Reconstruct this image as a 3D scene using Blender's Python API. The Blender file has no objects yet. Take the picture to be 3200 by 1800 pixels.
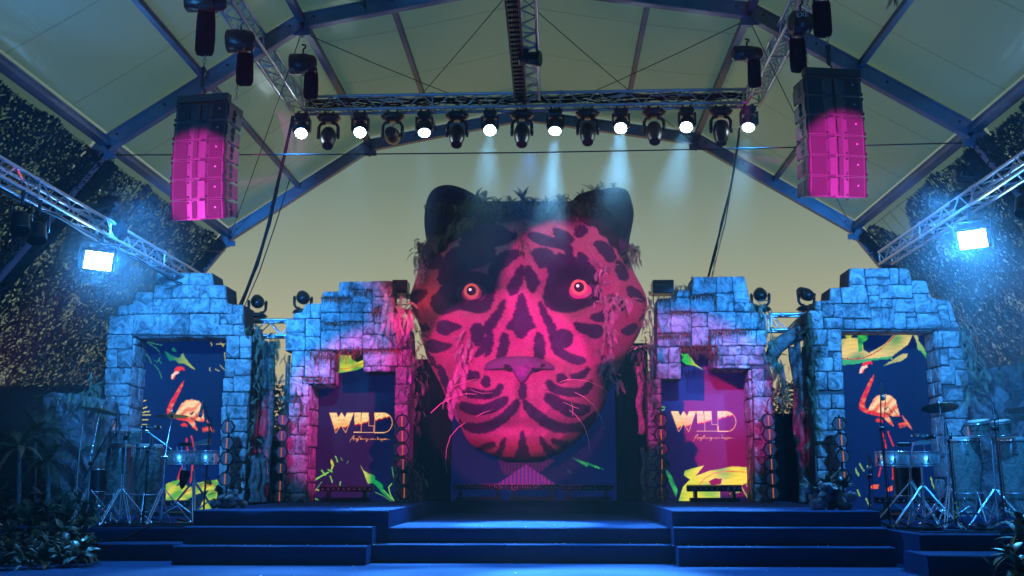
import bpy, math, random
import numpy as np
from mathutils import Vector, Matrix, Euler
random.seed(7); RNG = np.random.default_rng(7)
R = math.radians
S = bpy.context.scene
COL = S.collection
# ------------------------------------------------------------------ camera
FPX = 3300.0                                   # focal length in photo pixels (photo 3200 wide)
PITCH = math.atan(595.0 / FPX)
YAW = math.atan(125.0 / FPX * math.cos(PITCH)) # looking slightly left of the stage's depth axis
CAM = Vector((0, 0, 0.92))
cd = bpy.data.cameras.new('camera'); cam = bpy.data.objects.new('camera', cd); COL.objects.link(cam)
cam.location = CAM
cam.rotation_euler = (math.pi / 2 + PITCH, 0, YAW)
cd.sensor_width = 36.0; cd.lens = FPX / 3200 * 36.0
cd.clip_start = 0.05; cd.clip_end = 400
S.camera = cam
FWD = Vector((-math.sin(YAW) * math.cos(PITCH), math.cos(YAW) * math.cos(PITCH), math.sin(PITCH)))
RGT = Vector((math.cos(YAW), math.sin(YAW), 0)); UPV = RGT.cross(FWD)
def ray(px, py): return FWD * FPX + RGT * (px - 1600) - UPV * (py - 900)
def P(px, py, Y):
    d = ray(px, py); return CAM + d * ((Y - CAM.y) / d.y)
def PZ(px, py, Z):
    d = ray(px, py); return CAM + d * ((Z - CAM.z) / d.z)
def PXp(px, py, X):
    d = ray(px, py); return CAM + d * ((X - CAM.x) / d.x)
# ------------------------------------------------------------------ sky (dusk), seen past the open tent end
W = bpy.data.worlds.new('World'); S.world = W; W.use_nodes = True
nt = W.node_tree; nt.nodes.clear()
o_ = nt.nodes.new('ShaderNodeOutputWorld'); bg = nt.nodes.new('ShaderNodeBackground')
tc = nt.nodes.new('ShaderNodeTexCoord'); sx = nt.nodes.new('ShaderNodeSeparateXYZ'); cr = nt.nodes.new('ShaderNodeValToRGB')
nt.links.new(tc.outputs['Generated'], sx.inputs[0]); nt.links.new(sx.outputs['Z'], cr.inputs[0])
nt.links.new(cr.outputs[0], bg.inputs[0]); nt.links.new(bg.outputs[0], o_.inputs[0])
el = cr.color_ramp.elements
stops = [(0.0, (.60, .44, .23)), (.06, (.56, .45, .25)), (.13, (.45, .425, .265)), (.20, (.295, .335, .235)), (.27, (.18, .245, .19)),
         (.36, (.10, .165, .14)), (.55, (.055, .10, .085)), (1.0, (.035, .07, .065))]
el[0].position, el[0].color = stops[0][0], (*stops[0][1], 1)
el[1].position, el[1].color = stops[-1][0], (*stops[-1][1], 1)
for p_, c_ in stops[1:-1]:
    e = el.new(p_); e.color = (*c_, 1)
bg.inputs[1].default_value = 1.0
S.view_settings.view_transform = 'Standard'; S.view_settings.look = 'None'
S.view_settings.exposure = 0; S.view_settings.gamma = 1; S.view_settings.use_curve_mapping = False
S.cycles.use_denoising = True
S.cycles.max_bounces = 6; S.cycles.volume_bounces = 0; S.cycles.transparent_max_bounces = 12
S.cycles.volume_step_rate = 4; S.cycles.volume_max_steps = 64
S.cycles.sample_clamp_indirect = 3
# ------------------------------------------------------------------ stage lamps (unseen spots in front and above), some added as fill
BLUE = (.02, .30, 1.0); MAG = (1.0, .010, .42); RED = (1.0, .02, .06); PALE = (.22, .62, 1.0)
def spot(name, loc, target, power, color, half, blend=.15, radius=.06):
    l = bpy.data.lights.new(name, 'SPOT'); l.energy = power; l.color = color
    l.spot_size = 2 * R(half); l.spot_blend = blend; l.shadow_soft_size = radius
    o = bpy.data.objects.new(name, l); COL.objects.link(o); o.location = loc
    o.rotation_euler = (Vector(target) - Vector(loc)).to_track_quat('-Z', 'Y').to_euler(); return o
def circ(px, py, rpx, Y, loc):
    c = P(px, py, Y); r = rpx * Y / FPX
    return c, math.degrees(math.atan(r / (c - Vector(loc)).length))
FOHL = (-3.8, 8.0, 6.15); FOHR = (3.0, 8.0, 6.15); FOHC = (-.4, 6.0, 6.3)
# magenta profiles on the head
FL2 = (-2.7, 2.0, 4.3); FR2 = (2.2, 2.0, 4.3)
c, h = circ(1570, 1196, 290, 16.6, FL2); spot('magenta_profile', FL2, c, 15500, MAG, h, .05)
c, h = circ(1800, 905, 245, 16.6, FR2); spot('magenta_profile', FR2, c, 10500, MAG, h, .05)
c, h = circ(1640, 1265, 240, 16.6, FOHC); spot('magenta_profile', FOHC, c, 1500, MAG, h, .1)
# red edge from the left side
spot('red_profile', (-6.6, 10.0, 4.3), P(1330, 860, 17), 1800, RED, 5, .5)
spot('red_profile', (-1.5, 9.0, 5.9), P(1285, 1000, 16.4), 1200, RED, 5.5, .3)
spot('red_profile', (.6, 8.0, 6.2), P(1250, 1000, 16.2), 1500, RED, 2.4, .5)
spot('unseen_blue_wash', (-.3, 15.4, 5.9), (-.3, 12.3, .4), 2000, BLUE, 24, .8, .1)  # added blue fill for the dim centre steps, no fixture of its own
spot('unseen_blue_wash', (-3.8, 14.2, 6.2), (-1.5, 12.2, .3), 1300, BLUE, 26, .8, .1)  # added fill crossing the centre steps from the left
spot('unseen_blue_wash', (2.9, 14.2, 6.2), (1.5, 12.2, .3), 1300, BLUE, 26, .8, .1)  # added fill crossing the centre steps from the right
spot('unseen_blue_wash', (-1.5, 7.0, 3.2), (-7.6, 14.0, 3.0), 1300, BLUE, 26, .8, .2)  # added lamp in mid-air that tints the left net blue
spot('unseen_blue_wash', (1.5, 7.0, 3.2), (7.4, 14.0, 3.2), 1300, BLUE, 26, .8, .2)  # added lamp in mid-air that tints the right net blue
spot('unseen_blue_wash', (-.4, 9.3, 6.75), (-.4, 15.8, 6.55), 520, BLUE, 26, .6, .1)  # added lamp that brightens the front truss
# crossed magenta profiles on the gates beside the head
spot('magenta_profile', (3.0, 8.0, 6.25), P(1130, 1270, 16.6), 8500, MAG, 6.2, .35)
spot('magenta_profile', (-3.8, 8.0, 6.25), P(2185, 1220, 16.6), 5600, MAG, 6.3, .35)
# magenta on the speaker hangs, from the floor in front
spot('magenta_profile', (-2.6, 3.5, .6), P(628, 565, 12.0), 22000, (1.0, .02, .58), 3.7, .45, .03)
spot('magenta_profile', (2.8, 3.5, .6), P(2630, 505, 12.2), 23000, (1.0, .02, .58), 3.6, .45, .03)
# blue washes and added blue fills
spot('unseen_blue_wash', (-5.2, 12.9, 4.35), P(560, 1010, 16.5), 1650, (.04, .34, 1.0), 42, .5, .12)
spot('unseen_blue_wash', (-4.6, 5.0, 1.6), (-4.4, 14.5, 7.6), 650, BLUE, 24, .7, .2)  # added uplight, turns the left trusses and roof beams blue
spot('unseen_blue_wash', (4.2, 5.0, 1.6), (4.0, 14.5, 7.6), 650, BLUE, 24, .7, .2)  # added uplight, turns the right trusses and roof beams blue
spot('unseen_blue_wash', (4.85, 13.0, 4.45), P(2770, 1010, 16.5), 1650, (.04, .34, 1.0), 42, .5, .12)
spot('unseen_blue_wash', (-3.9, 9.5, 5.5), (-5.1, 13.8, 1.1), 1500, BLUE, 14, .7, .1)  # added fill that lifts the left drum set
spot('unseen_blue_wash', (3.2, 9.0, 5.5), (5.6, 13.1, 1.1), 2300, BLUE, 18, .7, .1)  # added fill for the right drum set and the smoke there
spot('unseen_blue_wash', (-5.6, 7.0, 3.6), P(70, 80, 9.5), 1600, (.05, .38, 1.0), 12, .9, .1)
spot('unseen_blue_wash', (-2.7, 9.0, 5.9), P(1030, 1040, 16.5), 4600, BLUE, 8.5, .6, .1)
spot('unseen_blue_wash', (1.7, 9.0, 5.9), P(2240, 1040, 16.5), 5200, BLUE, 9.0, .6, .1)
# ------------------------------------------------------------------ helpers
def link(o): COL.objects.link(o); return o
def tag(o, label=None, cat=None, group=None, kind=None):
    if label: o['label'] = label
    if cat: o['category'] = cat
    if group: o['group'] = group
    if kind: o['kind'] = kind
    return o
def thing(name, label, cat, loc=(0, 0, 0), rot=(0, 0, 0), group=None):
    o = link(bpy.data.objects.new(name, None)); o.location = loc; o.rotation_euler = rot
    o.empty_display_size = .1
    return tag(o, label, cat, group)
class MB:
    def __init__(s): s.v = []; s.f = []; s.sm = []
    def add(s, vs, fs, smooth=False):
        n = len(s.v); s.v += [tuple(q) for q in vs]
        s.f += [tuple(i + n for i in f) for f in fs]; s.sm += [smooth] * len(fs)
    def box(s, c, d, rot=None, bev=0):
        c = Vector(c); hx, hy, hz = d[0] / 2, d[1] / 2, d[2] / 2
        if bev:
            b = min(bev, hx * .9, hy * .9, hz * .9); pts = []
            bm = []
            for z_, ins in ((-hz, b), (-hz + b, 0), (hz - b, 0), (hz, b)):
                for x_, y_ in ((-1, -1), (1, -1), (1, 1), (-1, 1)):
                    bm.append(Vector((x_ * (hx - ins), y_ * (hy - ins), z_)))
            fs = [(3, 2, 1, 0), (12, 13, 14, 15)]
            for k in range(3):
                for j in range(4):
                    a = k * 4 + j; b2 = k * 4 + (j + 1) % 4; fs.append((a, b2, b2 + 4, a + 4))
        else:
            bm = [Vector((x_ * hx, y_ * hy, z_ * hz)) for z_ in (-1, 1) for x_, y_ in ((-1, -1), (1, -1), (1, 1), (-1, 1))]
            fs = [(3, 2, 1, 0), (4, 5, 6, 7)] + [(j, (j + 1) % 4, (j + 1) % 4 + 4, j + 4) for j in range(4)]
        if rot is not None: bm = [rot @ q for q in bm]
        s.add([c + q for q in bm], fs)
    def cyl(s, a, b, r0, r1=None, n=8, caps=True):
        a = Vector(a); b = Vector(b); r1 = r0 if r1 is None else r1
        ax = (b - a).normalized(); t = ax.orthogonal().normalized(); u = ax.cross(t)
        vs = []
        for p, r in ((a, r0), (b, r1)):
            for k in range(n):
                an = 2 * math.pi * k / n; vs.append(p + (t * math.cos(an) + u * math.sin(an)) * r)
        s.add(vs, [(k, (k + 1) % n, (k + 1) % n + n, k + n) for k in range(n)], True)
        if caps: s.add(vs, [tuple(range(n))[::-1], tuple(range(n, 2 * n))])
    def tube(s, pts, r, n=6):
        pts = [Vector(p) for p in pts]; vs = []; fs = []
        pt = None
        for i, p in enumerate(pts):
            ax = (pts[min(i + 1, len(pts) - 1)] - pts[max(i - 1, 0)]).normalized()
            if pt is None: t = ax.orthogonal().normalized()
            else:
                t = (pt - ax * pt.dot(ax))
                t = t.normalized() if t.length > 1e-5 else ax.orthogonal().normalized()
            pt = t; u = ax.cross(t); rr = r[i] if isinstance(r, (list, tuple)) else r
            for k in range(n):
                an = 2 * math.pi * k / n; vs.append(p + (t * math.cos(an) + u * math.sin(an)) * rr)
        for i in range(len(pts) - 1):
            for k in range(n): fs.append((i * n + k, i * n + (k + 1) % n, (i + 1) * n + (k + 1) % n, (i + 1) * n + k))
        fs.append(tuple(range(n))[::-1]); fs.append(tuple(range((len(pts) - 1) * n, len(pts) * n)))
        s.add(vs, fs, True)
    def lathe(s, prof, c=(0, 0, 0), axis=(0, 0, 1), n=16, smooth=True):
        ax = Vector(axis).normalized(); t = ax.orthogonal().normalized(); u = ax.cross(t); c = Vector(c)
        vs = []; fs = []
        for r, h in prof:
            for k in range(n):
                an = 2 * math.pi * k / n; vs.append(c + ax * h + (t * math.cos(an) + u * math.sin(an)) * max(r, 1e-4))
        for i in range(len(prof) - 1):
            for k in range(n): fs.append((i * n + k, i * n + (k + 1) % n, (i + 1) * n + (k + 1) % n, (i + 1) * n + k))
        s.add(vs, fs, smooth)
        s.add(vs, [tuple(range(n))[::-1], tuple(range((len(prof) - 1) * n, len(prof) * n))])
    def prism(s, poly, Y0, Y1):           # poly: list of (x,z), extruded along Y
        n = len(poly); a = sum(poly[i][0] * poly[(i + 1) % n][1] - poly[(i + 1) % n][0] * poly[i][1] for i in range(n))
        if a < 0: poly = poly[::-1]
        vs = [(x, Y0, z) for x, z in poly] + [(x, Y1, z) for x, z in poly]
        s.add(vs, [tuple(range(n)), tuple(range(n, 2 * n))[::-1]] + [((k + 1) % n, k, k + n, (k + 1) % n + n) for k in range(n)])
    def build(s, name, mat, parent=None, label=None, smooth=None, local=False):
        me = bpy.data.meshes.new(name)
        off = Vector((0, 0, 0))
        if parent is not None and not local:
            q = parent
            while q is not None: off += q.location; q = q.parent
        me.from_pydata([(x - off.x, y - off.y, z - off.z) for x, y, z in s.v], [], s.f)
        me.polygons.foreach_set('use_smooth', s.sm if smooth is None else [smooth] * len(s.f))
        me.materials.append(mat); me.update()
        o = link(bpy.data.objects.new(name, me)); o.parent = parent
        if label: o['label'] = label
        return o
def piece(name, me, parent, loc=(0, 0, 0), rot=(0, 0, 0), sc=(1, 1, 1)):
    o = link(bpy.data.objects.new(name, me)); o.parent = parent; o.location = loc; o.rotation_euler = rot; o.scale = sc
    return o
def kids(o): return list(o.children)
def dup(root, loc, rot=(0, 0, 0), label=None, group=None, sc=None):
    def cp(o, par):
        c = o.copy(); COL.objects.link(c); c.parent = par
        for ch in list(o.children): cp(ch, c)
        return c
    r = cp(root, None); r.location = loc; r.rotation_euler = rot
    if sc: r.scale = sc
    if label: r['label'] = label
    if group: r['group'] = group
    return r
# ------------------------------------------------------------------ materials
def mat(name, col, rough=.6, metal=0., emit=None, es=0., bump=None, vary=None, spec=.5, trans=None):
    m = bpy.data.materials.new(name); m.use_nodes = True; n = m.node_tree; b = n.nodes['Principled BSDF']
    b.inputs['Base Color'].default_value = (*col, 1); b.inputs['Roughness'].default_value = rough
    b.inputs['Metallic'].default_value = metal; b.inputs['Specular IOR Level'].default_value = spec
    if emit: b.inputs['Emission Color'].default_value = (*emit, 1); b.inputs['Emission Strength'].default_value = es
    tc = n.nodes.new('ShaderNodeTexCoord')
    if bump:
        t = n.nodes.new('ShaderNodeTexNoise'); t.inputs['Scale'].default_value = bump[0]; t.inputs['Detail'].default_value = 5
        bp = n.nodes.new('ShaderNodeBump'); bp.inputs['Strength'].default_value = bump[1]; bp.inputs['Distance'].default_value = bump[2] if len(bump) > 2 else .02
        n.links.new(tc.outputs['Object'], t.inputs['Vector']); n.links.new(t.outputs['Fac'], bp.inputs['Height']); n.links.new(bp.outputs[0], b.inputs['Normal'])
    if vary:   # (scale, colour 2, distortion)
        t = n.nodes.new('ShaderNodeTexNoise'); t.inputs['Scale'].default_value = vary[0]; t.inputs['Detail'].default_value = 6
        t.inputs['Distortion'].default_value = vary[2] if len(vary) > 2 else 0
        r_ = n.nodes.new('ShaderNodeValToRGB'); r_.color_ramp.elements[0].position = .38; r_.color_ramp.elements[1].position = .62
        r_.color_ramp.elements[0].color = (*col, 1); r_.color_ramp.elements[1].color = (*vary[1], 1)
        n.links.new(tc.outputs['Object'], t.inputs['Vector']); n.links.new(t.outputs['Fac'], r_.inputs[0]); n.links.new(r_.outputs[0], b.inputs['Base Color'])
    return m
M = {}
M['black'] = mat('black_metal', (.012, .012, .014), .45)
M['blackm'] = mat('black_plastic', (.010, .010, .012), .35, bump=(300, .1))
M['bag'] = mat('black_bag_cloth', (.006, .006, .008), .9, bump=(14, .5, .03), spec=.1)
M['alu'] = mat('aluminium_truss', (.50, .52, .58), .34, .7)
M['chrome'] = mat('chrome', (.80, .82, .85), .24, .85)
M['steelw'] = mat('wire', (.05, .05, .06), .5, .5)
M['beam'] = mat('tent_beam', (.16, .19, .26), .42, .35, bump=(6, .15), vary=(2.5, (.11, .13, .19)))
M['grille'] = mat('speaker_grille', (.055, .045, .05), .75, bump=(420, .6, .004), vary=(160, (.035, .03, .035)), spec=.2)
M['cabinet'] = mat('speaker_cabinet', (.075, .065, .075), .45, bump=(160, .3, .003))
M['cabside'] = mat('speaker_side', (.06, .07, .09), .6, bump=(160, .3, .003))
M['wood'] = mat('conga_wood', (.24, .20, .16), .22, vary=(9, (.10, .08, .07), 3))
M['skin'] = mat('drum_skin', (.55, .50, .44), .5)
M['cymbal'] = mat('cymbal_bronze', (.5, .36, .16), .25, .9)
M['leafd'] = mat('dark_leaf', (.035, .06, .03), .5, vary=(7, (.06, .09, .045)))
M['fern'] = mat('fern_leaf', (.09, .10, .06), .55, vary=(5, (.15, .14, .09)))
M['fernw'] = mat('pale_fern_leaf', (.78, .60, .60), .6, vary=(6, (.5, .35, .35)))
M['leaf2'] = mat('broad_leaf', (.05, .08, .05), .35, vary=(4, (.10, .14, .09)))
M['moss'] = mat('moss', (.20, .04, .025), .95, bump=(60, 1, .05), vary=(30, (.34, .10, .06)), spec=.1)
M['drift'] = mat('driftwood', (.10, .085, .085), .85, bump=(9, .9, .06), vary=(6, (.20, .17, .17), 2.5))
M['pinkwood'] = mat('painted_bark', (.45, .3, .32), .8, bump=(12, .9, .05), vary=(8, (.18, .12, .14), 2))
M['net'] = mat('net_scrap', (.012, .020, .022), .9, vary=(1.7, (.022, .034, .036)), spec=.1)
M['strap'] = mat('net_band', (.008, .010, .009), .9, spec=.1)
M['drape'] = mat('black_drape', (.004, .004, .005), .95, bump=(3, .6, .05), spec=.05)
M['lensdark'] = mat('dark_glass', (.01, .01, .015), .05, spec=1.)
M['lenslit'] = mat('lit_lens', (.5, .7, 1), .3, emit=(.30, .72, 1.0), es=1.7)
M['lensled'] = mat('lit_led', (.5, .7, 1), .3, emit=(.8, .95, 1.0), es=60)
M['lensoff'] = mat('pale_unlit_lens', (.35, .4, .45), .2, bump=(90, .4, .01))
M['flood'] = mat('flood_panel', (.8, .9, 1), .3, emit=(.22, .55, 1.0), es=130)
M['amber'] = mat('amber_filament', (.6, .2, .05), .4, emit=(1.0, .20, .05), es=.5)
M['honey'] = mat('honeycomb_reflector', (.45, .45, .5), .5, 0)
M['rubber'] = mat('rubber_cable', (.006, .006, .008), .7, spec=.2)
M['tapey'] = mat('yellow_tape', (.6, .5, .02), .6)
M['glowglass'] = mat('led_bar_lens', (.3, .35, .42), .1, .3)
M['hem'] = mat('white_mark', (.5, .5, .5), .6)
M['rock'] = mat('rock', (.13, .13, .15), .85, bump=(7, 1, .12), vary=(5, (.32, .32, .35), 1))
# carpet
def carpet_mat():
    m = mat('carpet', (.03, .10, .24), .95, spec=.12); n = m.node_tree; b = n.nodes['Principled BSDF']
    tc = n.nodes.new('ShaderNodeTexCoord'); t = n.nodes.new('ShaderNodeTexNoise'); t.inputs['Scale'].default_value = 260; t.inputs['Detail'].default_value = 3
    t2 = n.nodes.new('ShaderNodeTexNoise'); t2.inputs['Scale'].default_value = 1.4; t2.inputs['Detail'].default_value = 6
    mp = n.nodes.new('ShaderNodeMapping'); mp.inputs['Scale'].default_value = (.35, 1.6, 1)
    n.links.new(tc.outputs['Object'], mp.inputs[0]); n.links.new(mp.outputs[0], t2.inputs['Vector'])
    mx = n.nodes.new('ShaderNodeMath'); mx.operation = 'MULTIPLY_ADD'; mx.inputs[1].default_value = .5
    n.links.new(tc.outputs['Object'], t.inputs['Vector']); n.links.new(t.outputs['Fac'], mx.inputs[0])
    n.links.new(t2.outputs['Fac'], mx.inputs[2])
    r_ = n.nodes.new('ShaderNodeValToRGB'); r_.color_ramp.elements[0].position = .45; r_.color_ramp.elements[1].position = 1.0
    r_.color_ramp.elements[0].color = (.006, .036, .12, 1); r_.color_ramp.elements[1].color = (.018, .07, .19, 1)
    n.links.new(mx.outputs[0], r_.inputs[0]); n.links.new(r_.outputs[0], b.inputs['Base Color'])
    bp = n.nodes.new('ShaderNodeBump'); bp.inputs['Strength'].default_value = .5; bp.inputs['Distance'].default_value = .004
    n.links.new(t.outputs['Fac'], bp.inputs['Height']); n.links.new(bp.outputs[0], b.inputs['Normal']); return m
M['carpet'] = carpet_mat()
# stone: dry-brushed scenic plaster
def stone_mat(name, lo, hi):
    m = mat(name, lo, .85, spec=.25); n = m.node_tree; b = n.nodes['Principled BSDF']
    tc = n.nodes.new('ShaderNodeTexCoord'); oi = n.nodes.new('ShaderNodeObjectInfo')
    ad = n.nodes.new('ShaderNodeVectorMath'); ad.operation = 'ADD'; sc_ = n.nodes.new('ShaderNodeVectorMath'); sc_.operation = 'SCALE'; sc_.inputs['Scale'].default_value = 17
    cmb = n.nodes.new('ShaderNodeCombineXYZ'); n.links.new(oi.outputs['Random'], cmb.inputs[0]); n.links.new(oi.outputs['Random'], cmb.inputs[2])
    n.links.new(cmb.outputs[0], sc_.inputs[0]); n.links.new(tc.outputs['Object'], ad.inputs[0]); n.links.new(sc_.outputs[0], ad.inputs[1])
    t = n.nodes.new('ShaderNodeTexNoise'); t.inputs['Scale'].default_value = 5.5; t.inputs['Detail'].default_value = 8; t.inputs['Roughness'].default_value = .68; t.inputs['Distortion'].default_value = 1.7
    n.links.new(ad.outputs[0], t.inputs['Vector'])
    t2 = n.nodes.new('ShaderNodeTexNoise'); t2.inputs['Scale'].default_value = 2.2; t2.inputs['Detail'].default_value = 3
    n.links.new(ad.outputs[0], t2.inputs['Vector'])
    mx = n.nodes.new('ShaderNodeMath'); mx.operation = 'MULTIPLY_ADD'; mx.inputs[1].default_value = .55
    n.links.new(t2.outputs['Fac'], mx.inputs[0]); n.links.new(t.outputs['Fac'], mx.inputs[2])
    r_ = n.nodes.new('ShaderNodeValToRGB'); r_.color_ramp.elements[0].position = .64; r_.color_ramp.elements[1].position = .95
    r_.color_ramp.elements[0].color = (*lo, 1); r_.color_ramp.elements[1].color = (*hi, 1)
    n.links.new(mx.outputs[0], r_.inputs[0]); n.links.new(r_.outputs[0], b.inputs['Base Color'])
    bp = n.nodes.new('ShaderNodeBump'); bp.inputs['Strength'].default_value = .9; bp.inputs['Distance'].default_value = .05
    n.links.new(t.outputs['Fac'], bp.inputs['Height']); n.links.new(bp.outputs[0], b.inputs['Normal']); return m
M['stone'] = stone_mat('plaster_stone', (.11, .115, .13), (.56, .56, .58))
M['mortar'] = mat('mortar', (.07, .075, .085), .95, bump=(30, .5))
# canvas: translucent roof cloth
def canvas_mat():
    m = bpy.data.materials.new('tent_canvas'); m.use_nodes = True; n = m.node_tree; n.nodes.clear()
    o = n.nodes.new('ShaderNodeOutputMaterial'); a = n.nodes.new('ShaderNodeAddShader')
    tr = n.nodes.new('ShaderNodeBsdfTranslucent'); tr.inputs[0].default_value = (.39, .62, .53, 1)
    gl = n.nodes.new('ShaderNodeBsdfPrincipled'); gl.inputs['Base Color'].default_value = (.10, .12, .12, 1); gl.inputs['Roughness'].default_value = .35
    tc = n.nodes.new('ShaderNodeTexCoord'); t = n.nodes.new('ShaderNodeTexNoise'); t.inputs['Scale'].default_value = 2.2; t.inputs['Detail'].default_value = 6; t.inputs['Distortion'].default_value = 2
    mp = n.nodes.new('ShaderNodeMapping'); mp.inputs['Scale'].default_value = (1, .3, 1)
    n.links.new(tc.outputs['Object'], mp.inputs[0]); n.links.new(mp.outputs[0], t.inputs['Vector'])
    bp = n.nodes.new('ShaderNodeBump'); bp.inputs['Strength'].default_value = .35; bp.inputs['Distance'].default_value = .05
    n.links.new(t.outputs['Fac'], bp.inputs['Height']); n.links.new(bp.outputs[0], gl.inputs['Normal'])
    n.links.new(tr.outputs[0], a.inputs[0]); n.links.new(gl.outputs[0], a.inputs[1]); n.links.new(a.outputs[0], o.inputs[0]); return m
M['canvas'] = canvas_mat()
M['seam'] = bpy.data.materials.new('weld_seam'); M['seam'].use_nodes = True; _n = M['seam'].node_tree; _n.nodes.clear(); _o = _n.nodes.new('ShaderNodeOutputMaterial'); _t = _n.nodes.new('ShaderNodeBsdfTransparent'); _t.inputs[0].default_value = (.80, .82, .82, 1); _n.links.new(_t.outputs[0], _o.inputs[0])
def attr_mat(name, emis, rough=.5, fur=False):
    m = bpy.data.materials.new(name); m.use_nodes = True; n = m.node_tree; b = n.nodes['Principled BSDF']
    a = n.nodes.new('ShaderNodeVertexColor'); a.layer_name = 'Col'
    if emis:
        b.inputs['Base Color'].default_value = (.018, .018, .018, 1); b.inputs['Roughness'].default_value = .7; b.inputs['Specular IOR Level'].default_value = .15
        n.links.new(a.outputs[0], b.inputs['Emission Color']); b.inputs['Emission Strength'].default_value = emis
    else:
        b.inputs['Roughness'].default_value = .95; b.inputs['Specular IOR Level'].default_value = .15
        tc = n.nodes.new('ShaderNodeTexCoord'); t = n.nodes.new('ShaderNodeTexNoise'); t.inputs['Scale'].default_value = 75; t.inputs['Detail'].default_value = 4
        n.links.new(tc.outputs['Object'], t.inputs['Vector'])
        r_ = n.nodes.new('ShaderNodeValToRGB'); r_.color_ramp.elements[0].position = .33; r_.color_ramp.elements[1].position = .68
        r_.color_ramp.elements[0].color = (.55, .55, .55, 1); r_.color_ramp.elements[1].color = (1.4, 1.4, 1.4, 1)
        mx = n.nodes.new('ShaderNodeMixRGB'); mx.blend_type = 'MULTIPLY'; mx.inputs[0].default_value = 1
        n.links.new(t.outputs['Fac'], r_.inputs[0]); n.links.new(a.outputs[0], mx.inputs[1]); n.links.new(r_.outputs[0], mx.inputs[2]); n.links.new(mx.outputs[0], b.inputs['Base Color'])
        bp = n.nodes.new('ShaderNodeBump'); bp.inputs['Strength'].default_value = .8; bp.inputs['Distance'].default_value = .03
        n.links.new(t.outputs['Fac'], bp.inputs['Height']); n.links.new(bp.outputs[0], b.inputs['Normal'])
    return m
M['screen'] = attr_mat('led_screen', 1.0)
M['screenm'] = attr_mat('led_screen_inner', 1.0); M['screenm'].node_tree.nodes['Principled BSDF'].inputs['Base Color'].default_value = (.34, .05, .14, 1)
M['screenc'] = attr_mat('led_screen_centre', 1.0); M['screenc'].node_tree.nodes['Principled BSDF'].inputs['Base Color'].default_value = (.006, .006, .012, 1); M['screenc'].node_tree.nodes['Principled BSDF'].inputs['Specular IOR Level'].default_value = .03
M['fur'] = attr_mat('painted_fur', 0)
# coordinate readers for the traced crops: (origin x, origin y, zoom)
def T(ox, oy, f): return lambda x, y: (ox + x / f, oy + y / f)
zG1 = T(300, 840, 3.623); zG1b = T(250, 820, 1.811); zG4 = T(2500, 820, 3.623); zG4b = T(2480, 820, 1.479)
zG2 = T(880, 860, 3.8136); zG2b = T(840, 840, 1.812); zG3 = T(2020, 850, 3.8136); zG3b = T(1980, 820, 1.812)
zA = T(1200, 520, 2.4156); zB = T(1200, 1050, 2.4156); z2 = lambda x, y: (x / .805, y / .805)
zS1 = T(420, 1060, 2.787); zS4 = T(2600, 1020, 2.588); zL = T(960, 1240, 8.05)
# ================================================================== GROUND AND STAGE
mb = MB(); mb.add([(-30, -20, 0), (30, -20, 0), (30, 30, 0), (-30, 30, 0)], [(0, 1, 2, 3)])
ground = mb.build('ground', mat('ground_earth', (.03, .03, .025), .95, bump=(3, .5))); tag(ground, kind='structure')
mb = MB(); mb.add([(-9.6, -7.5, .004), (9.6, -7.5, .004), (9.6, 18.6, .004), (-9.6, 18.6, .004)], [(0, 1, 2, 3)])
floor = mb.build('floor', M['carpet']); tag(floor, kind='structure')
def carpet_block(name, x0, x1, y0, y1, z0, z1, label, folds=0, seed=0):
    """a carpeted riser: rounded top edge and slightly sagging, creased front cloth"""
    rn = random.Random(seed); mb = MB(); nx = max(6, int((x1 - x0) * 10)); nz = 6; vs = []; fs = []
    ph = [rn.uniform(0, 6) for _ in range(4)]
    for i in range(nx + 1):
        x = x0 + (x1 - x0) * i / nx; u = i / nx
        for j in range(nz + 1):
            z = z0 + (z1 - z0 - .012) * j / nz; w = (z - z0) / (z1 - z0)
            d = folds * .034 * math.sin(x * 9 + w * 3.2 + ph[0]) * math.sin(x * 2.3 + ph[1]) * math.sin(math.pi * min(1, w * 1.1)) + .004 * math.sin(x * 5 + ph[2]) * (1 - w)
            vs.append((x, y0 - .002 + d - (.006 * (1 - w)), z))
        vs.append((x, y0 + .012, z1 + .002 * math.sin(x * 7 + ph[3])))
        vs.append((x, y0 + .10, z1)); vs.append((x, y1, z1))
    m_ = nz + 4
    for i in range(nx):
        for j in range(m_ - 1): a = i * m_ + j; fs.append((a, a + m_, a + m_ + 1, a + 1))
    mb.add(vs, fs, True)
    mb.add([(x0, y0, z0), (x0, y1, z0), (x0, y1, z1), (x0, y0 + .012, z1)], [(0, 3, 2, 1)])
    mb.add([(x1, y0, z0), (x1, y1, z0), (x1, y1, z1), (x1, y0 + .012, z1)], [(0, 1, 2, 3)])
    mb.add([(x0, y1, z0), (x1, y1, z0), (x1, y1, z1), (x0, y1, z1)], [(0, 3, 2, 1)])
    o = mb.build(name, M['carpet']); tag(o, label, 'stage step' if 'step' in name else 'stage platform'); return o
Z1, Z2, Z3, ZD = .2, .39, .56, .35
carpet_block('stage_step', -4.11, -2.0, 11.6, 11.9, 0, Z1, 'lowest carpeted step in front of the left stage block', .4, 1)
carpet_block('stage_step', -4.10, -1.99, 11.9, 12.2, 0, Z2, 'middle carpeted step in front of the left stage block', .5, 2)
carpet_block('stage_platform', -4.10, -1.86, 12.2, 17.5, 0, Z3, 'left carpeted stage block with diagonal creases in its front cloth', 2.0, 3)
carpet_block('stage_step', 1.34, 3.62, 11.6, 11.9, 0, Z1, 'lowest carpeted step in front of the right stage block', .5, 4)
carpet_block('stage_step', 1.33, 3.64, 11.9, 12.2, 0, Z2, 'middle carpeted step in front of the right stage block', .5, 5)
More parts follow.
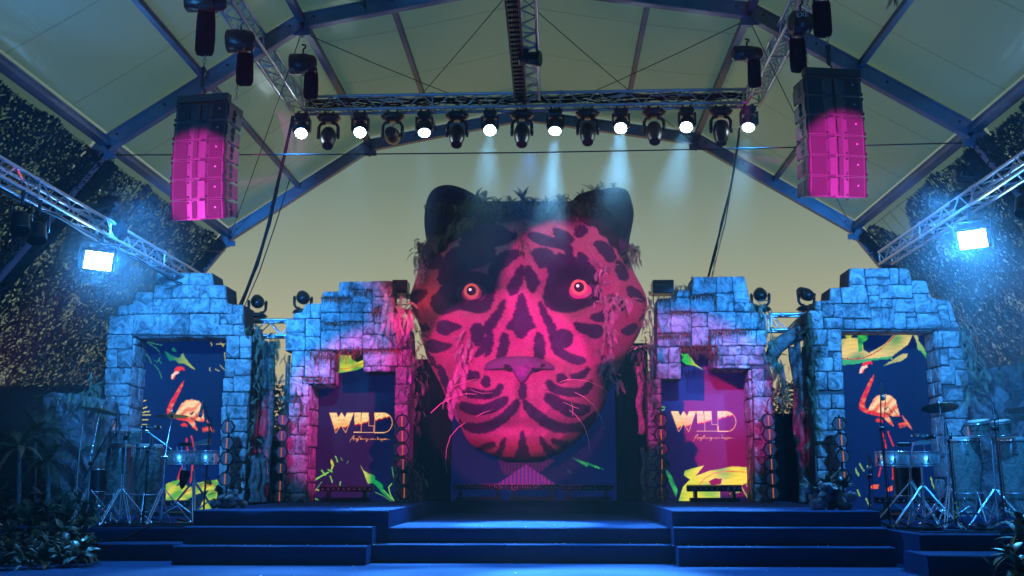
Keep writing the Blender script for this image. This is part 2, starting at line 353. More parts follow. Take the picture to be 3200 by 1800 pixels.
carpet_block('stage_platform', 1.35, 3.66, 12.2, 17.5, 0, Z3, 'right carpeted stage block with smooth front cloth', .5, 6)
carpet_block('stage_step', -1.985, -.51, 11.95, 12.25, 0, Z1, 'left half of the wide lowest centre step', .3, 7)
carpet_block('stage_step', -.505, 1.325, 11.95, 12.25, 0, Z1, 'right half of the wide lowest centre step', .3, 17)
carpet_block('stage_platform', -1.855, 1.345, 12.25, 17.5, 0, .37, 'recessed lower centre stage platform before the big cat head', .3, 8)
carpet_block('stage_platform', -4.1, 3.66, 17.51, 18.5, 0, Z3, 'narrow rear stage platform under the big cat head', .3, 9)
carpet_block('stage_step', -5.3, -4.12, 12.15, 12.64, 0, .19, 'low dark step in front of the left drum platform', .3, 10)
carpet_block('stage_platform', -6.6, -4.11, 12.64, 17.6, 0, ZD, 'left drum platform carrying the wooden congas', .3, 11)
carpet_block('stage_step', 3.60, 4.55, 10.58, 11.3, 0, .19, 'low step in front of the right drum platform, nearest the camera', .8, 12)
carpet_block('stage_platform', 3.78, 7.4, 11.3, 17.6, 0, ZD, 'right drum platform in blue smoke', .3, 13)
# bits of fluff and tape scraps on the treads, and carpet seams across the risers
_r = random.Random(77); mb = MB()
for _ in range(90):
    x = _r.uniform(-4, 3.6); y, z = _r.choice([(_r.uniform(8.6, 11.5), .008), (_r.uniform(11.62, 11.88), Z1 + .004), (_r.uniform(12.3, 13.5), Z3 + .004 if (x < -1.9 or x > 1.4) else .374)])
    if z > .19 and z < .21 and -1.95 < x < 1.3: y = 12.0 + _r.uniform(0, .2)
    s_ = _r.uniform(.003, .008); mb.box((x, y, z + s_ / 2), (s_ * 2, s_ * 2, s_), rot=Matrix.Rotation(_r.uniform(0, 3), 3, 'Z'))
tag(mb.build('fluff', M['hem']), 'tiny pale flecks of fluff scattered over the blue carpet', 'fluff', kind='stuff')
# ================================================================== TENT
YR, YN = 18.9, 13.45
def v_rear(px, py): return P(px / .805, py / .805, YR)
rear = [v_rear(*q) for q in ((408, 805), (575, 593), (930, 366), (1318, 290), (1750, 350), (2150, 575), (2275, 772))]
rear[0].x = rear[1].x - .78 * rear[1].z; rear[0].z = 0
rear[-1].x = rear[-2].x + .74 * rear[-2].z; rear[-1].z = 0
def arch_at(Y): return [Vector((p.x, Y, p.z)) for p in rear]
tent = thing('tent', 'large clear-span event tent with pale canvas roof over the stage', 'tent', (0, 0, 0))
rings = [YR, YN, 8.0, 3.3, -1.4, -6.1]
for k in range(1, 5):     # roof cloth, one panel between each pair of purlin lines, slightly sagging between arches
    for bi in range(len(rings) - 1):
        a, b = rear[k], rear[k + 1]; Ya, Yb = rings[bi], rings[bi + 1]
        mb = MB(); vs = []; fs = []; NU, NV = 10, 10
        for i in range(NU + 1):
            for j in range(NV + 1):
                u, v = i / NU, j / NV; p = a.lerp(b, u); sag = .06 * math.sin(math.pi * u) * math.sin(math.pi * v)
                vs.append((p.x, Ya + (Yb - Ya) * v, p.z + .17 - sag))
        for i in range(NU):
            for j in range(NV): q = i * (NV + 1) + j; fs.append((q, q + 1, q + NV + 2, q + NV + 1))
        mb.add(vs, fs, True); rp = mb.build('roof_panel', M['canvas'], tent)
        if bi < 3:
            sm2 = MB()
            for v in (.28, .55, .80):
                for i in range(NU):
                    q0_ = Vector(vs[i * (NV + 1) + int(v * NV)]); q1_ = Vector(vs[(i + 1) * (NV + 1) + int(v * NV)]); dn = Vector((0, 0, -.006)); sm2.add([q0_ + dn, q1_ + dn, q1_ + dn + Vector((0, .035, 0)), q0_ + dn + Vector((0, .035, 0))], [(0, 1, 2, 3)])
            sm2.build('weld_seam', M['seam'], rp)['kind'] = 'stuff'
# closed end wall behind the camera and dark side walls beyond the nets' reach
mb = MB(); mb.prism([(p.x, p.z + .15) for p in rear], -6.3, -6.2); mb.build('end_wall', mat('end_wall_cloth', (.05, .05, .055), .9), tent)
mb = MB()
for sgn, k in ((-1, 0), (1, 6)):
    a = rear[k]; b = rear[1 if k == 0 else 5]
    mb.add([(a.x, -6.1, 0), (a.x, 7.9, 0), (b.x, 7.9, b.z + .1), (b.x, -6.1, b.z + .1)], [(0, 1, 2, 3)])
mb.build('side_wall', bpy.data.materials['end_wall_cloth'], tent)
wm = bpy.data.materials.new('tinted_window'); wm.use_nodes = True; wn = wm.node_tree; wn.nodes.clear(); wo = wn.nodes.new('ShaderNodeOutputMaterial'); wt = wn.nodes.new('ShaderNodeBsdfTransparent'); wg = wn.nodes.new('ShaderNodeBsdfGlossy'); wx_ = wn.nodes.new('ShaderNodeMixShader')
wt.inputs[0].default_value = (.36, .47, .47, 1); wg.inputs[0].default_value = (.6, .6, .6, 1); wg.inputs['Roughness'].default_value = .4; wx_.inputs[0].default_value = .03
wn.links.new(wt.outputs[0], wx_.inputs[1]); wn.links.new(wg.outputs[0], wx_.inputs[2]); wn.links.new(wx_.outputs[0], wo.inputs[0])
for sgn, k in ((-1, 0), (1, 6)):
    a = rear[k]; b = rear[1 if k == 0 else 5]; e_ = -.12 if k == 0 else .12
    for y0_, y1_ in ((7.92, 13.4), (13.5, 18.9)):
        mb = MB(); mb.add([(a.x + e_, y0_, 0), (a.x + e_, y1_, 0), (b.x + e_, y1_, b.z + .1), (b.x + e_, y0_, b.z + .1)], [(0, 1, 2, 3)]); mb.build('clear_side_panel', wm, tent)
def beam(mb, a, b, w, hgt):
    a = Vector(a); b = Vector(b); ax = (b - a).normalized(); side = Vector((0, 1, 0)) if abs(ax.y) < .5 else Vector((1, 0, 0)); n = ax.cross(side).normalized()
    vs = [p + side * (sx_ * w / 2) + n * (sn * hgt / 2) for p in (a, b) for sx_, sn in ((-1, -1), (1, -1), (1, 1), (-1, 1))]
    mb.add(vs, [(0, 1, 2, 3), (7, 6, 5, 4)] + [(k, k + 4, (k + 1) % 4 + 4, (k + 1) % 4) for k in range(4)])
    # keder flanges, proud of the web
    for sn in (-1, 1):
        c = n * (sn * hgt * .42); w2 = w / 2 + .012
        vs = [p + c + side * (sx_ * w2) + n * (t * .014) for p in (a, b) for sx_, t in ((-1, -1), (1, -1), (1, 1), (-1, 1))]
        mb.add(vs, [(0, 1, 2, 3), (7, 6, 5, 4)] + [(k, k + 4, (k + 1) % 4 + 4, (k + 1) % 4) for k in range(4)])
for Y in rings[:3]:
    ap = arch_at(Y)
    for k in range(6):
        mb = MB(); d = (ap[k + 1] - ap[k]).normalized(); beam(mb, ap[k] - d * .02, ap[k + 1] + d * .02, .11, .21)
        o = mb.build('arch_beam', M['beam'], tent)
        b = MB()
        for t in (.06, .3, .62, .94):
            q = ap[k].lerp(ap[k + 1], t); b.lathe([(.018, 0), (.018, .012), (.010, .016)], q + Vector((0, -.056, .02)), (0, -1, 0), 6)
        b.build('bolt', M['black'], o)
    for k in range(1, 6):      # gusset plates under the knees
        mb = MB(); q = ap[k]; mb.box(q + Vector((0, 0, -.15)), (.26, .03, .10)); mb.cyl(q + Vector((0, -.03, -.19)), q + Vector((0, .03, -.19)), .03, n=8)
        mb.build('knee_plate', M['beam'], tent)
for bi in range(2):
    Ya, Yb = rings[bi] - .06, rings[bi + 1] + .06
    for k in range(1, 6):
        q = rear[k]; mb = MB(); beam(mb, (q.x, Ya, q.z + .02), (q.x, Yb, q.z + .02), .07 if k not in (1, 5) else .12, .09); mb.build('purlin', M['beam'], tent)
    for k in range(1, 5):
        for t in ((.5,) if k in (1, 4) else (.42,) if k == 2 else (.58,)):
            q = rear[k].lerp(rear[k + 1], t); mb = MB(); beam(mb, (q.x, Ya, q.z + .06), (q.x, Yb, q.z + .06), .045, .07); mb.build('purlin', M['beam'], tent)
# steel bracing cables between and along the arches
nk = arch_at(YN)
def wire(a, b, r=.007):
    mb = MB(); a = Vector(a); b = Vector(b); mb.tube([a.lerp(b, t) + Vector((0, 0, -.05 * math.sin(math.pi * t))) for t in (0, .25, .5, .75, 1)], r, 5); return mb.build('bracing_cable', M['steelw'], tent)
for k, j in ((2, 3), (3, 4)):
    wire(nk[k] - Vector((0, 0, .15)), rear[j] - Vector((0, 0, .1))); wire(nk[j] - Vector((0, 0, .1)), rear[k] - Vector((0, 0, .1)))
wire(nk[1] - Vector((0, 0, .15)), nk[5] - Vector((0, 0, .15)), .009)
wire(rear[1] + Vector((-.05, 0, -.3)), rear[1].lerp(nk[1], .6) + Vector((-.5, 0, -.8)))
wire(nk[4] - Vector((0, 0, .15)), rear[5] - Vector((0, 0, .1))); wire(nk[2] - Vector((0, 0, .15)), rear[1] - Vector((0, 0, .1)))
# ------------------------------------------------------------------ camouflage nets on the sloping sides
def net(side, label):
    k = 1 if side < 0 else 5
    top = rear[k]; bot = rear[0 if side < 0 else 6]
    root = thing('camouflage_net', label, 'net', (top.x, 12, 0))
    a = np.array([top.x, top.z - .14]); b = np.array([bot.x, 0.0]); L = np.linalg.norm(b - a); e = (b - a) / L
    nrm = np.array([-e[1], e[0]]);
    if nrm[0] * side > 0: nrm = -nrm          # inward
    n = 165000; Y = RNG.uniform(6.5, 18.88, n); s = RNG.uniform(0, L, n)
    # ragged upper edge
    edge = .0 + .07 * np.abs(np.sin(Y * 2.1)) + (.55 * np.exp(-((Y - 17.0) / .55) ** 2) if side > 0 else 0)
    keep = s > edge; 
    fq = np.sin(41 * Y + 3.2 * np.sin(9 * s + 2 * np.sin(3.1 * Y))) * np.sin(37 * s + 3.4 * np.sin(11 * Y + 1.7 * np.sin(4.3 * s))); keep &= fq < .42
    holes = np.sin(Y * 3.1 + s * 1.3) + np.sin(s * 4.3 - Y * 1.7) + np.sin(Y * 7.7 + 1) * .5
    keep &= ~((holes > 1.75) & (RNG.uniform(0, 1, n) < .55)); Y = Y[keep]; s = s[keep]; n = len(Y)
    ang = RNG.uniform(0, math.pi, n) + .6 * np.sin(Y * .9 + s * .7); ln = RNG.uniform(.055, .125, n); wd = RNG.uniform(.020, .040, n); bend = RNG.uniform(-.02, .02, n)
    off = RNG.uniform(.0, .03, n); tl = RNG.uniform(-.15, .15, n)
    vs = np.zeros((n, 6, 3)); prof = [(-1, 0), (-.35, .9), (.4, .7), (1, 0), (.35, -.8), (-.4, -.6)]
    for i, (u, v) in enumerate(prof):
        uu = u * ln / 2 ; vv = v * wd / 2 + bend * (1 - u * u)
        dy = uu * np.cos(ang) - vv * np.sin(ang); ds = uu * np.sin(ang) + vv * np.cos(ang); h = off + v * wd * tl
        ss = s + ds
        vs[:, i, 0] = a[0] + e[0] * ss + nrm[0] * h - top.x; vs[:, i, 1] = Y + dy - 12; vs[:, i, 2] = a[1] + e[1] * ss + nrm[1] * h
    me = bpy.data.meshes.new('net_scraps'); me.vertices.add(n * 6); me.vertices.foreach_set('co', vs.reshape(-1))
    me.loops.add(n * 6); me.loops.foreach_set('vertex_index', np.arange(n * 6, dtype=np.int32))
    me.polygons.add(n); me.polygons.foreach_set('loop_start', np.arange(0, n * 6, 6, dtype=np.int32)); me.polygons.foreach_set('loop_total', np.full(n, 6, np.int32))
    me.update(calc_edges=True); me.materials.append(M['net'])
    o = link(bpy.data.objects.new('net_scraps', me)); o.parent = root; o['kind'] = 'stuff'
    # cord mesh of the net itself and doubled dark bands where it crosses the tent legs
    mb = MB()
    def pt(Y, s_, h=.0): return (a[0] + e[0] * s_ + nrm[0] * h, Y, a[1] + e[1] * s_ + nrm[1] * h)
    for q in range(30):
        Y0 = 6.5 + q * .42; mb.tube([pt(Y0, .02), pt(Y0, L)], .004, 3)
    for q in range(15): mb.tube([pt(6.5, .05 + q * .42), pt(18.88, .05 + q * .42)], .004, 3)
    c_ = mb.build('net_cord', M['strap'], root); c_['kind'] = 'stuff'
    mb = MB()
    for i in range(24):
        ya, yb = 6.5 + 12.38 * i / 24, 6.5 + 12.38 * (i + 1) / 24; q_ = L - 2.3 - .12 * math.sin(i * 1.9); q2 = L - 2.3 - .12 * math.sin((i + 1) * 1.9)
        mb.add([pt(ya, q_, -.05), pt(yb, q2, -.05), pt(yb, L, -.05), pt(ya, L, -.05)], [(0, 1, 2, 3)])
    mb.build('net_skirt', M['strap'], root)
    for Y0, w in ((YN + .25, .55), (YR - .22, .40), (8.0, .5)):
        mb = MB(); vs = []; fs = []
        for i in range(20):
            s_ = .04 + (L - .05) * i / 19; wob = .07 * math.sin(i * 2.1) + .04 * math.sin(i * 5.3)
            vs += [pt(Y0 - w / 2 + wob, s_, -.04), pt(min(18.88, Y0 + w / 2 + wob * .6), s_, -.04)]
        for i in range(19): fs.append((2 * i, 2 * i + 1, 2 * i + 3, 2 * i + 2))
        mb.add(vs, fs); mb.build('net_band', M['strap'], root)
net(-1, 'camouflage netting covering the left side of the tent')
net(1, 'camouflage netting covering the right side of the tent')
# ================================================================== GATES of plaster stones
def snapz(pts, zb): return [(x, zb if z < zb + .10 else z) for x, z in pts]
def stone_mesh(poly, Yf, dep, rn, smoothcap=.02):
    """pillow-shaped block in the XZ plane: poly (x,z) ccw, face towards -Y"""
    n = len(poly); cx = sum(p[0] for p in poly) / n; cz = sum(p[1] for p in poly) / n
    pts = []                                       # round the corners and wobble the edges
    for i in range(n):
        a = Vector(poly[i - 1]); b = Vector(poly[i]); c = Vector(poly[(i + 1) % n])
        k = min(.016, (a - b).length * .25, (c - b).length * .25) * rn.uniform(.7, 1.6)
        pts.append(b + (a - b).normalized() * k); pts.append(b + (c - b).normalized() * k)
        m_ = (b + c) / 2; nn = Vector((-(c - b).y, (c - b).x)).normalized() * rn.uniform(-.004, .004)
        pts.append(m_ + nn)
    c0 = Vector((cx, cz)); vs = []; N = len(pts)
    tilt = rn.uniform(-.012, .012)
    for ins, h in ((0, 0), (.0, .55), (.008, .88), (.03, 1.0)):
        for p in pts:
            d = (p - c0); l = d.length; q = c0 + d * max(.2, (l - ins) / l)
            vs.append((q.x, Yf - dep * h - (tilt * d.x / .2 if h > .8 else 0), q.y))
    vs.append((cx + rn.uniform(-.03, .03), Yf - dep * 1.0 - rn.uniform(-.006, .018), cz + rn.uniform(-.02, .02)))
    fs = []
    for r_ in range(3):
        for i in range(N): j = (i + 1) % N; fs.append((r_ * N + i, r_ * N + j, r_ * N + N + j, r_ * N + N + i))
    for i in range(N): fs.append((3 * N + i, 3 * N + (i + 1) % N, 4 * N))
    return vs, fs
def ccw(poly):
    a = sum(poly[i][0] * poly[(i + 1) % len(poly)][1] - poly[(i + 1) % len(poly)][0] * poly[i][1] for i in range(len(poly)))
    return poly if a > 0 else poly[::-1]
def gate(label, outline, blocks, Yf, Yb, zb, x_returns, seed, soffits=()):
    rn = random.Random(seed)
    wp = snapz([(P(px, py, Yf).x, P(px, py, Yf).z) for px, py in outline], zb)
    cx = sum(p[0] for p in wp) / len(wp)
    root = thing('stone_gate', label, 'stage set gate', (cx, Yf, zb))
    mb = MB(); c_ = Vector((cx, sum(p[1] for p in wp) / len(wp)))
    mb.prism(wp, Yf, Yb); mb.build('gate_core', M['mortar'], root)
    for b in blocks:
        if len(b) == 2 and callable(b[0]):
            f, q = b
            pts = [f(*p) for p in q] if isinstance(q[0], tuple) else [f(q[0], q[1]), f(q[2], q[1]), f(q[2], q[3]), f(q[0], q[3])]
        poly = ccw(snapz([(P(px, py, Yf).x, P(px, py, Yf).z) for px, py in pts], zb))
        k = -.002; c0 = Vector((sum(p[0] for p in poly) / len(poly), sum(p[1] for p in poly) / len(poly)))
        poly = [(p[0] - k * (1 if p[0] > c0.x else -1), p[1] - k * (1 if p[1] > c0.y else -1)) for p in poly]
        vs, fs = stone_mesh(poly, Yf, rn.uniform(.03, .05), rn)
        mb = MB(); mb.add(vs, fs, True); o = mb.build('stone_block', M['stone'], root)
    # blocks on the inner side of a pier: (sign the face looks to, X of face, z0, z1)
    for sg, X, z0, z1, Y0, Y1 in x_returns:
        z = z0
        while z < z1 - .06:
            h = min(rn.uniform(.22, .36), z1 - z)
            if z1 - z - h < .1: h = z1 - z
            ys = [Y0 + .012, Y1] if rn.random() < .4 else [Y0 + .012, (Y0 + Y1) / 2 + rn.uniform(-.09, .09), Y1]
            for i in range(len(ys) - 1):
                poly = [(ys[i] + .006, z + .008), (ys[i + 1] - .006, z + .008), (ys[i + 1] - .006, z + h - .008), (ys[i] + .006, z + h - .008)]
                vs, fs = stone_mesh(poly, 0, rn.uniform(.025, .045), rn)
                mb = MB(); V = [(X - sg * y, x, zz) for x, y, zz in vs]
                mb.add(V, fs if sg < 0 else [f[::-1] for f in fs], True); mb.build('stone_block', M['stone'], root)
            z += h
    for X0, X1, z in soffits:
        n_ = max(2, int((X1 - X0) / .35)); 
        for i in range(n_):
            xa = X0 + (X1 - X0) * i / n_ + .006; xb = X0 + (X1 - X0) * (i + 1) / n_ - .006
            vs, fs = stone_mesh([(xa, Yf + .02), (xb, Yf + .02), (xb, Yb - .02), (xa, Yb - .02)], 0, .025, rn)
            mb = MB(); mb.add([(x, zz, z + y) for x, y, zz in vs], [f[::-1] for f in fs], True); mb.build('stone_block', M['stone'], root)
    return root
def rects(f, lst): return [(f, q) for q in lst]
def xz(f, x, y, Y): p = P(*f(x, y), Y); return p.x, p.z
GY = 16.5; GB = 17.04
# ---- gate 1 (far left)
g1 = rects(zG1, [[(690, 178), (705, 50), (752, 48), (752, 178)], [(755, 48), (1065, 50), (1052, 182), (752, 180)], [(1070, 50), (1310, 55), (1338, 190), (1056, 182)],
  [(655, 332), (680, 187), (865, 187), (862, 333)], [868, 187, 1180, 333], [1187, 190, 1475, 335], [(448, 345), (452, 290), (480, 268), (648, 270), (648, 345)],
  [(370, 512), (372, 415), (425, 405), (440, 350), (655, 345), (650, 508)], [(248, 523), (270, 425), (362, 418), (360, 515)], [(660, 342), (980, 340), (970, 505), (653, 510)],
  [(985, 340), (1302, 338), (1293, 500), (973, 505)], [(1306, 340), (1475, 345), (1488, 395), (1548, 405), (1545, 512), (1298, 500)], [1552, 412, 1672, 520],
  [(145, 742), (165, 548), (428, 527), (412, 742)], [(431, 525), (725, 518), (712, 745), (415, 742)], [(730, 518), (1065, 516), (1053, 748), (716, 745)], [(1070, 515), (1408, 512), (1385, 750), (1058, 748)],
  [1412, 518, 1668, 628], [1393, 634, 1555, 752], [(1560, 640), (1680, 640), (1692, 755), (1555, 755)],
  [132, 752, 415, 905], [124, 914, 241, 1120], [246, 914, 410, 1120], [110, 1130, 275, 1305], [280, 1130, 395, 1302], [105, 1312, 380, 1440],
  [1482, 762, 1628, 1013], [1633, 762, 1765, 890], [1636, 896, 1762, 1016], [1466, 1026, 1575, 1230], [1580, 1028, 1760, 1205], [1446, 1238, 1560, 1392], [1566, 1212, 1755, 1392]])
g1 += rects(zG1b, [[150, 760, 200, 840], [204, 760, 283, 812], [200, 816, 280, 860], [145, 866, 275, 960], [143, 964, 210, 1060], [214, 964, 270, 1060], [140, 1064, 265, 1180], [136, 1184, 198, 1290], [202, 1184, 262, 1290], [134, 1294, 258, 1350],
  [808, 738, 958, 812], [803, 816, 833, 935], [837, 816, 950, 885], [837, 889, 948, 958], [800, 939, 870, 1030], [873, 962, 945, 1050], [795, 1034, 868, 1130], [872, 1054, 940, 1130], [790, 1134, 860, 1230], [863, 1134, 935, 1230], [785, 1234, 930, 1345]])
o1 = [zG1b(130, 1400), zG1b(157, 412), zG1(140, 748), zG1(150, 548), zG1(240, 540), zG1(250, 422), zG1(420, 400), zG1(440, 270), zG1(655, 265), zG1(690, 48), zG1(1318, 50), zG1(1340, 190), zG1(1478, 196), zG1(1490, 400), zG1(1672, 410), zG1(1690, 752),
      zG1(1768, 762), zG1b(965, 660), zG1b(928, 1400), zG1b(783, 1400), zG1b(822, 560), zG1(1480, 762), zG1(418, 762), zG1(382, 1440), zG1b(256, 1400)]
xl, zl = xz(zG1, 415, 762, GY); xr, zr = xz(zG1, 1480, 762, GY)
gate('stepped stone gate framing the far left flamingo screen', o1, g1, GY, GB, ZD, [(1, xl - .0, ZD, zl - .02, GY, GB)], 1, [(xl + .06, xr, zl)])
# ---- gate 4 (far right)
g4 = rects(zG4, [[(555, 258), (560, 100), (580, 72), (715, 72), (732, 258)], [738, 72, 1003, 174], [745, 181, 1015, 260], [1010, 72, 1106, 250], [(1114, 72), (1195, 74), (1222, 95), (1252, 190), (1250, 254), (1130, 252)],
  [(332, 462), (345, 300), (365, 292), (445, 292), (465, 465)], [(460, 290), (555, 288), (560, 262), (735, 262), (768, 462), (475, 465)], [760, 266, 893, 374], [900, 264, 1262, 408], [(1262, 208), (1400, 212), (1430, 240), (1458, 348), (1275, 352)], [775, 382, 912, 514], [918, 418, 1038, 514], [1048, 420, 1296, 562],
  [(1278, 362), (1465, 365), (1475, 410), (1542, 416), (1556, 568), (1310, 572)], [1550, 424, 1642, 482], [1562, 490, 1662, 544], [(1648, 432), (1692, 438), (1760, 665), (1706, 670)],
  [242, 440, 350, 470], [246, 480, 374, 620], [(378, 478), (780, 474), (800, 630), (385, 625)], [(172, 545), (180, 442), (228, 442), (240, 540)], [(85, 570), (110, 548), (245, 548), (262, 752), (105, 752)], [268, 632, 484, 752], [492, 652, 608, 752], [620, 650, 812, 755], [802, 524, 1058, 752], [1062, 572, 1200, 752], [1202, 572, 1304, 626], [1208, 634, 1330, 752], [(1322, 584), (1568, 582), (1602, 752), (1338, 752)],
  [(1572, 552), (1665, 550), (1700, 745), (1612, 752)], [(1706, 680), (1768, 676), (1800, 735), (1716, 742)],
  [140, 762, 298, 940], [310, 762, 460, 1006], [152, 952, 308, 1074], [160, 1080, 366, 1234], [374, 1022, 466, 1230], [164, 1244, 300, 1445], [312, 1244, 482, 1445],
  [1560, 782, 1790, 964], [1590, 986, 1672, 1160], [1680, 976, 1884, 1094], [1692, 1102, 1884, 1206], [1592, 1182, 1748, 1380], [1756, 1222, 1900, 1400]])
g4 += rects(zG4b, [[105, 612, 170, 676], [174, 612, 232, 676], [105, 680, 155, 775], [159, 680, 235, 775], [105, 779, 235, 840], [108, 844, 160, 900], [163, 844, 237, 960], [110, 904, 160, 960], [112, 964, 240, 1060], [112, 1064, 240, 1160],
  [690, 585, 800, 640], [695, 644, 740, 720], [744, 644, 806, 720], [700, 724, 812, 800], [700, 804, 760, 900], [764, 804, 822, 900], [705, 904, 822, 990], [710, 994, 768, 1080], [772, 994, 832, 1080], [715, 1084, 835, 1180]])
o4 = [zG4b(112, 1250), zG4b(80, 310), zG4(85, 752), zG4(80, 560), zG4(170, 545), zG4(176, 440), zG4(325, 430), zG4(340, 292), zG4(548, 288), zG4(555, 72), zG4(1210, 72), zG4(1258, 200), zG4(1425, 212), zG4(1475, 405), zG4(1690, 432), zG4(1790, 740),
      zG4(1880, 790), zG4b(812, 640), zG4b(838, 1250), zG4b(720, 1250), zG4b(688, 560), zG4(1555, 762), zG4(462, 762), zG4b(232, 610), zG4b(245, 1250)]
xl4, zl4 = xz(zG4, 462, 762, GY); xr4, _ = xz(zG4, 1560, 762, GY)
gate('stepped stone gate framing the far right flamingo screen', o4, g4, GY, GB, ZD, [(-1, xr4, ZD, zl4 - .02, GY, GB)], 4, [(xl4, xr4 - .06, zl4)])
# ---- gate 2 (left of the head)
g2 = rects(zG2, [[(688, 262), (690, 110), (715, 82), (802, 82), (800, 262)], [806, 82, 850, 260], [858, 80, 1090, 170], [(1095, 75), (1290, 70), (1320, 95), (1318, 258), (1082, 262)], [(492, 262), (510, 200), (630, 198), (632, 262)], [637, 198, 684, 262],
  [475, 285, 700, 443], [706, 285, 838, 443], [848, 185, 1072, 328], [846, 335, 1076, 443], [1080, 268, 1308, 360], [1080, 366, 1300, 446], [(140, 518), (146, 462), (252, 450), (290, 350), (345, 342), (343, 518)], [350, 342, 470, 514],
  [60, 530, 283, 685], [292, 526, 464, 738], [475, 452, 696, 560], [704, 450, 973, 548], [981, 452, 1108, 558], [1115, 452, 1238, 570], [1244, 452, 1382, 570],
  [475, 568, 696, 656], [704, 560, 966, 745], [976, 564, 1104, 706], [1110, 578, 1288, 716], [1294, 578, 1384, 716], [52, 692, 280, 902], [290, 742, 464, 898], [475, 664, 696, 892], [704, 752, 958, 888], [966, 716, 1204, 882], [1210, 722, 1384, 876], [1392, 640, 1530, 872],
  [130, 910, 278, 1088], [285, 910, 448, 1214], [456, 926, 600, 994], [452, 1000, 575, 1222], [122, 1096, 264, 1208], [258, 1226, 384, 1294], [390, 1226, 550, 1300], [104, 1216, 245, 1440], [250, 1298, 325, 1440],
  [980, 912, 1184, 1088], [1192, 908, 1384, 1084], [978, 1096, 1064, 1150], [1070, 1092, 1290, 1150], [1392, 902, 1440, 1086], [1446, 890, 1545, 1086], [1362, 1096, 1504, 1298], [1508, 1096, 1545, 1298], [1356, 1304, 1394, 1445], [1400, 1304, 1530, 1445]])
g2 += rects(zG2b, [[117, 763, 180, 835], [184, 723, 228, 835], [105, 839, 170, 940], [173, 839, 228, 940], [100, 944, 150, 1050], [153, 944, 222, 1050], [97, 1054, 222, 1155], [95, 1159, 140, 1270], [143, 1159, 216, 1270], [90, 1274, 120, 1330], [123, 1274, 212, 1330],
  [715, 660, 798, 765], [713, 769, 785, 860], [713, 864, 795, 985], [710, 989, 790, 1060], [710, 1064, 790, 1155], [710, 1159, 790, 1240], [712, 1244, 790, 1330]])
o2 = [zG2b(88, 1400), zG2b(100, 960), zG2(125, 908), zG2(50, 905), zG2(60, 522), zG2(138, 518), zG2(145, 460), zG2(250, 448), zG2(290, 342), zG2(470, 340), zG2(488, 262), zG2(508, 198), zG2(685, 195), zG2(700, 82), zG2(1310, 70), zG2(1322, 445), zG2(1385, 450), zG2(1392, 635), zG2(1530, 640),
      zG2(1548, 900), zG2b(795, 660), zG2b(790, 1400), zG2b(708, 1400), zG2b(716, 580), zG2(975, 1152), zG2(975, 905), zG2(605, 905), zG2(580, 1300), zG2(325, 1300), zG2b(222, 960), zG2b(215, 1400)]
x2a, z2a = xz(zG2, 328, 1296, GY); x2b, z2b = xz(zG2, 582, 1300, GY)
gate('broken stone gate with a ragged notch, just left of the big cat head', o2, g2, GY, GB, Z3, [(1, x2a, Z3, z2a, GY, GB), (1, x2b, z2b, xz(zG2, 600, 915, GY)[1], GY, GB)], 2, [(x2a + .05, x2b, z2b)])
# ---- gate 3 (right of the head)
g3 = rects(zG3, [[(518, 268), (545, 62), (678, 62), (690, 268)], [686, 62, 830, 258], [837, 60, 1020, 254], [(1026, 58), (1165, 58), (1200, 240), (1032, 250)], [(348, 300), (368, 215), (510, 212), (512, 300)], [288, 312, 518, 468], [522, 288, 825, 480], [832, 262, 1034, 470], [(1040, 246), (1202, 240), (1226, 368), (1045, 366)], [1046, 370, 1156, 468], [1160, 374, 1242, 468],
  [130, 335, 274, 500], [130, 508, 290, 728], [296, 492, 530, 724], [540, 492, 724, 656], [734, 482, 1058, 690], [1066, 490, 1322, 684], [1328, 500, 1420, 688], [128, 746, 284, 888], [290, 740, 520, 884], [545, 662, 738, 880], [748, 702, 895, 880], [902, 706, 1080, 844], [1084, 702, 1310, 844], [1316, 696, 1432, 880], [902, 848, 1310, 880],
  [125, 902, 264, 1090], [268, 902, 406, 1080], [118, 1096, 260, 1276], [264, 1086, 412, 1276], [836, 888, 972, 990], [976, 888, 1130, 990], [1134, 888, 1280, 990], [1284, 888, 1400, 990], [840, 998, 902, 1130], [906, 998, 1050, 1112], [1054, 998, 1202, 1112], [1206, 998, 1400, 1104], [838, 1118, 1232, 1148],
  [75, 1282, 170, 1445], [1258, 1158, 1400, 1312], [1262, 1318, 1326, 1445], [1330, 1318, 1400, 1445]])
g3 += rects(zG3b, [[80, 664, 155, 745], [81, 749, 158, 830], [82, 834, 155, 930], [84, 934, 160, 1010], [85, 1014, 160, 1100], [85, 1104, 165, 1180], [88, 1184, 170, 1270], [90, 1274, 178, 1365],
  [676, 670, 735, 760], [738, 670, 786, 760], [680, 764, 790, 890], [683, 894, 740, 1000], [744, 894, 795, 1000], [684, 1004, 796, 1100], [685, 1104, 740, 1250], [744, 1104, 796, 1250], [685, 1254, 796, 1365]])
o3 = [zG3b(92, 1440), zG3b(78, 660), zG3(75, 1280), zG3(118, 1276), zG3(130, 322), zG3(290, 310), zG3(350, 212), zG3(505, 205), zG3(555, 60), zG3(1168, 56), zG3(1240, 370), zG3(1320, 480), zG3(1425, 500), zG3(1432, 885), zG3(1402, 890), zG3b(790, 660), zG3b(798, 1440), zG3b(684, 1440), zG3b(672, 662),
      zG3(1252, 1152), zG3(835, 1152), zG3(832, 888), zG3(408, 890), zG3(414, 1278), zG3(172, 1278), zG3b(158, 830), zG3b(178, 1440)]
x3a, z3a = xz(zG3, 1250, 1152, GY); x3b, z3b = xz(zG3, 832, 1150, GY)
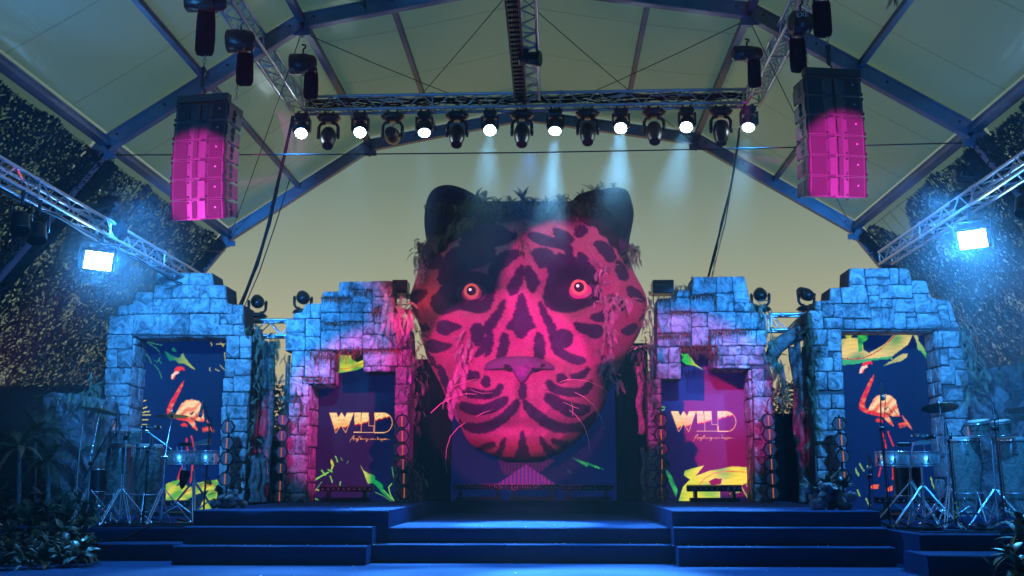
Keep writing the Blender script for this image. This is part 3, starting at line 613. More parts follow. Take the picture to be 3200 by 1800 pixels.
gate('broken stone gate with mossy ledges, just right of the big cat head', o3, g3, GY, GB, Z3, [(-1, x3a, Z3, z3a, GY, GB), (-1, x3b, z3b, xz(zG3, 832, 890, GY)[1], GY, GB)], 3, [(x3b, x3a - .05, z3b)])
# mossy strips lying along ledges
def moss(f, pts, label, w=.05):
    q = [P(*f(x, y), GY - .085) for x, y in pts]; mb = MB(); rn = random.Random(len(pts) * 7 + int(pts[0][0]))
    for i in range(len(q) - 1):
        n_ = max(2, int((q[i + 1] - q[i]).length / .012))
        for k in range(n_):
            p = q[i].lerp(q[i + 1], k / n_)
            for _ in range(3):
                d = Vector((rn.gauss(0, .015), -abs(rn.gauss(.02, .02)), rn.gauss(-.03, .03) * w / .05)); t = p + Vector((rn.gauss(0, .01), 0, rn.gauss(0, w * .25)))
                sd = Vector((rn.gauss(0, 1), rn.gauss(0, .3), rn.gauss(0, 1))).normalized() * .008
                mb.add([t - sd, t + sd, t + d], [(0, 1, 2)])
    o = mb.build('moss_strip', M['moss']); tag(o, label, 'moss')
moss(zG3, [(130, 320), (330, 310), (350, 190), (440, 170), (520, 190), (555, 60)], 'red moss edging the stepped top left of the gate right of the head', .09)
moss(zG3, [(520, 280), (800, 262), (822, 300), (820, 390)], 'hooked strip of red moss below the top row of the right broken gate', .07)
moss(zG3, [(275, 475), (525, 472)], 'short strip of red moss at mid height of the right broken gate', .06)
moss(zG3, [(130, 742), (520, 735)], 'strip of red moss on the lower left ledge of the right broken gate', .09)
moss(zG3, [(760, 870), (755, 710), (900, 700), (1250, 690)], 'angled strip of red moss over the opening of the right broken gate', .08)
moss(zG3, [(405, 900), (620, 915), (860, 900)], 'thick red moss hanging under the lintel of the right broken gate', .17)
moss(zG2, [(475, 275), (820, 272)], 'dark moss on the upper left ledge of the left broken gate', .08)
moss(zG2, [(860, 185), (970, 200), (1085, 165)], 'dark moss under the top ledge of the left broken gate', .08)
moss(zG2, [(510, 565), (700, 565), (975, 545)], 'dark moss strip across the middle of the left broken gate', .05)
moss(zG2, [(330, 925), (600, 915), (960, 900)], 'thick dark moss under the lintel of the left broken gate', .14)
moss(zG2, [(980, 895), (1430, 885)], 'bright red moss line at the right of the left broken gate', .05)
moss(zG2, [(255, 1225), (540, 1230)], 'dark moss above the lower left notch of the left broken gate', .06)
moss(zG2, [(1085, 400), (1190, 385), (1300, 365)], 'patch of dark red moss near the top right of the left broken gate', .16)
# ================================================================== LED SCREENS (picture stored per vertex)
def s2l(c): return tuple(((v / 255) / 12.92 if v / 255 <= .04045 else ((v / 255 + .055) / 1.055) ** 2.4) for v in c)
def inpoly(X, Y, poly):
    r = np.zeros(X.shape, bool); n = len(poly); j = n - 1
    for i in range(n):
        xi, yi = poly[i]; xj, yj = poly[j]
        c = ((yi > Y) != (yj > Y)) & (X < (xj - xi) * (Y - yi) / ((yj - yi) if yj != yi else 1e-9) + xi); r ^= c; j = i
    return r
def nearline(X, Y, pts, w):
    r = np.zeros(X.shape, bool)
    for (x0, y0), (x1, y1) in zip(pts[:-1], pts[1:]):
        dx, dy = x1 - x0, y1 - y0; L = dx * dx + dy * dy + 1e-9; t = np.clip(((X - x0) * dx + (Y - y0) * dy) / L, 0, 1)
        r |= (X - x0 - t * dx) ** 2 + (Y - y0 - t * dy) ** 2 < w * w
    return r
def blotch(X, Y, s, seed=0):
    return .5 + .25 * np.sin(X / s + 1.3 * np.sin(Y / s * .8 + seed)) + .25 * np.sin(Y / s * 1.3 + 1.7 * np.sin(X / s * .6 + seed * 2))
class Art:
    def __init__(s, px0, px1, py0, py1, Y, step, pad=.03):
        a = P(px0, (py0 + py1) / 2, Y); b = P(px1, (py0 + py1) / 2, Y)
        s.x0, s.x1 = a.x - pad, b.x + pad; s.z1 = P(px0, py0, Y).z; s.z0 = P(px0, py1, Y).z; s.Y = Y
        s.setup(step)
    def setup(s, step):
        s.nx = int((s.x1 - s.x0) / step) + 1; s.nz = int((s.z1 - s.z0) / step) + 1
        s.WX, s.WZ = np.meshgrid(np.linspace(s.x0, s.x1, s.nx), np.linspace(s.z0, s.z1, s.nz)); s.C = np.zeros((s.nz, s.nx, 3)); s.px(0, 0)
    def px(s, dx, dz):        # picture coordinates (photo pixels) for the art, moved by (dx,dz) metres
        d = np.stack([s.WX - dx, np.full(s.WX.shape, s.Y), s.WZ - dz - CAM.z], -1)
        f = d @ np.array(FWD); s.X = 1600 + (d @ np.array(RGT)) / f * FPX; s.PY = 900 - (d @ np.array(UPV)) / f * FPX
    def fill(s, m, c):
        if callable(c): s.C[m] = c(s.X[m], s.PY[m])
        else: s.C[m] = s2l(c)
    def poly(s, f, pts, c): s.fill(inpoly(s.X, s.PY, [f(*p) for p in pts]), c)
    def line(s, f, pts, c, w): s.fill(nearline(s.X, s.PY, [f(*p) for p in pts], w), c)
    def build(s, root, gain=1.0):
        n = s.nx * s.nz; vs = np.stack([s.WX, np.full(s.WX.shape, s.Y), s.WZ], -1).reshape(-1, 3) - np.array(root.location)
        i = np.arange(s.nx - 1)[None, :] + (np.arange(s.nz - 1) * s.nx)[:, None]; i = i.reshape(-1)
        F = np.stack([i, i + 1, i + s.nx + 1, i + s.nx], -1).astype(np.int32)
        me = bpy.data.meshes.new('display'); me.vertices.add(n); me.vertices.foreach_set('co', vs.reshape(-1))
        me.loops.add(len(F) * 4); me.loops.foreach_set('vertex_index', F.reshape(-1)); me.polygons.add(len(F))
        me.polygons.foreach_set('loop_start', np.arange(0, len(F) * 4, 4, dtype=np.int32)); me.polygons.foreach_set('loop_total', np.full(len(F), 4, np.int32))
        me.update(calc_edges=True); ca = me.color_attributes.new('Col', 'FLOAT_COLOR', 'POINT')
        mo = 1 + .10 * np.sin(s.WZ * 95 + 2.0 * np.sin(s.WX * 3)) * np.sin(s.WX * 16 + s.WZ * 5)
        c4 = np.concatenate([s.C * mo[..., None] * gain, np.ones((s.nz, s.nx, 1))], -1); ca.data.foreach_set('color', c4.reshape(-1).astype(np.float32))
        me.materials.append(M['screenc' if s.Y > 17.3 else 'screenm' if s.nx > 110 and abs(s.x0 + .3) < 3.6 else 'screen']); o = link(bpy.data.objects.new('display', me)); o.parent = root
        mb = MB(); t = .05
        for bx in (((s.x0 - t / 2, s.Y + .03, (s.z0 + s.z1) / 2), (t, .10, s.z1 - s.z0 + 2 * t)), ((s.x1 + t / 2, s.Y + .03, (s.z0 + s.z1) / 2), (t, .10, s.z1 - s.z0 + 2 * t)),
                   (((s.x0 + s.x1) / 2, s.Y + .03, s.z0 - t / 2), (s.x1 - s.x0 - .004, .09, t)), (((s.x0 + s.x1) / 2, s.Y + .03, s.z1 + t / 2), (s.x1 - s.x0 - .004, .09, t))): mb.box(*bx)
        mb.box(((s.x0 + s.x1) / 2, s.Y + .09, (s.z0 + s.z1) / 2), (s.x1 - s.x0, .06, s.z1 - s.z0)); mb.build('cabinet_frame', M['blackm'], root)
BG = lambda X, Y: np.array(s2l((3, 22, 84)))[None, :] * (0.75 + .35 * blotch(X, Y, 70))[:, None]
def mixc(c1, c2, t): return np.array(s2l(c1))[None, :] * (1 - t)[:, None] + np.array(s2l(c2))[None, :] * t[:, None]
YG = lambda X, Y: mixc((90, 170, 60), (215, 210, 70), np.clip(blotch(X, Y, 9, 1) * 1.3 - .2, 0, 1))
GR = lambda X, Y: mixc((10, 110, 75), (60, 190, 80), blotch(X, Y, 7, 2))
REDN = lambda X, Y: mixc((225, 25, 35), (250, 130, 70), np.clip(blotch(X, Y, 4, 3) * 1.6 - .7, 0, 1))
BODY = lambda X, Y: mixc((255, 215, 160), (240, 90, 50), np.clip(.95 * np.sin((X * .5 + Y * .9) / 4.5 + np.sin(X / 7)) * .5 + (Y - 1275) / 90 + .3, 0, 1))
def flamingo(A, f):
    A.poly(f, [(345, 275), (360, 245), (395, 235), (430, 245), (437, 272), (410, 265), (395, 280), (360, 285)], (235, 40, 40))
    A.poly(f, [(345, 285), (385, 278), (390, 295), (360, 310), (345, 330), (335, 347), (315, 345), (325, 310)], (255, 205, 185))
    A.poly(f, [(345, 325), (362, 308), (348, 346), (332, 347)], (225, 50, 40))
    A.poly(f, [(432, 360), (428, 400), (392, 470), (352, 550), (332, 600), (330, 640), (355, 660), (395, 668), (395, 700), (340, 690), (285, 658), (283, 610), (308, 550), (350, 480), (398, 400)], REDN)
    A.poly(f, [(350, 665), (380, 610), (410, 560), (450, 532), (500, 524), (560, 540), (592, 575), (600, 640), (612, 715), (560, 715), (515, 700), (545, 780), (554, 803), (510, 770), (470, 720), (430, 705), (380, 700)], BODY)
    A.poly(f, [(350, 665), (400, 668), (470, 690), (440, 712), (385, 702)], (225, 45, 35))
    for a in ([(480, 650), (530, 625), (500, 660)], [(520, 630), (545, 665), (560, 690), (540, 675)], [(480, 675), (540, 700), (500, 700)], [(560, 640), (590, 700), (570, 680)], [(520, 715), (560, 790), (545, 770)]):
        A.poly(f, a, (60, 15, 40))
    A.poly(f, [(628, 695), (640, 720), (665, 750), (692, 800), (696, 826), (665, 790), (640, 745)], (245, 120, 80))
    for k in range(5): A.poly(f, [(590 + k * 14, 775 - k * 3), (600 + k * 14, 765 - k * 3), (607 + k * 13, 815 - k * 4), (598 + k * 13, 812 - k * 4)], (235, 60 + 12 * k, 50))
    A.poly(f, [(400, 742), (430, 727), (462, 745), (465, 768), (440, 760), (415, 760)], (220, 50, 35))
    for q in ([(453, 862), (465, 985)], [(495, 842), (526, 965)], [(420, 1098), (400, 1150), (376, 1225)], [(507, 1095), (490, 1250)]):
        A.line(f, q, (225, 45, 45), 1.9)
LEAFS = [((115, 25), (150, 55), (185, 75), (215, 110)), ((100, 122), (130, 165), (150, 215)), ((170, 220), (205, 260), (225, 300), (237, 340)), ((130, 26), (180, 40), (245, 55)), ((222, 125), (222, 160), (205, 195), (180, 190)), ((210, 180), (235, 212))]
def screen_thing(label, A, gain=1.0):
    r = thing('led_screen', label, 'led screen', ((A.x0 + A.x1) / 2, A.Y, A.z0)); A.build(r, gain); return r
# gate 1 screen
A = Art(420, 718, 1052, 1592, 17.12, .013); A.C[:] = s2l((3, 22, 84)); A.fill(np.ones(A.X.shape, bool), BG)
A.poly(zS1, [(262, 98), (300, 125), (340, 150), (380, 165), (405, 155), (410, 130), (425, 122), (440, 160), (480, 210), (537, 272), (490, 245), (440, 215), (385, 215), (360, 185), (330, 185), (315, 193), (290, 165), (270, 125)], lambda X, Y: mixc((20, 120, 90), (170, 190, 70), np.clip((X - 540) / 60, 0, 1)))
A.poly(zS1, [(325, 75), (350, 75), (366, 108), (345, 112), (330, 100)], (20, 120, 90))
for q in LEAFS: A.line(zS1, q, (60, 150, 100), 1.0)
for q in ([(65, 545), (100, 532)], [(62, 605), (110, 592)], [(60, 640), (130, 628)], [(58, 662), (138, 662)], [(58, 705), (118, 700)], [(52, 742), (130, 750)]): A.line(zS1, q, (225, 215, 90), 1.5)
for q in ([(668, 32), (675, 60)], [(715, 45), (790, 40)], [(750, 30), (775, 60)], [(748, 228), (785, 270)], [(700, 260), (735, 275)], [(785, 120), (792, 190)], [(655, 250), (660, 275)]): A.line(zS1, q, (190, 185, 100), 1.2)
flamingo(A, zS1)
A.poly(zS1, [(270, 1449), (275, 1262), (330, 1240), (415, 1213), (360, 1282), (420, 1262), (500, 1290), (520, 1250), (600, 1245), (725, 1222), (725, 1500), (560, 1500), (600, 1380), (520, 1370), (440, 1449)], YG)
A.poly(zS1, [(440, 1412), (520, 1360), (600, 1330), (650, 1310), (600, 1400), (575, 1460), (430, 1460)], (8, 30, 60))
A.line(zS1, [(365, 1415), (440, 1335), (520, 1295), (600, 1278), (700, 1268)], (200, 50, 25), 1.3)
A.poly(zS1, [(0, 1180), (15, 1220), (25, 1290), (50, 1340), (30, 1380), (0, 1370)], YG)
screen_thing('tall led screen with a red flamingo in the far left gate', A)
# gate 4 screen: the same picture, moved
pa = P(*zS1(480, 600), 17.12); pb = P(*zS4(410, 620), 17.12); D4 = (pb.x - pa.x, pb.z - pa.z)
A = Art(2612, 2960, 1020, 1592, 17.12, .013); A.fill(np.ones(A.X.shape, bool), BG)
A.px(*D4); flamingo(A, zS1); A.px(0, 0)
A.poly(zS4, [(60, 110), (100, 98), (205, 92), (205, 62), (285, 62), (288, 105), (250, 130), (255, 190), (300, 215), (380, 170), (430, 140), (500, 62), (655, 62), (640, 95), (612, 150), (540, 200), (490, 240), (470, 280), (415, 320), (560, 225), (612, 218), (605, 250), (560, 280), (480, 300), (415, 321), (490, 262), (330, 270), (200, 300), (70, 315)], lambda X, Y: mixc((60, 150, 90), (235, 205, 120), np.clip(blotch(X, Y, 16, 1) * 1.2 + .1, 0, 1)))
A.poly(zS4, [(205, 62), (285, 62), (288, 105), (250, 130), (245, 195), (215, 210), (208, 120)], GR)
A.poly(zS4, [(105, 62), (170, 60), (150, 95), (115, 98)], YG)
A.poly(zS4, [(70, 262), (200, 275), (330, 258), (490, 240), (480, 262), (330, 275), (200, 303), (70, 315)], (60, 170, 110))
A.line(zS4, [(75, 255), (150, 265), (240, 260), (330, 225), (400, 180), (460, 120), (515, 62)], (190, 30, 40), 1.5)
A.poly(zS4, [(655, 62), (690, 62), (700, 120), (735, 160), (765, 220), (785, 288), (750, 240), (715, 195), (695, 190), (680, 110)], lambda X, Y: mixc((190, 190, 130), (60, 180, 90), np.clip((Y - 1050) / 60, 0, 1)))
A.poly(zS4, [(315, 1290), (345, 1278), (380, 1280), (372, 1312), (330, 1315), (312, 1305)], (240, 95, 60)); A.poly(zS4, [(430, 1320), (460, 1300), (490, 1285), (488, 1330), (445, 1332)], (240, 95, 60))
for q in ([(190, 1150), (215, 1210)], [(222, 1110), (258, 1170)], [(285, 1128), (295, 1145)], [(205, 1320), (225, 1370)], [(275, 1390), (300, 1449)], [(300, 1400), (308, 1449)], [(800, 1220), (810, 1270), (850, 1350)], [(195, 1180), (215, 1190)]): A.line(zS4, q, (150, 200, 90), 1.6)
screen_thing('tall led screen with a red flamingo under a big banana leaf, far right gate', A)
# WILD logo
def jag(x): return 560 + (x - 560) * -.19 + 260 + 9 * np.sin(x / 23) + 6 * np.sin(x / 9)
W_ = [(560, 400), (735, 400), (780, 530), (865, 395), (950, 525), (1005, 400), (1172, 400), (968, 905), (848, 715), (720, 908)]
I_ = [(1190, 400), (1352, 400), (1352, 890), (1190, 890)]
L_ = [(1375, 400), (1545, 400), (1545, 730), (1675, 730), (1675, 895), (1360, 895)]
D_ = [(1700, 400), (1930, 400), (2010, 425), (2080, 480), (2125, 555), (2142, 640), (2130, 730), (2085, 815), (2010, 880), (1930, 900), (1695, 900)]
FILLC = lambda X, Y: mixc((255, 225, 150), (245, 170, 70), np.clip((Y - 1292) / 50 + .35 * (blotch(X, Y, 8, 4) - .5), 0, 1))
def logo(A, dx=0, dz=0):
    A.px(dx, dz); f = zL; ox, oy = f(0, 0); U = (A.X - 960) * 8.05; V = (A.PY - 1240) * 8.05
    cut = {0: 820 - (U - 700) * .22, 1: 705 - (U - 1190) * .08, 2: 690 - (U - 1370) * .42, 3: 600 - (U - 1700) * .28}
    wob = 10 * np.sin(U / 21) + 7 * np.sin(U / 8.3)
    for k, g in enumerate((W_, I_, L_, D_)):
        ins = inpoly(A.X, A.PY, [f(*p) for p in g]); c = cut[k] + wob
        A.fill(ins & (V < c), FILLC); A.fill(ins & (V >= c - 18) & (V < c + 12), (215, 35, 20))
    for g, w in ((W_, .75), (L_, .7), (D_, 1.0)): A.line(f, g + g[:1], (255, 170, 100), w)
    A.line(f, [(1170, 893), (1345, 893)], (255, 190, 140), 1.3); A.line(f, [(1362, 895), (1672, 895)], (255, 190, 140), 1.2); A.line(f, [(1695, 898), (1935, 898)], (255, 200, 150), 1.3)
    A.fill(nearline(A.X, A.PY, [f(1545, 400), f(1545, 728)], .9), (255, 170, 100))
    # faint numbers printed inside the letters
    for q in ([(620, 490), (640, 480), (640, 540)], [(690, 490), (720, 490), (715, 540)], [(1215, 460), (1215, 515)], [(1262, 455), (1240, 495), (1290, 495)], [(1330, 460), (1330, 520)], [(1490, 520), (1490, 550)], [(1745, 520), (1830, 420), (1830, 500)], [(1890, 480), (1915, 440), (1960, 450), (1960, 490), (1900, 495)], [(800, 560), (800, 620)], [(860, 640), (930, 560), (930, 640)]):
        A.line(f, q, (205, 165, 110), .7)
    # handwritten line: Anything can happen.
    HW = [[(1068, 1140), (1110, 1060), (1150, 990), (1185, 972), (1165, 1040), (1175, 1100)], [(1100, 1062), (1150, 1050), (1200, 1055)], [(1195, 1075), (1215, 1045), (1222, 1075), (1245, 1048)], [(1245, 1048), (1250, 1075), (1285, 1045), (1262, 1115), (1245, 1130), (1250, 1100), (1300, 1070)],
          [(1310, 985), (1312, 1070)], [(1295, 1020), (1330, 1010)], [(1352, 985), (1340, 1072), (1360, 1045), (1372, 1072)], [(1390, 1045), (1392, 1070)], [(1410, 1072), (1425, 1050), (1440, 1072)], [(1478, 1050), (1460, 1072), (1490, 1060), (1510, 1048), (1505, 1110), (1482, 1135), (1490, 1100), (1555, 1060)],
          [(1610, 1052), (1590, 1070), (1620, 1075)], [(1655, 1052), (1640, 1074), (1668, 1056), (1672, 1076)], [(1690, 1074), (1700, 1054), (1722, 1072)], [(1780, 985), (1768, 1072), (1790, 1050), (1800, 1074)], [(1832, 1054), (1815, 1074), (1842, 1058), (1848, 1074)],
          [(1868, 1055), (1850, 1110)], [(1866, 1060), (1885, 1054), (1872, 1075)], [(1905, 1055), (1888, 1122)], [(1903, 1060), (1925, 1054), (1912, 1074)], [(1935, 1068), (1958, 1058), (1945, 1050), (1938, 1074), (1965, 1074)], [(1975, 1074), (1988, 1052), (2000, 1058), (2020, 1074)], [(2056, 1072), (2060, 1074)]]
    for q in HW: A.line(f, q, (255, 165, 90), .55)
    A.px(0, 0)
BGM = lambda X, Y: np.array(s2l((10, 12, 62)))[None, :] * (0.8 + .3 * blotch(X, Y, 60))[:, None]
def zH(x, y): return (820 + x / 4.529, 1280 + y / 4.529)
A = Art(955, 1240, 1098, 1572, 17.12, .0075); A.fill(np.ones(A.X.shape, bool), BGM)
A.poly(zG2, [(625, 950), (980, 950), (980, 1095), (900, 1130), (780, 1150), (700, 1165), (625, 1178)], YG)
A.poly(zG2, [(825, 950), (980, 930), (970, 1010), (900, 1040), (840, 1000)], (10, 20, 20)); A.line(zG2, [(640, 1105), (740, 1118), (860, 1100), (985, 1040)], (225, 70, 20), 1.0)
logo(A)
for q, w in (([(650, 1000), (725, 880)], 1.5), ([(675, 1060), (760, 985), (860, 925), (930, 890)], 2.4), ([(840, 862), (890, 930)], 2), ([(930, 850), (985, 880)], 2), ([(1035, 660), (1065, 740)], 1.6), ([(1110, 680), (1130, 720)], 1), ([(1220, 725), (1195, 760)], .8), ([(960, 940), (990, 1030)], 1.6), ([(1105, 1020), (1095, 1085)], 1.6), ([(650, 1270), (740, 1160), (840, 1020)], .9), ([(1835, 820), (1850, 920), (1868, 980)], 1.2), ([(1830, 1050), (1785, 1100), (1810, 1200), (1860, 1290)], 1.6), ([(1600, 1170), (1750, 1240), (1830, 1300)], 1), ([(1700, 1130), (1860, 1290)], 1.5)):
    A.line(zH, q, (120, 200, 80) if w > 1.2 else (90, 160, 90), w)
A.poly(zH, [(975, 700), (1000, 740), (1015, 790), (985, 850), (965, 870), (980, 790), (962, 740)], YG)
A.poly(zH, [(705, 1130), (760, 1145), (740, 1155)], YG); A.poly(zH, [(745, 1118), (800, 1135), (805, 1150), (770, 1145)], YG); A.poly(zH, [(722, 1248), (775, 1260), (800, 1285), (750, 1275)], YG)
A.poly(zH, [(1383, 780), (1430, 860), (1500, 905), (1570, 925), (1600, 960), (1590, 990), (1640, 1015), (1700, 1060), (1715, 1160), (1740, 1190), (1840, 1290), (1700, 1185), (1640, 1110), (1570, 1040), (1495, 1050), (1465, 980), (1430, 880)], lambda X, Y: mixc((200, 215, 80), (20, 150, 80), np.clip((X - 1140) / 22, 0, 1)))
screen_thing('led screen reading WILD above small jungle plants, left of the cat head', A)
pa = P(*zL(560, 400), 17.12); pb = P(*zG3b(212, 843), 17.12)
A = Art(2052, 2362, 1085, 1572, 17.12, .0075); A.fill(np.ones(A.X.shape, bool), BGM)
logo(A, pb.x - pa.x, pb.z - pa.z)
A.poly(zG3b, [(265, 515), (290, 520), (305, 515), (330, 545), (350, 575), (397, 610), (345, 585), (300, 580), (270, 555), (280, 540)], lambda X, Y: mixc((40, 190, 80), (220, 220, 90), np.clip((X - 2150) / 40, 0, 1)))
A.poly(zG3b, [(255, 1350), (280, 1270), (320, 1230), (285, 1205), (290, 1180), (340, 1165), (400, 1150), (350, 1210), (430, 1180), (480, 1172), (560, 1155), (640, 1160), (675, 1180), (690, 1230), (610, 1262), (490, 1262), (490, 1350)], lambda X, Y: mixc((50, 180, 60), (235, 225, 60), np.clip(blotch(X, Y, 18, 2) * 1.3 + .15, 0, 1)))
A.poly(zG3b, [(425, 1240), (460, 1222), (500, 1225), (495, 1255), (440, 1262)], (90, 10, 40)); A.line(zG3b, [(370, 1262), (400, 1225), (450, 1195), (520, 1183), (600, 1185), (680, 1192)], (220, 80, 30), 1.1)
A.poly(zG3b, [(180, 1165), (215, 1210), (250, 1290), (240, 1330), (215, 1270), (190, 1215)], GR)
for q in ([(610, 1270), (650, 1340)], [(640, 1260), (680, 1330)], [(150, 815), (178, 820)], [(150, 840), (176, 832)], [(150, 858), (170, 862)], [(545, 1310), (600, 1300)]): A.line(zG3b, q, (120, 200, 80), 1.4)
screen_thing('led screen reading WILD above a big yellow leaf, right of the cat head', A)
# wide centre screen behind the head
zC = T(1180, 1380, 2.8)
A = Art(1395, 1935, 1150, 1572, 17.62, .016); A.fill(np.ones(A.X.shape, bool), lambda X, Y: np.array(s2l((6, 16, 66)))[None, :] * (0.8 + .3 * blotch(X, Y, 60))[:, None])
stripe = lambda X, Y: mixc((150, 25, 100), (70, 30, 130), .5 + .5 * np.sign(np.sin(X / 1.9)))
A.poly(zC, [(1050, 160), (1560, 160), (1430, 260), (1100, 290)], lambda X, Y: mixc((95, 10, 60), (20, 15, 80), .5 + .5 * np.sin(X / 1.7)))
A.poly(zC, [(1300, 200), (1560, 378), (1040, 378)], stripe)
A.poly(zC, [(1708, 143), (1790, 172), (1880, 200), (1998, 252), (1890, 222), (1835, 200), (1842, 224), (1790, 195)], GR); A.line(zC, [(1662, 250), (1692, 280)], (20, 90, 80), 1)
screen_thing('wide dark blue led screen with a purple triangle below the cat head', A)
# ================================================================== THE BIG CAT HEAD
CY = 17.2
rows = [  # (photo y, x left, x right)
    (zA(0, 262), zA(600, 0), zA(1590, 0)), (zA(0, 285), zA(540, 0), zA(1650, 0)), (zA(0, 330), zA(470, 0), zA(1720, 0)), (zA(0, 400), zA(400, 0), zA(1770, 0)), (zA(0, 500), zA(345, 0), zA(1800, 0)), (zA(0, 600), zA(305, 0), zA(1830, 0)), (zA(0, 700), zA(275, 0), zA(1850, 0)),
    (zA(0, 790), zA(258, 0), zA(1880, 0)), (zA(0, 860), zA(238, 0), zA(1920, 0)), (zA(0, 930), zA(212, 0), zA(1960, 0)), (zA(0, 1000), zA(186, 0), zA(1988, 0)), (zA(0, 1060), zA(198, 0), zA(1990, 0)), (zA(0, 1130), zA(240, 0), zA(1972, 0)), (zA(0, 1200), zA(268, 0), zA(1950, 0)), (zA(0, 1300), zA(290, 0), zA(1915, 0)),
    (zB(0, 100), zB(305, 0), zB(1850, 0)), (zB(0, 190), zB(330, 0), zB(1805, 0)), (zB(0, 300), zB(395, 0), zB(1742, 0)), (zB(0, 420), zB(452, 0), zB(1692, 0)), (zB(0, 500), zB(480, 0), zB(1668, 0)), (zB(0, 560), zB(503, 0), zB(1645, 0)), (zB(0, 640), zB(562, 0), zB(1602, 0)), (zB(0, 710), zB(590, 0), zB(1545, 0)),
    (zB(0, 760), zB(605, 0), zB(1500, 0)), (zB(0, 800), zB(635, 0), zB(1455, 0)), (zB(0, 835), zB(670, 0), zB(1418, 0)), (zB(0, 880), zB(745, 0), zB(1350, 0)), (zB(0, 915), zB(825, 0), zB(1285, 0)), (zB(0, 940), zB(905, 0), zB(1215, 0)), (zB(0, 955), zB(990, 0), zB(1130, 0))]
ry = np.array([r[0][1] for r in rows]); rl = np.array([r[1][0] for r in rows]); rr = np.array([r[2][0] for r in rows])
NR, NC = 330, 300
ys = np.linspace(ry[0], ry[-1], NR); XL = np.interp(ys, ry, rl); XR = np.interp(ys, ry, rr)
k5 = np.ones(21) / 21
def sm_(a):
    b = np.concatenate([a[:1].repeat(10), a, a[-1:].repeat(10)]); return np.convolve(b, k5, 'valid')
XL = sm_(XL); XR = sm_(XR)
u = (1 - np.cos(np.linspace(0, math.pi, NC))) / 2 * .5 + np.linspace(0, 1, NC) * .5
HX = XL[:, None] + (XR - XL)[:, None] * u[None, :]; HY = np.repeat(ys[:, None], NC, 1)
def g2(cx, cy, rx, ry_, p=1.0): return np.exp(-(((HX - cx) / rx) ** 2 + ((HY - cy) / ry_) ** 2) ** p)
uu = u[None, :] * 2 - 1; vv = (ys[:, None] - ys[0]) / (ys[-1] - ys[0]) * 2 - 1
H = .78 * np.sqrt(np.clip(1 - np.abs(uu) ** 2.6, 0, 1)) * np.sqrt(np.clip(1 - np.abs(vv) ** 5, 0, 1))
fa = lambda x, y: zA(x, y); fb = lambda x, y: zB(x, y)
def bump_(f, x, y, rx, ry_, a, p=1.0):
    cx, cy = f(x, y); return a * g2(cx, cy, rx / 2.4156, ry_ / 2.4156, p)
H += bump_(zA, 1045, 1150, 190, 480, .20, 1.3)                    # bridge of the nose
H += bump_(zB, 820, 470, 290, 240, .36, 1.5) + bump_(zB, 1300, 480, 290, 250, .36, 1.5)   # muzzle pads
H += bump_(zB, 1045, 800, 240, 170, .24, 1.2)                     # chin
H -= bump_(zB, 1045, 690, 420, 55, .09)                           # mouth
H -= bump_(zB, 1042, 470, 40, 160, .13)
H -= bump_(zA, 665, 950, 190, 130, .34, 1.3) + bump_(zA, 1440, 940, 200, 140, .34, 1.3)    # eye sockets
H += bump_(zA, 640, 720, 260, 130, .17) + bump_(zA, 1470, 700, 270, 130, .17)              # brows
H += bump_(zA, 640, 1180, 280, 130, .15) + bump_(zA, 1480, 1170, 280, 130, .15)            # cheek bones
H -= bump_(zA, 1045, 560, 70, 260, .08)
H += bump_(zB, 1040, 240, 240, 100, .10)
rowf = np.sqrt(np.clip(1 - np.abs(uu) ** 8, 0, 1)); H *= rowf
H += .02 * np.sin(HX / 23 + HY / 41) * np.sin(HY / 31) * rowf + .012 * np.sin(HX / 9 + np.sin(HY / 12)) * rowf
def cast(X, Yp, D):   # photo pixel + depth -> world
    d = np.stack([FWD.x * FPX + RGT.x * (X - 1600) - UPV.x * (Yp - 900), FWD.y * FPX + RGT.y * (X - 1600) - UPV.y * (Yp - 900), FWD.z * FPX - UPV.z * (Yp - 900)], -1)
    t = (D - CAM.y) / d[..., 1]; return d * t[..., None] + np.array(CAM)
def headY(px, py):   # depth of the head surface under a photo pixel
    i = int(np.clip(np.searchsorted(ys, py), 0, NR - 1)); j = int(np.clip(np.searchsorted(HX[i], px), 0, NC - 1)); return CY - H[i, j]
front = cast(HX, HY, CY - H); back = cast(HX, HY, CY + .25 + .35 * np.sqrt(np.clip(1 - np.abs(uu) ** 2, 0, 1)) * np.ones_like(H))
LIGHT = (.46, .20, .24); DARK = (.052, .034, .085); OR = (.80, .20, .10)
C = np.zeros((NR, NC, 3)); C[:] = LIGHT
def sp(f, pts, col=DARK):
    pts = [f(*p) for p in pts]; mx_ = sum(p[0] for p in pts) / len(pts); my_ = sum(p[1] for p in pts) / len(pts)
    if len(pts) >= 5:         # soften traced corners (Chaikin)
        for _ in range(2): pts = [q for a, b in zip(pts, pts[1:] + pts[:1]) for q in ((a[0] * .75 + b[0] * .25, a[1] * .75 + b[1] * .25), (a[0] * .25 + b[0] * .75, a[1] * .25 + b[1] * .75))]
    wx = HX + 1.6 * np.sin(HY / 4.3) + 1.2 * np.sin(HY / 1.9); m_ = inpoly(wx, HY + 1.2 * np.sin(HX / 3.7), pts) | nearline(wx, HY, pts[::2] + pts[:1], 4.8); C[m_] = col
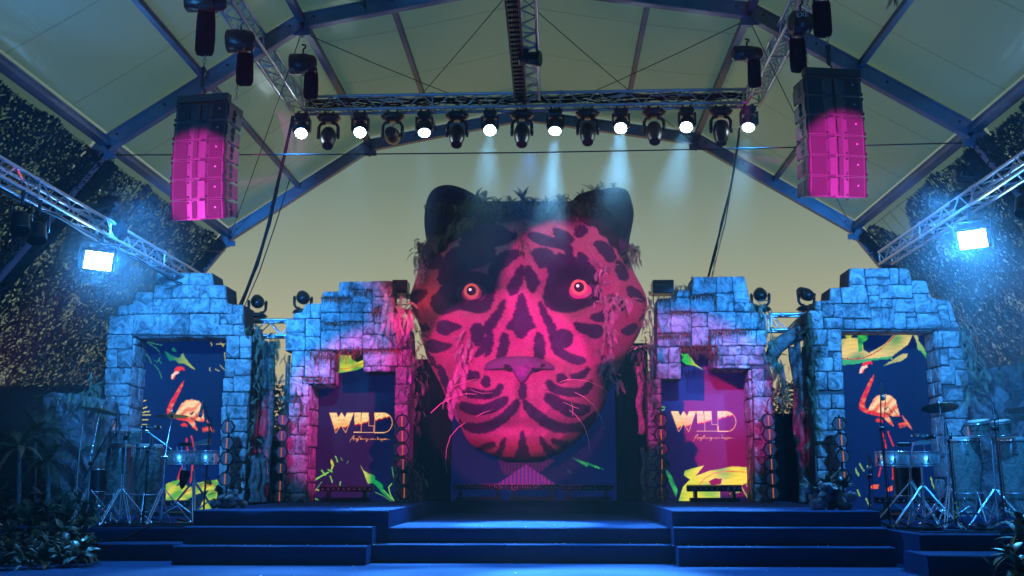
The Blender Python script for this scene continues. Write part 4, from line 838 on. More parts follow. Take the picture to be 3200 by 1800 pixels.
STR_A = [
 [(1040, 950), (1065, 1010), (1080, 1090), (1120, 1180), (1142, 1212), (1088, 1230), (1060, 1288), (1030, 1292), (1000, 1280), (985, 1225), (912, 1222), (962, 1180), (1000, 1080), (1015, 1000)],
 [(1000, 795), (1045, 735), (1052, 800), (1040, 870), (1000, 955), (960, 975), (925, 920), (965, 870)], [(1075, 735), (1135, 800), (1160, 860), (1175, 870), (1120, 965), (1085, 900), (1068, 820)],
 [(900, 645), (1000, 635), (1040, 650), (990, 690), (940, 735), (900, 765), (860, 795), (845, 860), (830, 930), (800, 900), (790, 790), (815, 720), (860, 685)],
 [(1100, 640), (1200, 615), (1280, 650), (1310, 720), (1310, 790), (1285, 830), (1245, 790), (1240, 740), (1180, 770), (1160, 730)],
 [(340, 1020), (420, 940), (480, 870), (560, 815), (680, 790), (790, 830), (830, 900), (825, 1000), (790, 1085), (720, 1105), (640, 1085), (560, 1065), (480, 1110), (400, 1112)],
 [(1230, 880), (1260, 800), (1350, 770), (1500, 780), (1600, 850), (1640, 960), (1600, 1035), (1500, 1060), (1440, 1092), (1330, 1095), (1240, 1070), (1200, 1000)],
 [(1085, 500), (1180, 510), (1280, 550), (1390, 565), (1425, 640), (1412, 700), (1370, 620), (1280, 605), (1180, 585), (1100, 545)], [(1575, 575), (1650, 565), (1720, 615), (1752, 700), (1705, 730), (1640, 650)],
 [(1270, 460), (1380, 500), (1440, 550), (1380, 595), (1300, 535)], [(1440, 470), (1500, 440), (1540, 480), (1500, 530), (1450, 530)], [(1320, 640), (1400, 720), (1440, 760), (1380, 780), (1330, 720)], [(1480, 640), (1540, 700), (1560, 780), (1500, 760), (1460, 690)],
 [(560, 560), (700, 520), (820, 540), (900, 500), (880, 560), (740, 600), (600, 620)], [(620, 660), (760, 650), (780, 700), (680, 720), (600, 730)], [(480, 460), (640, 430), (800, 440), (700, 480), (520, 500)],
 [(395, 1205), (440, 1158), (520, 1188), (595, 1212), (520, 1235), (470, 1272), (415, 1255)], [(655, 1200), (720, 1185), (748, 1230), (742, 1330), (700, 1362), (668, 1310)], [(305, 1335), (370, 1308), (440, 1340), (525, 1350), (440, 1392), (345, 1405)],
 [(1425, 1175), (1520, 1200), (1645, 1200), (1655, 1262), (1600, 1302), (1530, 1262), (1470, 1242)], [(1545, 1142), (1620, 1110), (1680, 1088), (1745, 1118), (1660, 1172), (1600, 1162)], [(1298, 1235), (1400, 1238), (1425, 1290), (1402, 1355), (1350, 1372), (1310, 1320)], [(1785, 1242), (1880, 1188), (1905, 1200), (1890, 1252), (1830, 1272)],
 [(885, 1258), (930, 1268), (942, 1330), (922, 1400), (905, 1470), (845, 1470), (880, 1360)], [(1150, 1258), (1182, 1258), (1212, 1340), (1205, 1470), (1145, 1470), (1138, 1340)],
 [(825, 1115), (860, 1088), (895, 1005), (915, 1030), (885, 1120), (835, 1205), (805, 1230), (825, 1300), (805, 1400), (760, 1445), (788, 1330), (775, 1258), (740, 1225)], [(1168, 1005), (1205, 1060), (1245, 1140), (1292, 1200), (1295, 1300), (1335, 1420), (1285, 1420), (1258, 1300), (1238, 1210), (1188, 1120)],
 [(200, 960), (300, 925), (330, 960), (260, 1010), (240, 1040), (200, 1020)], [(280, 700), (420, 660), (440, 700), (400, 780), (330, 760)], [(1850, 900), (1920, 940), (1980, 1020), (1900, 1010), (1830, 950)], [(1760, 700), (1820, 760), (1850, 860), (1780, 850), (1750, 780)], [(1700, 960), (1780, 1000), (1820, 1080), (1760, 1090), (1700, 1030)], [(270, 1200), (320, 1180), (340, 1230), (300, 1260)]]
STR_B = [
 [(1265, -30), (1312, -20), (1322, 80), (1400, 148), (1522, 165), (1502, 212), (1420, 203), (1318, 152), (1278, 80)], [(815, -20), (775, 100), (700, 162), (688, 138), (745, 80), (780, -20)],
 [(1150, 0), (1202, 10), (1212, 80), (1190, 162), (1138, 140), (1150, 70)], [(880, 0), (930, 0), (932, 80), (915, 152), (868, 162), (858, 130), (885, 60)],
 [(405, 205), (450, 255), (482, 340), (502, 445), (468, 400), (428, 320)], [(615, 268), (680, 272), (722, 280), (712, 322), (660, 332), (618, 312)],
 [(770, 300), (797, 330), (795, 370), (770, 385), (742, 368), (745, 325)], [(870, 362), (895, 375), (882, 432), (800, 472), (700, 467), (620, 452), (598, 430), (640, 388), (700, 412), (800, 427), (850, 400)],
 [(922, 458), (937, 480), (902, 532), (800, 582), (700, 592), (600, 572), (568, 520), (600, 498), (680, 532), (780, 522), (862, 480)], [(1022, 475), (1005, 560), (905, 652), (800, 722), (700, 732), (610, 702), (598, 658), (700, 672), (800, 652), (900, 590), (980, 500)],
 [(1340, 285), (1372, 305), (1370, 340), (1340, 350), (1308, 338), (1310, 300)], [(1405, 300), (1480, 288), (1553, 228), (1532, 292), (1480, 322), (1420, 322)], [(1222, 345), (1260, 338), (1300, 388), (1400, 405), (1500, 400), (1562, 328), (1572, 370), (1532, 442), (1400, 452), (1290, 432), (1240, 392)],
 [(1212, 450), (1250, 433), (1330, 480), (1420, 510), (1500, 530), (1562, 530), (1540, 572), (1450, 612), (1380, 602), (1290, 542), (1220, 492)], [(1042, 475), (1100, 518), (1200, 598), (1300, 660), (1400, 680), (1520, 650), (1602, 558), (1592, 642), (1522, 712), (1400, 722), (1280, 722), (1180, 662), (1075, 580)],
 [(1030, 362), (1068, 368), (1068, 440), (1048, 485), (1022, 450)], [(1040, 725), (1052, 725), (1062, 800), (1092, 900), (1125, 965), (955, 965), (1010, 890), (1030, 800)], [(915, 762), (902, 840), (882, 905), (825, 930), (868, 860), (890, 800)], [(1168, 750), (1202, 790), (1262, 850), (1312, 895), (1240, 915), (1210, 850)],
 [(832, 798), (842, 832), (740, 862), (698, 850), (740, 830)], [(1258, 773), (1320, 800), (1402, 798), (1350, 832), (1290, 818)], [(820, 912), (930, 925), (1040, 925), (1240, 912), (1190, 970), (1040, 980), (890, 965)], [(1640, 130), (1700, 200), (1740, 300), (1690, 440), (1660, 300)], [(320, 120), (380, 160), (400, 240), (350, 220)], [(470, 470), (540, 540), (575, 650), (520, 600)]]
STR_A += [[(2090 - x, y) for x, y in q][::-1] for q in STR_A[7:8] + STR_A[9:10]]  # right-side stripes mirrored to darken the unlit left forehead
STR_A += [[(470, 640), (600, 600), (760, 600), (860, 640), (800, 720), (700, 760), (560, 800), (440, 900), (400, 860)], [(560, 470), (700, 430), (880, 440), (960, 500), (880, 560), (700, 540), (600, 560)],  # these two broad stripes put the left forehead's shade into the colour
 [(1240, 700), (1330, 660), (1430, 690), (1560, 740), (1620, 820), (1600, 900), (1250, 880)]]
for q in STR_A: sp(zA, q)
for q in STR_B: sp(zB, q)
hy_ = (HY - zB(0, 740)[1]) / 40; w_ = np.clip(hy_, 0, 1)[..., None] * .75; C = C * (1 - w_) + (C * np.array([1.0, .35, .38])) * w_     # redder towards the chin
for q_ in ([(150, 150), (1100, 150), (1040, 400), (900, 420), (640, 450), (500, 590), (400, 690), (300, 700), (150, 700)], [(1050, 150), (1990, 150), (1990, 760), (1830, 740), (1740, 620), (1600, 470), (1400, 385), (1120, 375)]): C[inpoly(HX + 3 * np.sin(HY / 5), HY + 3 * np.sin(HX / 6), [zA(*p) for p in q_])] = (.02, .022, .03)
wt_ = np.clip((zA(0, 470)[1] - HY - 6 * np.sin(HX / 17)) / 30, 0, 1)[..., None]; C = C * (1 - wt_) + np.array((.05, .055, .07)) * wt_       # darkens towards the top, under the ferns
Cb = C.copy()
for _ in range(1): C = (np.roll(C, 1, 0) + np.roll(C, -1, 0) + np.roll(C, 1, 1) + np.roll(C, -1, 1) + 2 * C) / 6
hc = P(1640, 1050, CY); cat = thing('cat_head', 'giant furry tiger head with glowing eyes in the middle of the stage', 'giant cat head', (hc.x, CY, Z3))
off = np.array(cat.location)
def grid_obj(name, V, col, material, parent, flip=False):
    nr, nc = V.shape[:2]; i = (np.arange(nc - 1)[None, :] + (np.arange(nr - 1) * nc)[:, None]).reshape(-1)
    F = np.stack([i, i + nc, i + nc + 1, i + 1], -1).astype(np.int32)
    if flip: F = F[:, ::-1].copy()
    me = bpy.data.meshes.new(name); me.vertices.add(nr * nc); me.vertices.foreach_set('co', (V.reshape(-1, 3) - off).reshape(-1))
    me.loops.add(len(F) * 4); me.loops.foreach_set('vertex_index', F.reshape(-1)); me.polygons.add(len(F)); me.polygons.foreach_set('loop_start', np.arange(0, len(F) * 4, 4, dtype=np.int32)); me.polygons.foreach_set('loop_total', np.full(len(F), 4, np.int32))
    me.polygons.foreach_set('use_smooth', np.ones(len(F), bool)); me.update(calc_edges=True)
    if col is not None:
        ca = me.color_attributes.new('Col', 'FLOAT_COLOR', 'POINT'); ca.data.foreach_set('color', np.concatenate([col, np.ones(col.shape[:2] + (1,))], -1).reshape(-1).astype(np.float32))
    me.materials.append(material); o = link(bpy.data.objects.new(name, me)); o.parent = parent; return o
# front face wraps round to a shallow back as one continuous sheet
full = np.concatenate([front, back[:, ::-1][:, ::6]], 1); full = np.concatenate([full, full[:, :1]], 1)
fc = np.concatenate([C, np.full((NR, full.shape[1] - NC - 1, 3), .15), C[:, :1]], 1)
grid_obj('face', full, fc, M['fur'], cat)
mb = MB(); top = [tuple(p) for p in front[0, ::12]] + [tuple(p) for p in back[0, ::-12]]; mb.add(top, [tuple(range(len(top)))[::-1]]); mb.build('crown_patch', M['moss'], cat)
def ear(pts, f, Yc, thick, label):
    q = [f(*p) for p in pts]
    for _ in range(2): q = [t for a, b in zip(q, q[1:] + q[:1]) for t in ((a[0] * .75 + b[0] * .25, a[1] * .75 + b[1] * .25), (a[0] * .25 + b[0] * .75, a[1] * .25 + b[1] * .75))]
    cx = sum(p[0] for p in q) / len(q); cy = sum(p[1] for p in q) / len(q); n = len(q); vs = []; fs = []
    for s_, d in ((1.0, .12), (1.0, .0), (.93, -.07), (.75, -.05), (.45, .10), (.1, .18)):
        for p in q: vs.append(P(cx + (p[0] - cx) * s_, cy + (p[1] - cy) * s_, Yc + d * thick / .12))
    for r_ in range(5):
        for i in range(n): j = (i + 1) % n; fs.append((r_ * n + i, r_ * n + j, r_ * n + n + j, r_ * n + n + i))
    fs.append(tuple(range(n))[::-1]); fs.append(tuple(range(5 * n, 6 * n)))
    mb = MB(); mb.add(vs, fs, True); return mb.build('ear', M['earfur'], cat)
M['earfur'] = mat('ear_fur', (.035, .04, .06), .95, bump=(40, .8, .03))
ear([(300, 420), (315, 270), (345, 200), (385, 158), (460, 136), (540, 145), (620, 175), (700, 220), (790, 290), (760, 420), (640, 560), (480, 660), (330, 640), (318, 550)], zA, 17.05, .12, '')
ear([(1400, 300), (1450, 215), (1560, 180), (1700, 160), (1780, 156), (1845, 180), (1880, 300), (1888, 370), (1872, 460), (1850, 560), (1845, 660), (1750, 640), (1600, 560), (1480, 440)], zA, 17.05, .12, '')
# nose leather
def patch(name, pts, f, rise, matr, rings=((1.0, -.015), (.96, .5), (.8, .85), (.5, 1.0), (.15, 1.05)), base=None):
    q = [f(*p) for p in pts]
    for _ in range(2): q = [t for a, b in zip(q, q[1:] + q[:1]) for t in ((a[0] * .75 + b[0] * .25, a[1] * .75 + b[1] * .25), (a[0] * .25 + b[0] * .75, a[1] * .25 + b[1] * .75))]
    cx, cy = base or (sum(p[0] for p in q) / len(q), sum(p[1] for p in q) / len(q)); n = len(q); vs = []; fs = []
    for s_, d in rings:
        for p in q:
            x = cx + (p[0] - cx) * s_; y = cy + (p[1] - cy) * s_; vs.append(P(x, y, headY(x, y) - .01 - d * rise))
    for r_ in range(len(rings) - 1):
        for i in range(n): j = (i + 1) % n; fs.append((r_ * n + i, r_ * n + j, r_ * n + n + j, r_ * n + n + i))
    fs.append(tuple(range((len(rings) - 1) * n, len(rings) * n)))
    mb = MB(); mb.add(vs, fs, True); return mb.build(name, matr, cat)
M['nose'] = mat('nose_satin', (.17, .07, .20), .38, bump=(9, .8, .05))
M['nostril'] = mat('nostril_dark', (.02, .01, .02), .9)
nz = patch('nose', [(748, 245), (775, 200), (830, 175), (880, 160), (960, 150), (1130, 153), (1200, 178), (1260, 205), (1295, 235), (1285, 258), (1200, 245), (1125, 262), (1095, 300), (1065, 350), (1040, 368), (1012, 340), (985, 290), (960, 245), (860, 245), (760, 258)], zB, .11, M['nose'], base=zB(1035, 225))
patch('nostril', [(830, 215), (900, 200), (960, 225), (975, 250), (940, 262), (880, 240)], zB, .145, M['nostril'], rings=((1, .7), (.5, .7)))
patch('nostril', [(1110, 235), (1170, 205), (1230, 215), (1200, 235), (1150, 262), (1115, 262)], zB, .145, M['nostril'], rings=((1, .7), (.5, .7)))
# eyes
M['eyeball'] = mat('eyeball_pink', (.7, .14, .28), .15, emit=(.6, .02, .18), es=.22)
M['irisc'] = mat('iris_orange', (.9, .30, .2), .25, emit=(1.0, .11, .10), es=.62)
M['pupil'] = mat('pupil', (.03, .005, .03), .08, emit=(.10, .0, .05), es=.4)
M['glint'] = mat('eye_glint', (1, .8, .9), .2, emit=(1, .75, .85), es=1.2)  # small glowing disc that stands in for the eye's highlight
def eye(x, y, r, px, py, pr, sq):
    cx, cy = zA(x, y); Yc = headY(cx, cy) + .02; c = P(cx, cy, Yc); s_ = Yc / FPX / 2.4156
    mb = MB(); mb.lathe([(r * s_ * math.sin(a), -r * s_ * (math.cos(a)) * .55) for a in np.linspace(math.pi * .52, .02, 10)], c, (0, 1, 0), 32)
    mb.v = [(vx, vy, c.z + (vz - c.z) * sq) for vx, vy, vz in mb.v]; e = mb.build('eyeball', M['eyeball'], cat)
    qx, qy = zA(px, py); yo = Yc - r * s_ * .50
    mb = MB(); p = P(qx, qy, yo); mb.lathe([(pr * 1.5 * s_, .02), (pr * 1.45 * s_, -.008), (pr * .9 * s_, -.02), (.001, -.022)], p, (0, 1, 0), 28); i = mb.build('iris', M['irisc'], e)
    mb = MB(); mb.lathe([(pr * s_, .0), (pr * .9 * s_, -.032), (.001, -.04)], p, (0, 1, 0), 24); mb.build('pupil', M['pupil'], e)
    mb = MB(); p2 = P(qx - 4.0, qy - 4.2, yo - .045); mb.lathe([(pr * .27 * s_, 0), (pr * .2 * s_, -.006), (.001, -.008)], p2, (0, 1, 0), 12); mb.build('glint', M['glint'], e)
    # lids: dark padded ring
    mb = MB(); pts = []
    for k in range(25):
        a = 2 * math.pi * k / 24; X_ = x + math.cos(a) * r * 1.22; Y_ = y + math.sin(a) * r * 1.08 * sq + (12 if math.sin(a) < 0 else 0) * abs(math.cos(a))
        q = zA(X_, Y_); pts.append(P(*q, Yc - .05))
    mb.tube(pts, .045, 8); mb.build('eyelid', M['lid'], cat)
M['lid'] = mat('eyelid_cloth', (.10, .06, .12), .9, bump=(60, .6))
eye(665, 958, 82, 660, 940, 40, .95); eye(1478, 940, 98, 1472, 912, 42, .84)
# whiskers
M['whisker'] = mat('whisker_fibre', (.8, .5, .45), .4)
for q in ([(700, 325), (640, 338), (575, 362), (500, 390)], [(820, 430), (740, 432), (690, 420), (650, 402)], [(700, 440), (620, 435), (520, 460), (430, 510), (352, 582)], [(830, 555), (760, 575), (695, 608)], [(612, 655), (560, 690), (500, 760), (472, 850), (465, 950), (475, 1037)],
          [(1330, 348), (1380, 330), (1450, 328), (1540, 340), (1610, 370), (1665, 395)], [(1440, 425), (1510, 460), (1580, 520), (1635, 610), (1667, 705)], [(1400, 560), (1450, 600), (1510, 680), (1545, 780), (1553, 880)], [(1350, 500), (1420, 530), (1470, 548)], [(1412, 490), (1424, 540), (1424, 605)], [(560, 470), (640, 445), (720, 437)]):
    mb = MB(); n = len(q); pts = []
    x0, y0 = zB(*q[0]); D0 = headY(x0, y0) - .03
    for i, p in enumerate(q): pts.append(P(*zB(*p), D0 - .35 * i / (n - 1)))
    mb.tube(pts, [.0075 - .004 * i / (n - 1) for i in range(n)], 5); mb.build('whisker', M['whisker'], cat)
# neck cloth behind the chin, rising from the stage, and black wings beside the head
def drape(x0, x1, z0, z1, Y, label):
    mb = MB(); n = int((x1 - x0) / .04) + 2; vs = []; fs = []
    for i in range(n + 1):
        x = x0 + (x1 - x0) * i / n; d = .035 * math.sin(x * 26) + .02 * math.sin(x * 61 + 1)
        vs += [(x, Y + d, z0), (x, Y + d * .6, z1)]
    for i in range(n): fs.append((2 * i, 2 * i + 2, 2 * i + 3, 2 * i + 1))
    mb.add(vs, fs, True); mb.box(((x0 + x1) / 2, Y + .02, z1 + .02), (x1 - x0, .04, .04)); o = mb.build('stage_drape', M['drape']); tag(o, label, 'stage curtain')
drape(P(1290, 1400, 17.5).x, P(1410, 1400, 17.5).x, Z3, P(1290, 1130, 17.5).z, 17.5, 'black curtain closing the gap left of the centre screen')
drape(P(1925, 1400, 17.5).x, P(2030, 1400, 17.5).x, Z3, P(1925, 1080, 17.5).z, 17.5, 'black curtain closing the gap right of the centre screen')
# ================================================================== TRUSSES
def truss(label, a, b, size, panel=None, depthv=None, cat_='truss', w=.024, up=None):
    a = Vector(a); b = Vector(b); ax = (b - a).normalized(); upv = up or Vector((0, 0, 1)); upv = (upv - ax * upv.dot(ax)).normalized(); sd = ax.cross(upv)
    root = thing('lighting_truss', label, cat_, a); L = (b - a).length; n = max(2, round(L / (panel or size * 1.05)))
    cs = [(sx_, sz_) for sx_ in (-1, 1) for sz_ in (-1, 1)]
    for sx_, sz_ in cs:
        mb = MB(); o_ = sd * (sx_ * size / 2) + upv * (sz_ * size / 2); mb.cyl(a + o_, b + o_, w, n=8); mb.build('chord', M['alu'], root)
    mb = MB()
    for fa_, fb_ in (((-1, -1), (-1, 1)), ((1, -1), (1, 1)), ((-1, -1), (1, -1)), ((-1, 1), (1, 1))):
        pa_ = sd * (fa_[0] * size / 2) + upv * (fa_[1] * size / 2); pb_ = sd * (fb_[0] * size / 2) + upv * (fb_[1] * size / 2)
        for i in range(n):
            p = a + ax * (L * i / n); q = a + ax * (L * (i + 1) / n)
            mb.cyl(p + (pa_ if i % 2 else pb_), q + (pb_ if i % 2 else pa_), w * .42, n=5, caps=False)
        for t in [0, L] + [k * 2.0 for k in range(1, int(L / 2))]:
            mb.cyl(a + ax * min(max(t, .03), L - .03) + pa_, a + ax * min(max(t, .03), L - .03) + pb_, w * .55, n=6, caps=False)
    o = mb.build('bracing', M['alu'], root); o['kind'] = 'stuff'
    mb = MB()
    for t in [k * 2.0 for k in range(1, int(L / 2))]:
        for sx_, sz_ in cs: o_ = sd * (sx_ * size / 2) + upv * (sz_ * size / 2); mb.cyl(a + ax * (t - .05) + o_, a + ax * (t + .05) + o_, w * 1.35, n=8)
    if mb.v: mb.build('coupler', M['alu'], root)['kind'] = 'stuff'
    return root
YT = 15.8; TS = .215
pl = P(935, 330, YT); pr = P(2352, 306, YT); TZ = (pl.z + pr.z) / 2
TX0, TX1 = pl.x, pr.x
truss('long front truss carrying the row of moving lights', (TX0 + TS / 2 + .02, YT, pl.z), (TX1 - TS / 2 - .02, YT, pr.z), TS)
truss('left side truss running overhead towards the camera', (TX0, YT + TS / 2, pl.z), (TX0, 7.0, pl.z + .02), TS)
truss('right side truss running overhead towards the camera', (TX1, YT + TS / 2, pr.z), (TX1, 7.0, pr.z + .02), TS)
pc = P(1652, 318, YT)
truss('middle truss running overhead towards the camera', (pc.x + .06, YT - TS / 2 - .02, pc.z + .10), (pc.x + .06, 7.0, pc.z + .12), TS)
# black cable tray with red edge hung beside the middle truss
tray = thing('cable_tray', 'long black cable ladder hanging along the middle truss', 'cable tray', (pc.x - .2, 11, pc.z))
mb = MB(); mb.box((pc.x - .20, 11.4, pc.z - .06), (.025, 8.4, .12)); mb.box((pc.x - .04, 11.4, pc.z - .06), (.025, 8.4, .12)); mb.build('side_rail', M['black'], tray)
mb = MB()
for k in range(56): mb.box((pc.x - .12, 7.3 + k * .15, pc.z - .08), (.14, .03, .03))
mb.build('rung', M['black'], tray)
mb = MB()
for k in range(5): mb.tube([(pc.x - .17 + k * .025, 15.5 - j * .7, pc.z - .03 + .01 * math.sin(j * 1.7 + k)) for j in range(12)], .009, 5)
mb.build('cable', M['rubber'], tray)
# sagging cables inside the front truss
mb = MB()
for k in range(7):
    r_ = random.Random(k); pts = []
    for j in range(26):
        x = TX0 + .1 + (TX1 - TX0 - .2) * j / 25; pts.append((x, YT + r_.uniform(-.05, .05), pl.z + (pr.z - pl.z) * j / 25 - .02 + r_.uniform(-.05, .05) + .015 * k))
    mb.tube(pts, .011, 5)
tag(mb.build('cable_bundle', M['rubber']), 'black cables lying loosely inside the front truss', 'cables')
# side trusses at eye level in front of the nets
XL_ = -6.0; h1 = XL_ / -1.767; h2 = XL_ / -1.877
tl = truss('low left truss running along the camouflage netting', (XL_, 17.6, CAM.z + (h1 + h2) / 2), (XL_, 7.5, CAM.z + (h1 + h2) / 2), h1 - h2, .3)
XR_ = 5.62; a_r = (3200 - 1725) / (1495 - 512)
h1r = XR_ / a_r; h2r = h1r - .2
tr_ = truss('low right truss running along the camouflage netting', (XR_, 17.6, CAM.z + (h1r + h2r) / 2), (XR_, 7.5, CAM.z + (h1r + h2r) / 2), .2, .3)
mb = MB(); mb.tube([(XL_ + .08, 17 - j * .8, CAM.z + h2 - .08 - .06 * abs(math.sin(j * 1.1))) for j in range(12)], .012, 5); mb.tube([(XL_ + .03, 17 - j * .8, CAM.z + h2 - .05 - .09 * abs(math.sin(j * .9 + 1))) for j in range(12)], .010, 5)
tag(mb.build('cable_bundle', M['rubber']), 'loose cables slung under the low left truss', 'cables')
# horizontal truss pieces joining the gates at the back
q0 = P(690 / .805, 827 / .805, 17.5); q1 = P(2025 / .805, 812 / .805, 17.5)
truss('short rear truss joining the two left gates', (P(750, 1028, 17.5).x, 17.5, q0.z), (P(930, 1028, 17.5).x, 17.5, q0.z), .26, w=.025)
truss('short rear truss joining the two right gates', (P(2400, 1005, 17.5).x, 17.5, q1.z), (P(2560, 1005, 17.5).x, 17.5, q1.z), .26, w=.025)
truss('short rear truss between the left broken gate and the cat head', (P(1215, 945, 17.6).x, 17.6, P(1215, 950, 17.6).z), (P(1310, 945, 17.6).x, 17.6, P(1215, 950, 17.6).z), .26, w=.025)
# ================================================================== MOVING LIGHTS
def lens_dots(mb, r, c, n1=6, n2=12):
    for rr_, n_ in ((0, 1), (r * .45, n1), (r * .82, n2)):
        for k in range(n_): a = 2 * math.pi * k / n_; mb.lathe([(r * .17, 0), (r * .17, -.004), (r * .1, -.008)], (c[0] + rr_ * math.cos(a), c[1] + rr_ * math.sin(a), c[2]), (0, 0, 1), 10)
def make_wash():
    t = thing('wash_light', 'x', 'moving light')
    mb = MB(); mb.box((0, 0, -.06), (.21, .16, .10), bev=.02); mb.build('base', M['blackm'], t)
    
    for sg in (-1, 1): mb = MB(); mb.box((sg * .06, 0, .012), (.03, .04, .05)); mb.build('clamp', M['black'], t)
    mb = MB(); mb.box((-.125, 0, -.20), (.028, .10, .22), bev=.01); mb.box((.125, 0, -.20), (.028, .10, .22), bev=.01); mb.box((0, 0, -.125), (.25, .10, .028), bev=.008); mb.build('yoke', M['blackm'], t)
    h = link(bpy.data.objects.new('head', None)); h.parent = t
    mb = MB(); mb.lathe([(.05, .12), (.095, .10), (.112, .03), (.112, -.07), (.104, -.10), (.098, -.10)], (0, 0, 0), (0, 0, 1), 20)
    for k in range(12): a = math.pi * k / 6; mb.box((math.cos(a) * .103, math.sin(a) * .103, .06), (.012, .012, .07))
    me = mb.build('head_shell', M['blackm'], None); bpy.data.objects.remove(h); me.parent = t; me.name = 'head'; me.location = (0, 0, -.27)
    mb = MB(); mb.lathe([(.097, -.101), (.06, -.106), (.001, -.108)], (0, 0, 0), (0, 0, 1), 20); l = mb.build('lens', M['lenslit'], me, local=True)
    mb = MB(); lens_dots(mb, .092, (0, 0, -.107)); d = mb.build('led_cells', M['lensled'], me, local=True)
    return t, me
def make_spot():
    t = thing('spot_light', 'x', 'moving light')
    mb = MB(); mb.lathe([(.10, .0), (.155, -.012), (.175, -.045), (.165, -.085), (.12, -.11), (.05, -.125)], (0, 0, 0), (0, 0, 1), 20); mb.box((0, 0, -.045), (.37, .12, .03), bev=.01); mb.build('base', M['blackm'], t)
    
    for sg in (-1, 1): mb = MB(); mb.box((sg * .07, 0, .03), (.03, .04, .06)); mb.build('clamp', M['black'], t)
    mb = MB()
    for sg in (-1, 1): mb.tube([(sg * .05, 0, -.13), (sg * .12, 0, -.145), (sg * .152, 0, -.20), (sg * .155, 0, -.36)], [.026, .026, .026, .030], 8); mb.cyl((sg * .14, 0, -.36), (sg * .175, 0, -.36), .035, n=12)
    mb.build('yoke', M['blackm'], t)
    mb = MB(); mb.lathe([(.05, .17), (.10, .14), (.122, .06), (.125, -.04), (.105, -.15), (.080, -.215), (.080, -.23), (.070, -.23)], (0, 0, 0), (0, 0, 1), 22)
    h = mb.build('head', M['blackm'], t); h.location = (0, 0, -.36)
    mb = MB(); mb.lathe([(.070, -.222), (.04, -.216), (.001, -.212)], (0, 0, 0), (0, 0, 1), 20); mb.build('lens', M['lensdark'], h, local=True)
    mb = MB(); mb.tube([(math.cos(a) * .081, math.sin(a) * .081, -.228) for a in np.linspace(0, 2 * math.pi, 21)], .006, 5); mb.build('lens_ring', M['steelw'], h, local=True)
    return t, h
ORD = ['first', 'second', 'third', 'fourth', 'fifth', 'sixth', 'seventh', 'eighth']
wash0, _ = make_wash(); spot0, _ = make_spot()
wx = [(760, 356), (907, 348), (1068, 346), (1233, 342), (1397, 335), (1562, 333), (1728, 331), (1884, 328)]
sxs = [(827, 390, 8), (988, 360, 60), (1150, 385, 4), (1313, 380, 0), (1478, 375, 6), (1645, 372, 4), (1813, 367, -14)]
aims = [(-3.2, 10.2), (-2.3, 10.0), (-1.6, 12.6), (-.9, 10.0), (-.3, 13.0), (.3, 10.0), (.4, 10.3), (1.6, 12.4)]
pw = [4000, 5000, 8000, 12000, 18000, 16000, 11000, 6000]
for i, (px, py) in enumerate(wx):
    x = P(px / .805, 380, YT - .02).x; z = pl.z + (pr.z - pl.z) * (x - TX0) / (TX1 - TX0) - TS / 2 - .035
    o = wash0 if i == 0 else dup(wash0, (0, 0, 0))
    o.location = (x, YT - .02, z); o.rotation_euler = (0, 0, 0)
    o['label'] = ('lit round blue white wash light, ' + ORD[i] + ' from the left under the front truss') if i < 7 else 'lit round blue white wash light at the right end of the front truss'
    o['group'] = 'lit wash lights under the front truss'
    hd = [c for c in o.children if c.name.startswith('head')][0]
    hp = Vector(o.location) + Vector((0, 0, -.27)); tgt = Vector((aims[i][0], aims[i][1], 0)); d = (tgt - hp).normalized()
    hd.rotation_euler = d.to_track_quat('-Z', 'Y').to_euler()
    spot('wash_beam', hp + d * .13, tgt, pw[i], PALE, 9.5, .7, .09)
for i, (px, py, rx) in enumerate(sxs):
    x = P(px / .805, 380, YT).x; z = pl.z + (pr.z - pl.z) * (x - TX0) / (TX1 - TX0) - TS / 2 - .06
    o = spot0 if i == 0 else dup(spot0, (0, 0, 0))
    o.location = (x, YT, z); o['label'] = 'dark unlit spot light, ' + ORD[i] + ' from the left, hanging under the front truss' if i < 6 else 'dark unlit spot light under the front truss, turned down and furthest right'
    o['group'] = 'unlit spot lights under the front truss'
    hd = [c for c in o.children if c.name.startswith('head')][0]; hd.rotation_euler = (R(-28 - rx), 0, R((10, 0, 2, 0, -3, -3, -16)[i]))
# moving heads standing on the rear trusses, lens up
up_spots = [(646, 800, 'black moving light standing on the rear truss beside the far left gate', 20), (761, 790, 'black moving light half hidden behind the top left of the left broken gate', 20),
            (1914, 783, 'black moving light with open yoke above the right edge of the right broken gate', -10), (2030, 782, 'black moving light with a small amber reflection beside the far right gate', 15)]
for px, py, lab, rz in up_spots:
    p = P(px / .805, py / .805, 17.5); o = dup(spot0, (p.x, 17.5, p.z - .01), (math.pi, 0, R(rz)), lab, 'moving lights on the rear trusses', (.92, .92, .80)); del o['group']
    o['group'] = 'moving lights on the rear trusses'
    hd = [c for c in o.children if c.name.startswith('head')][0]; hd.rotation_euler = (R(-60), 0, 0)
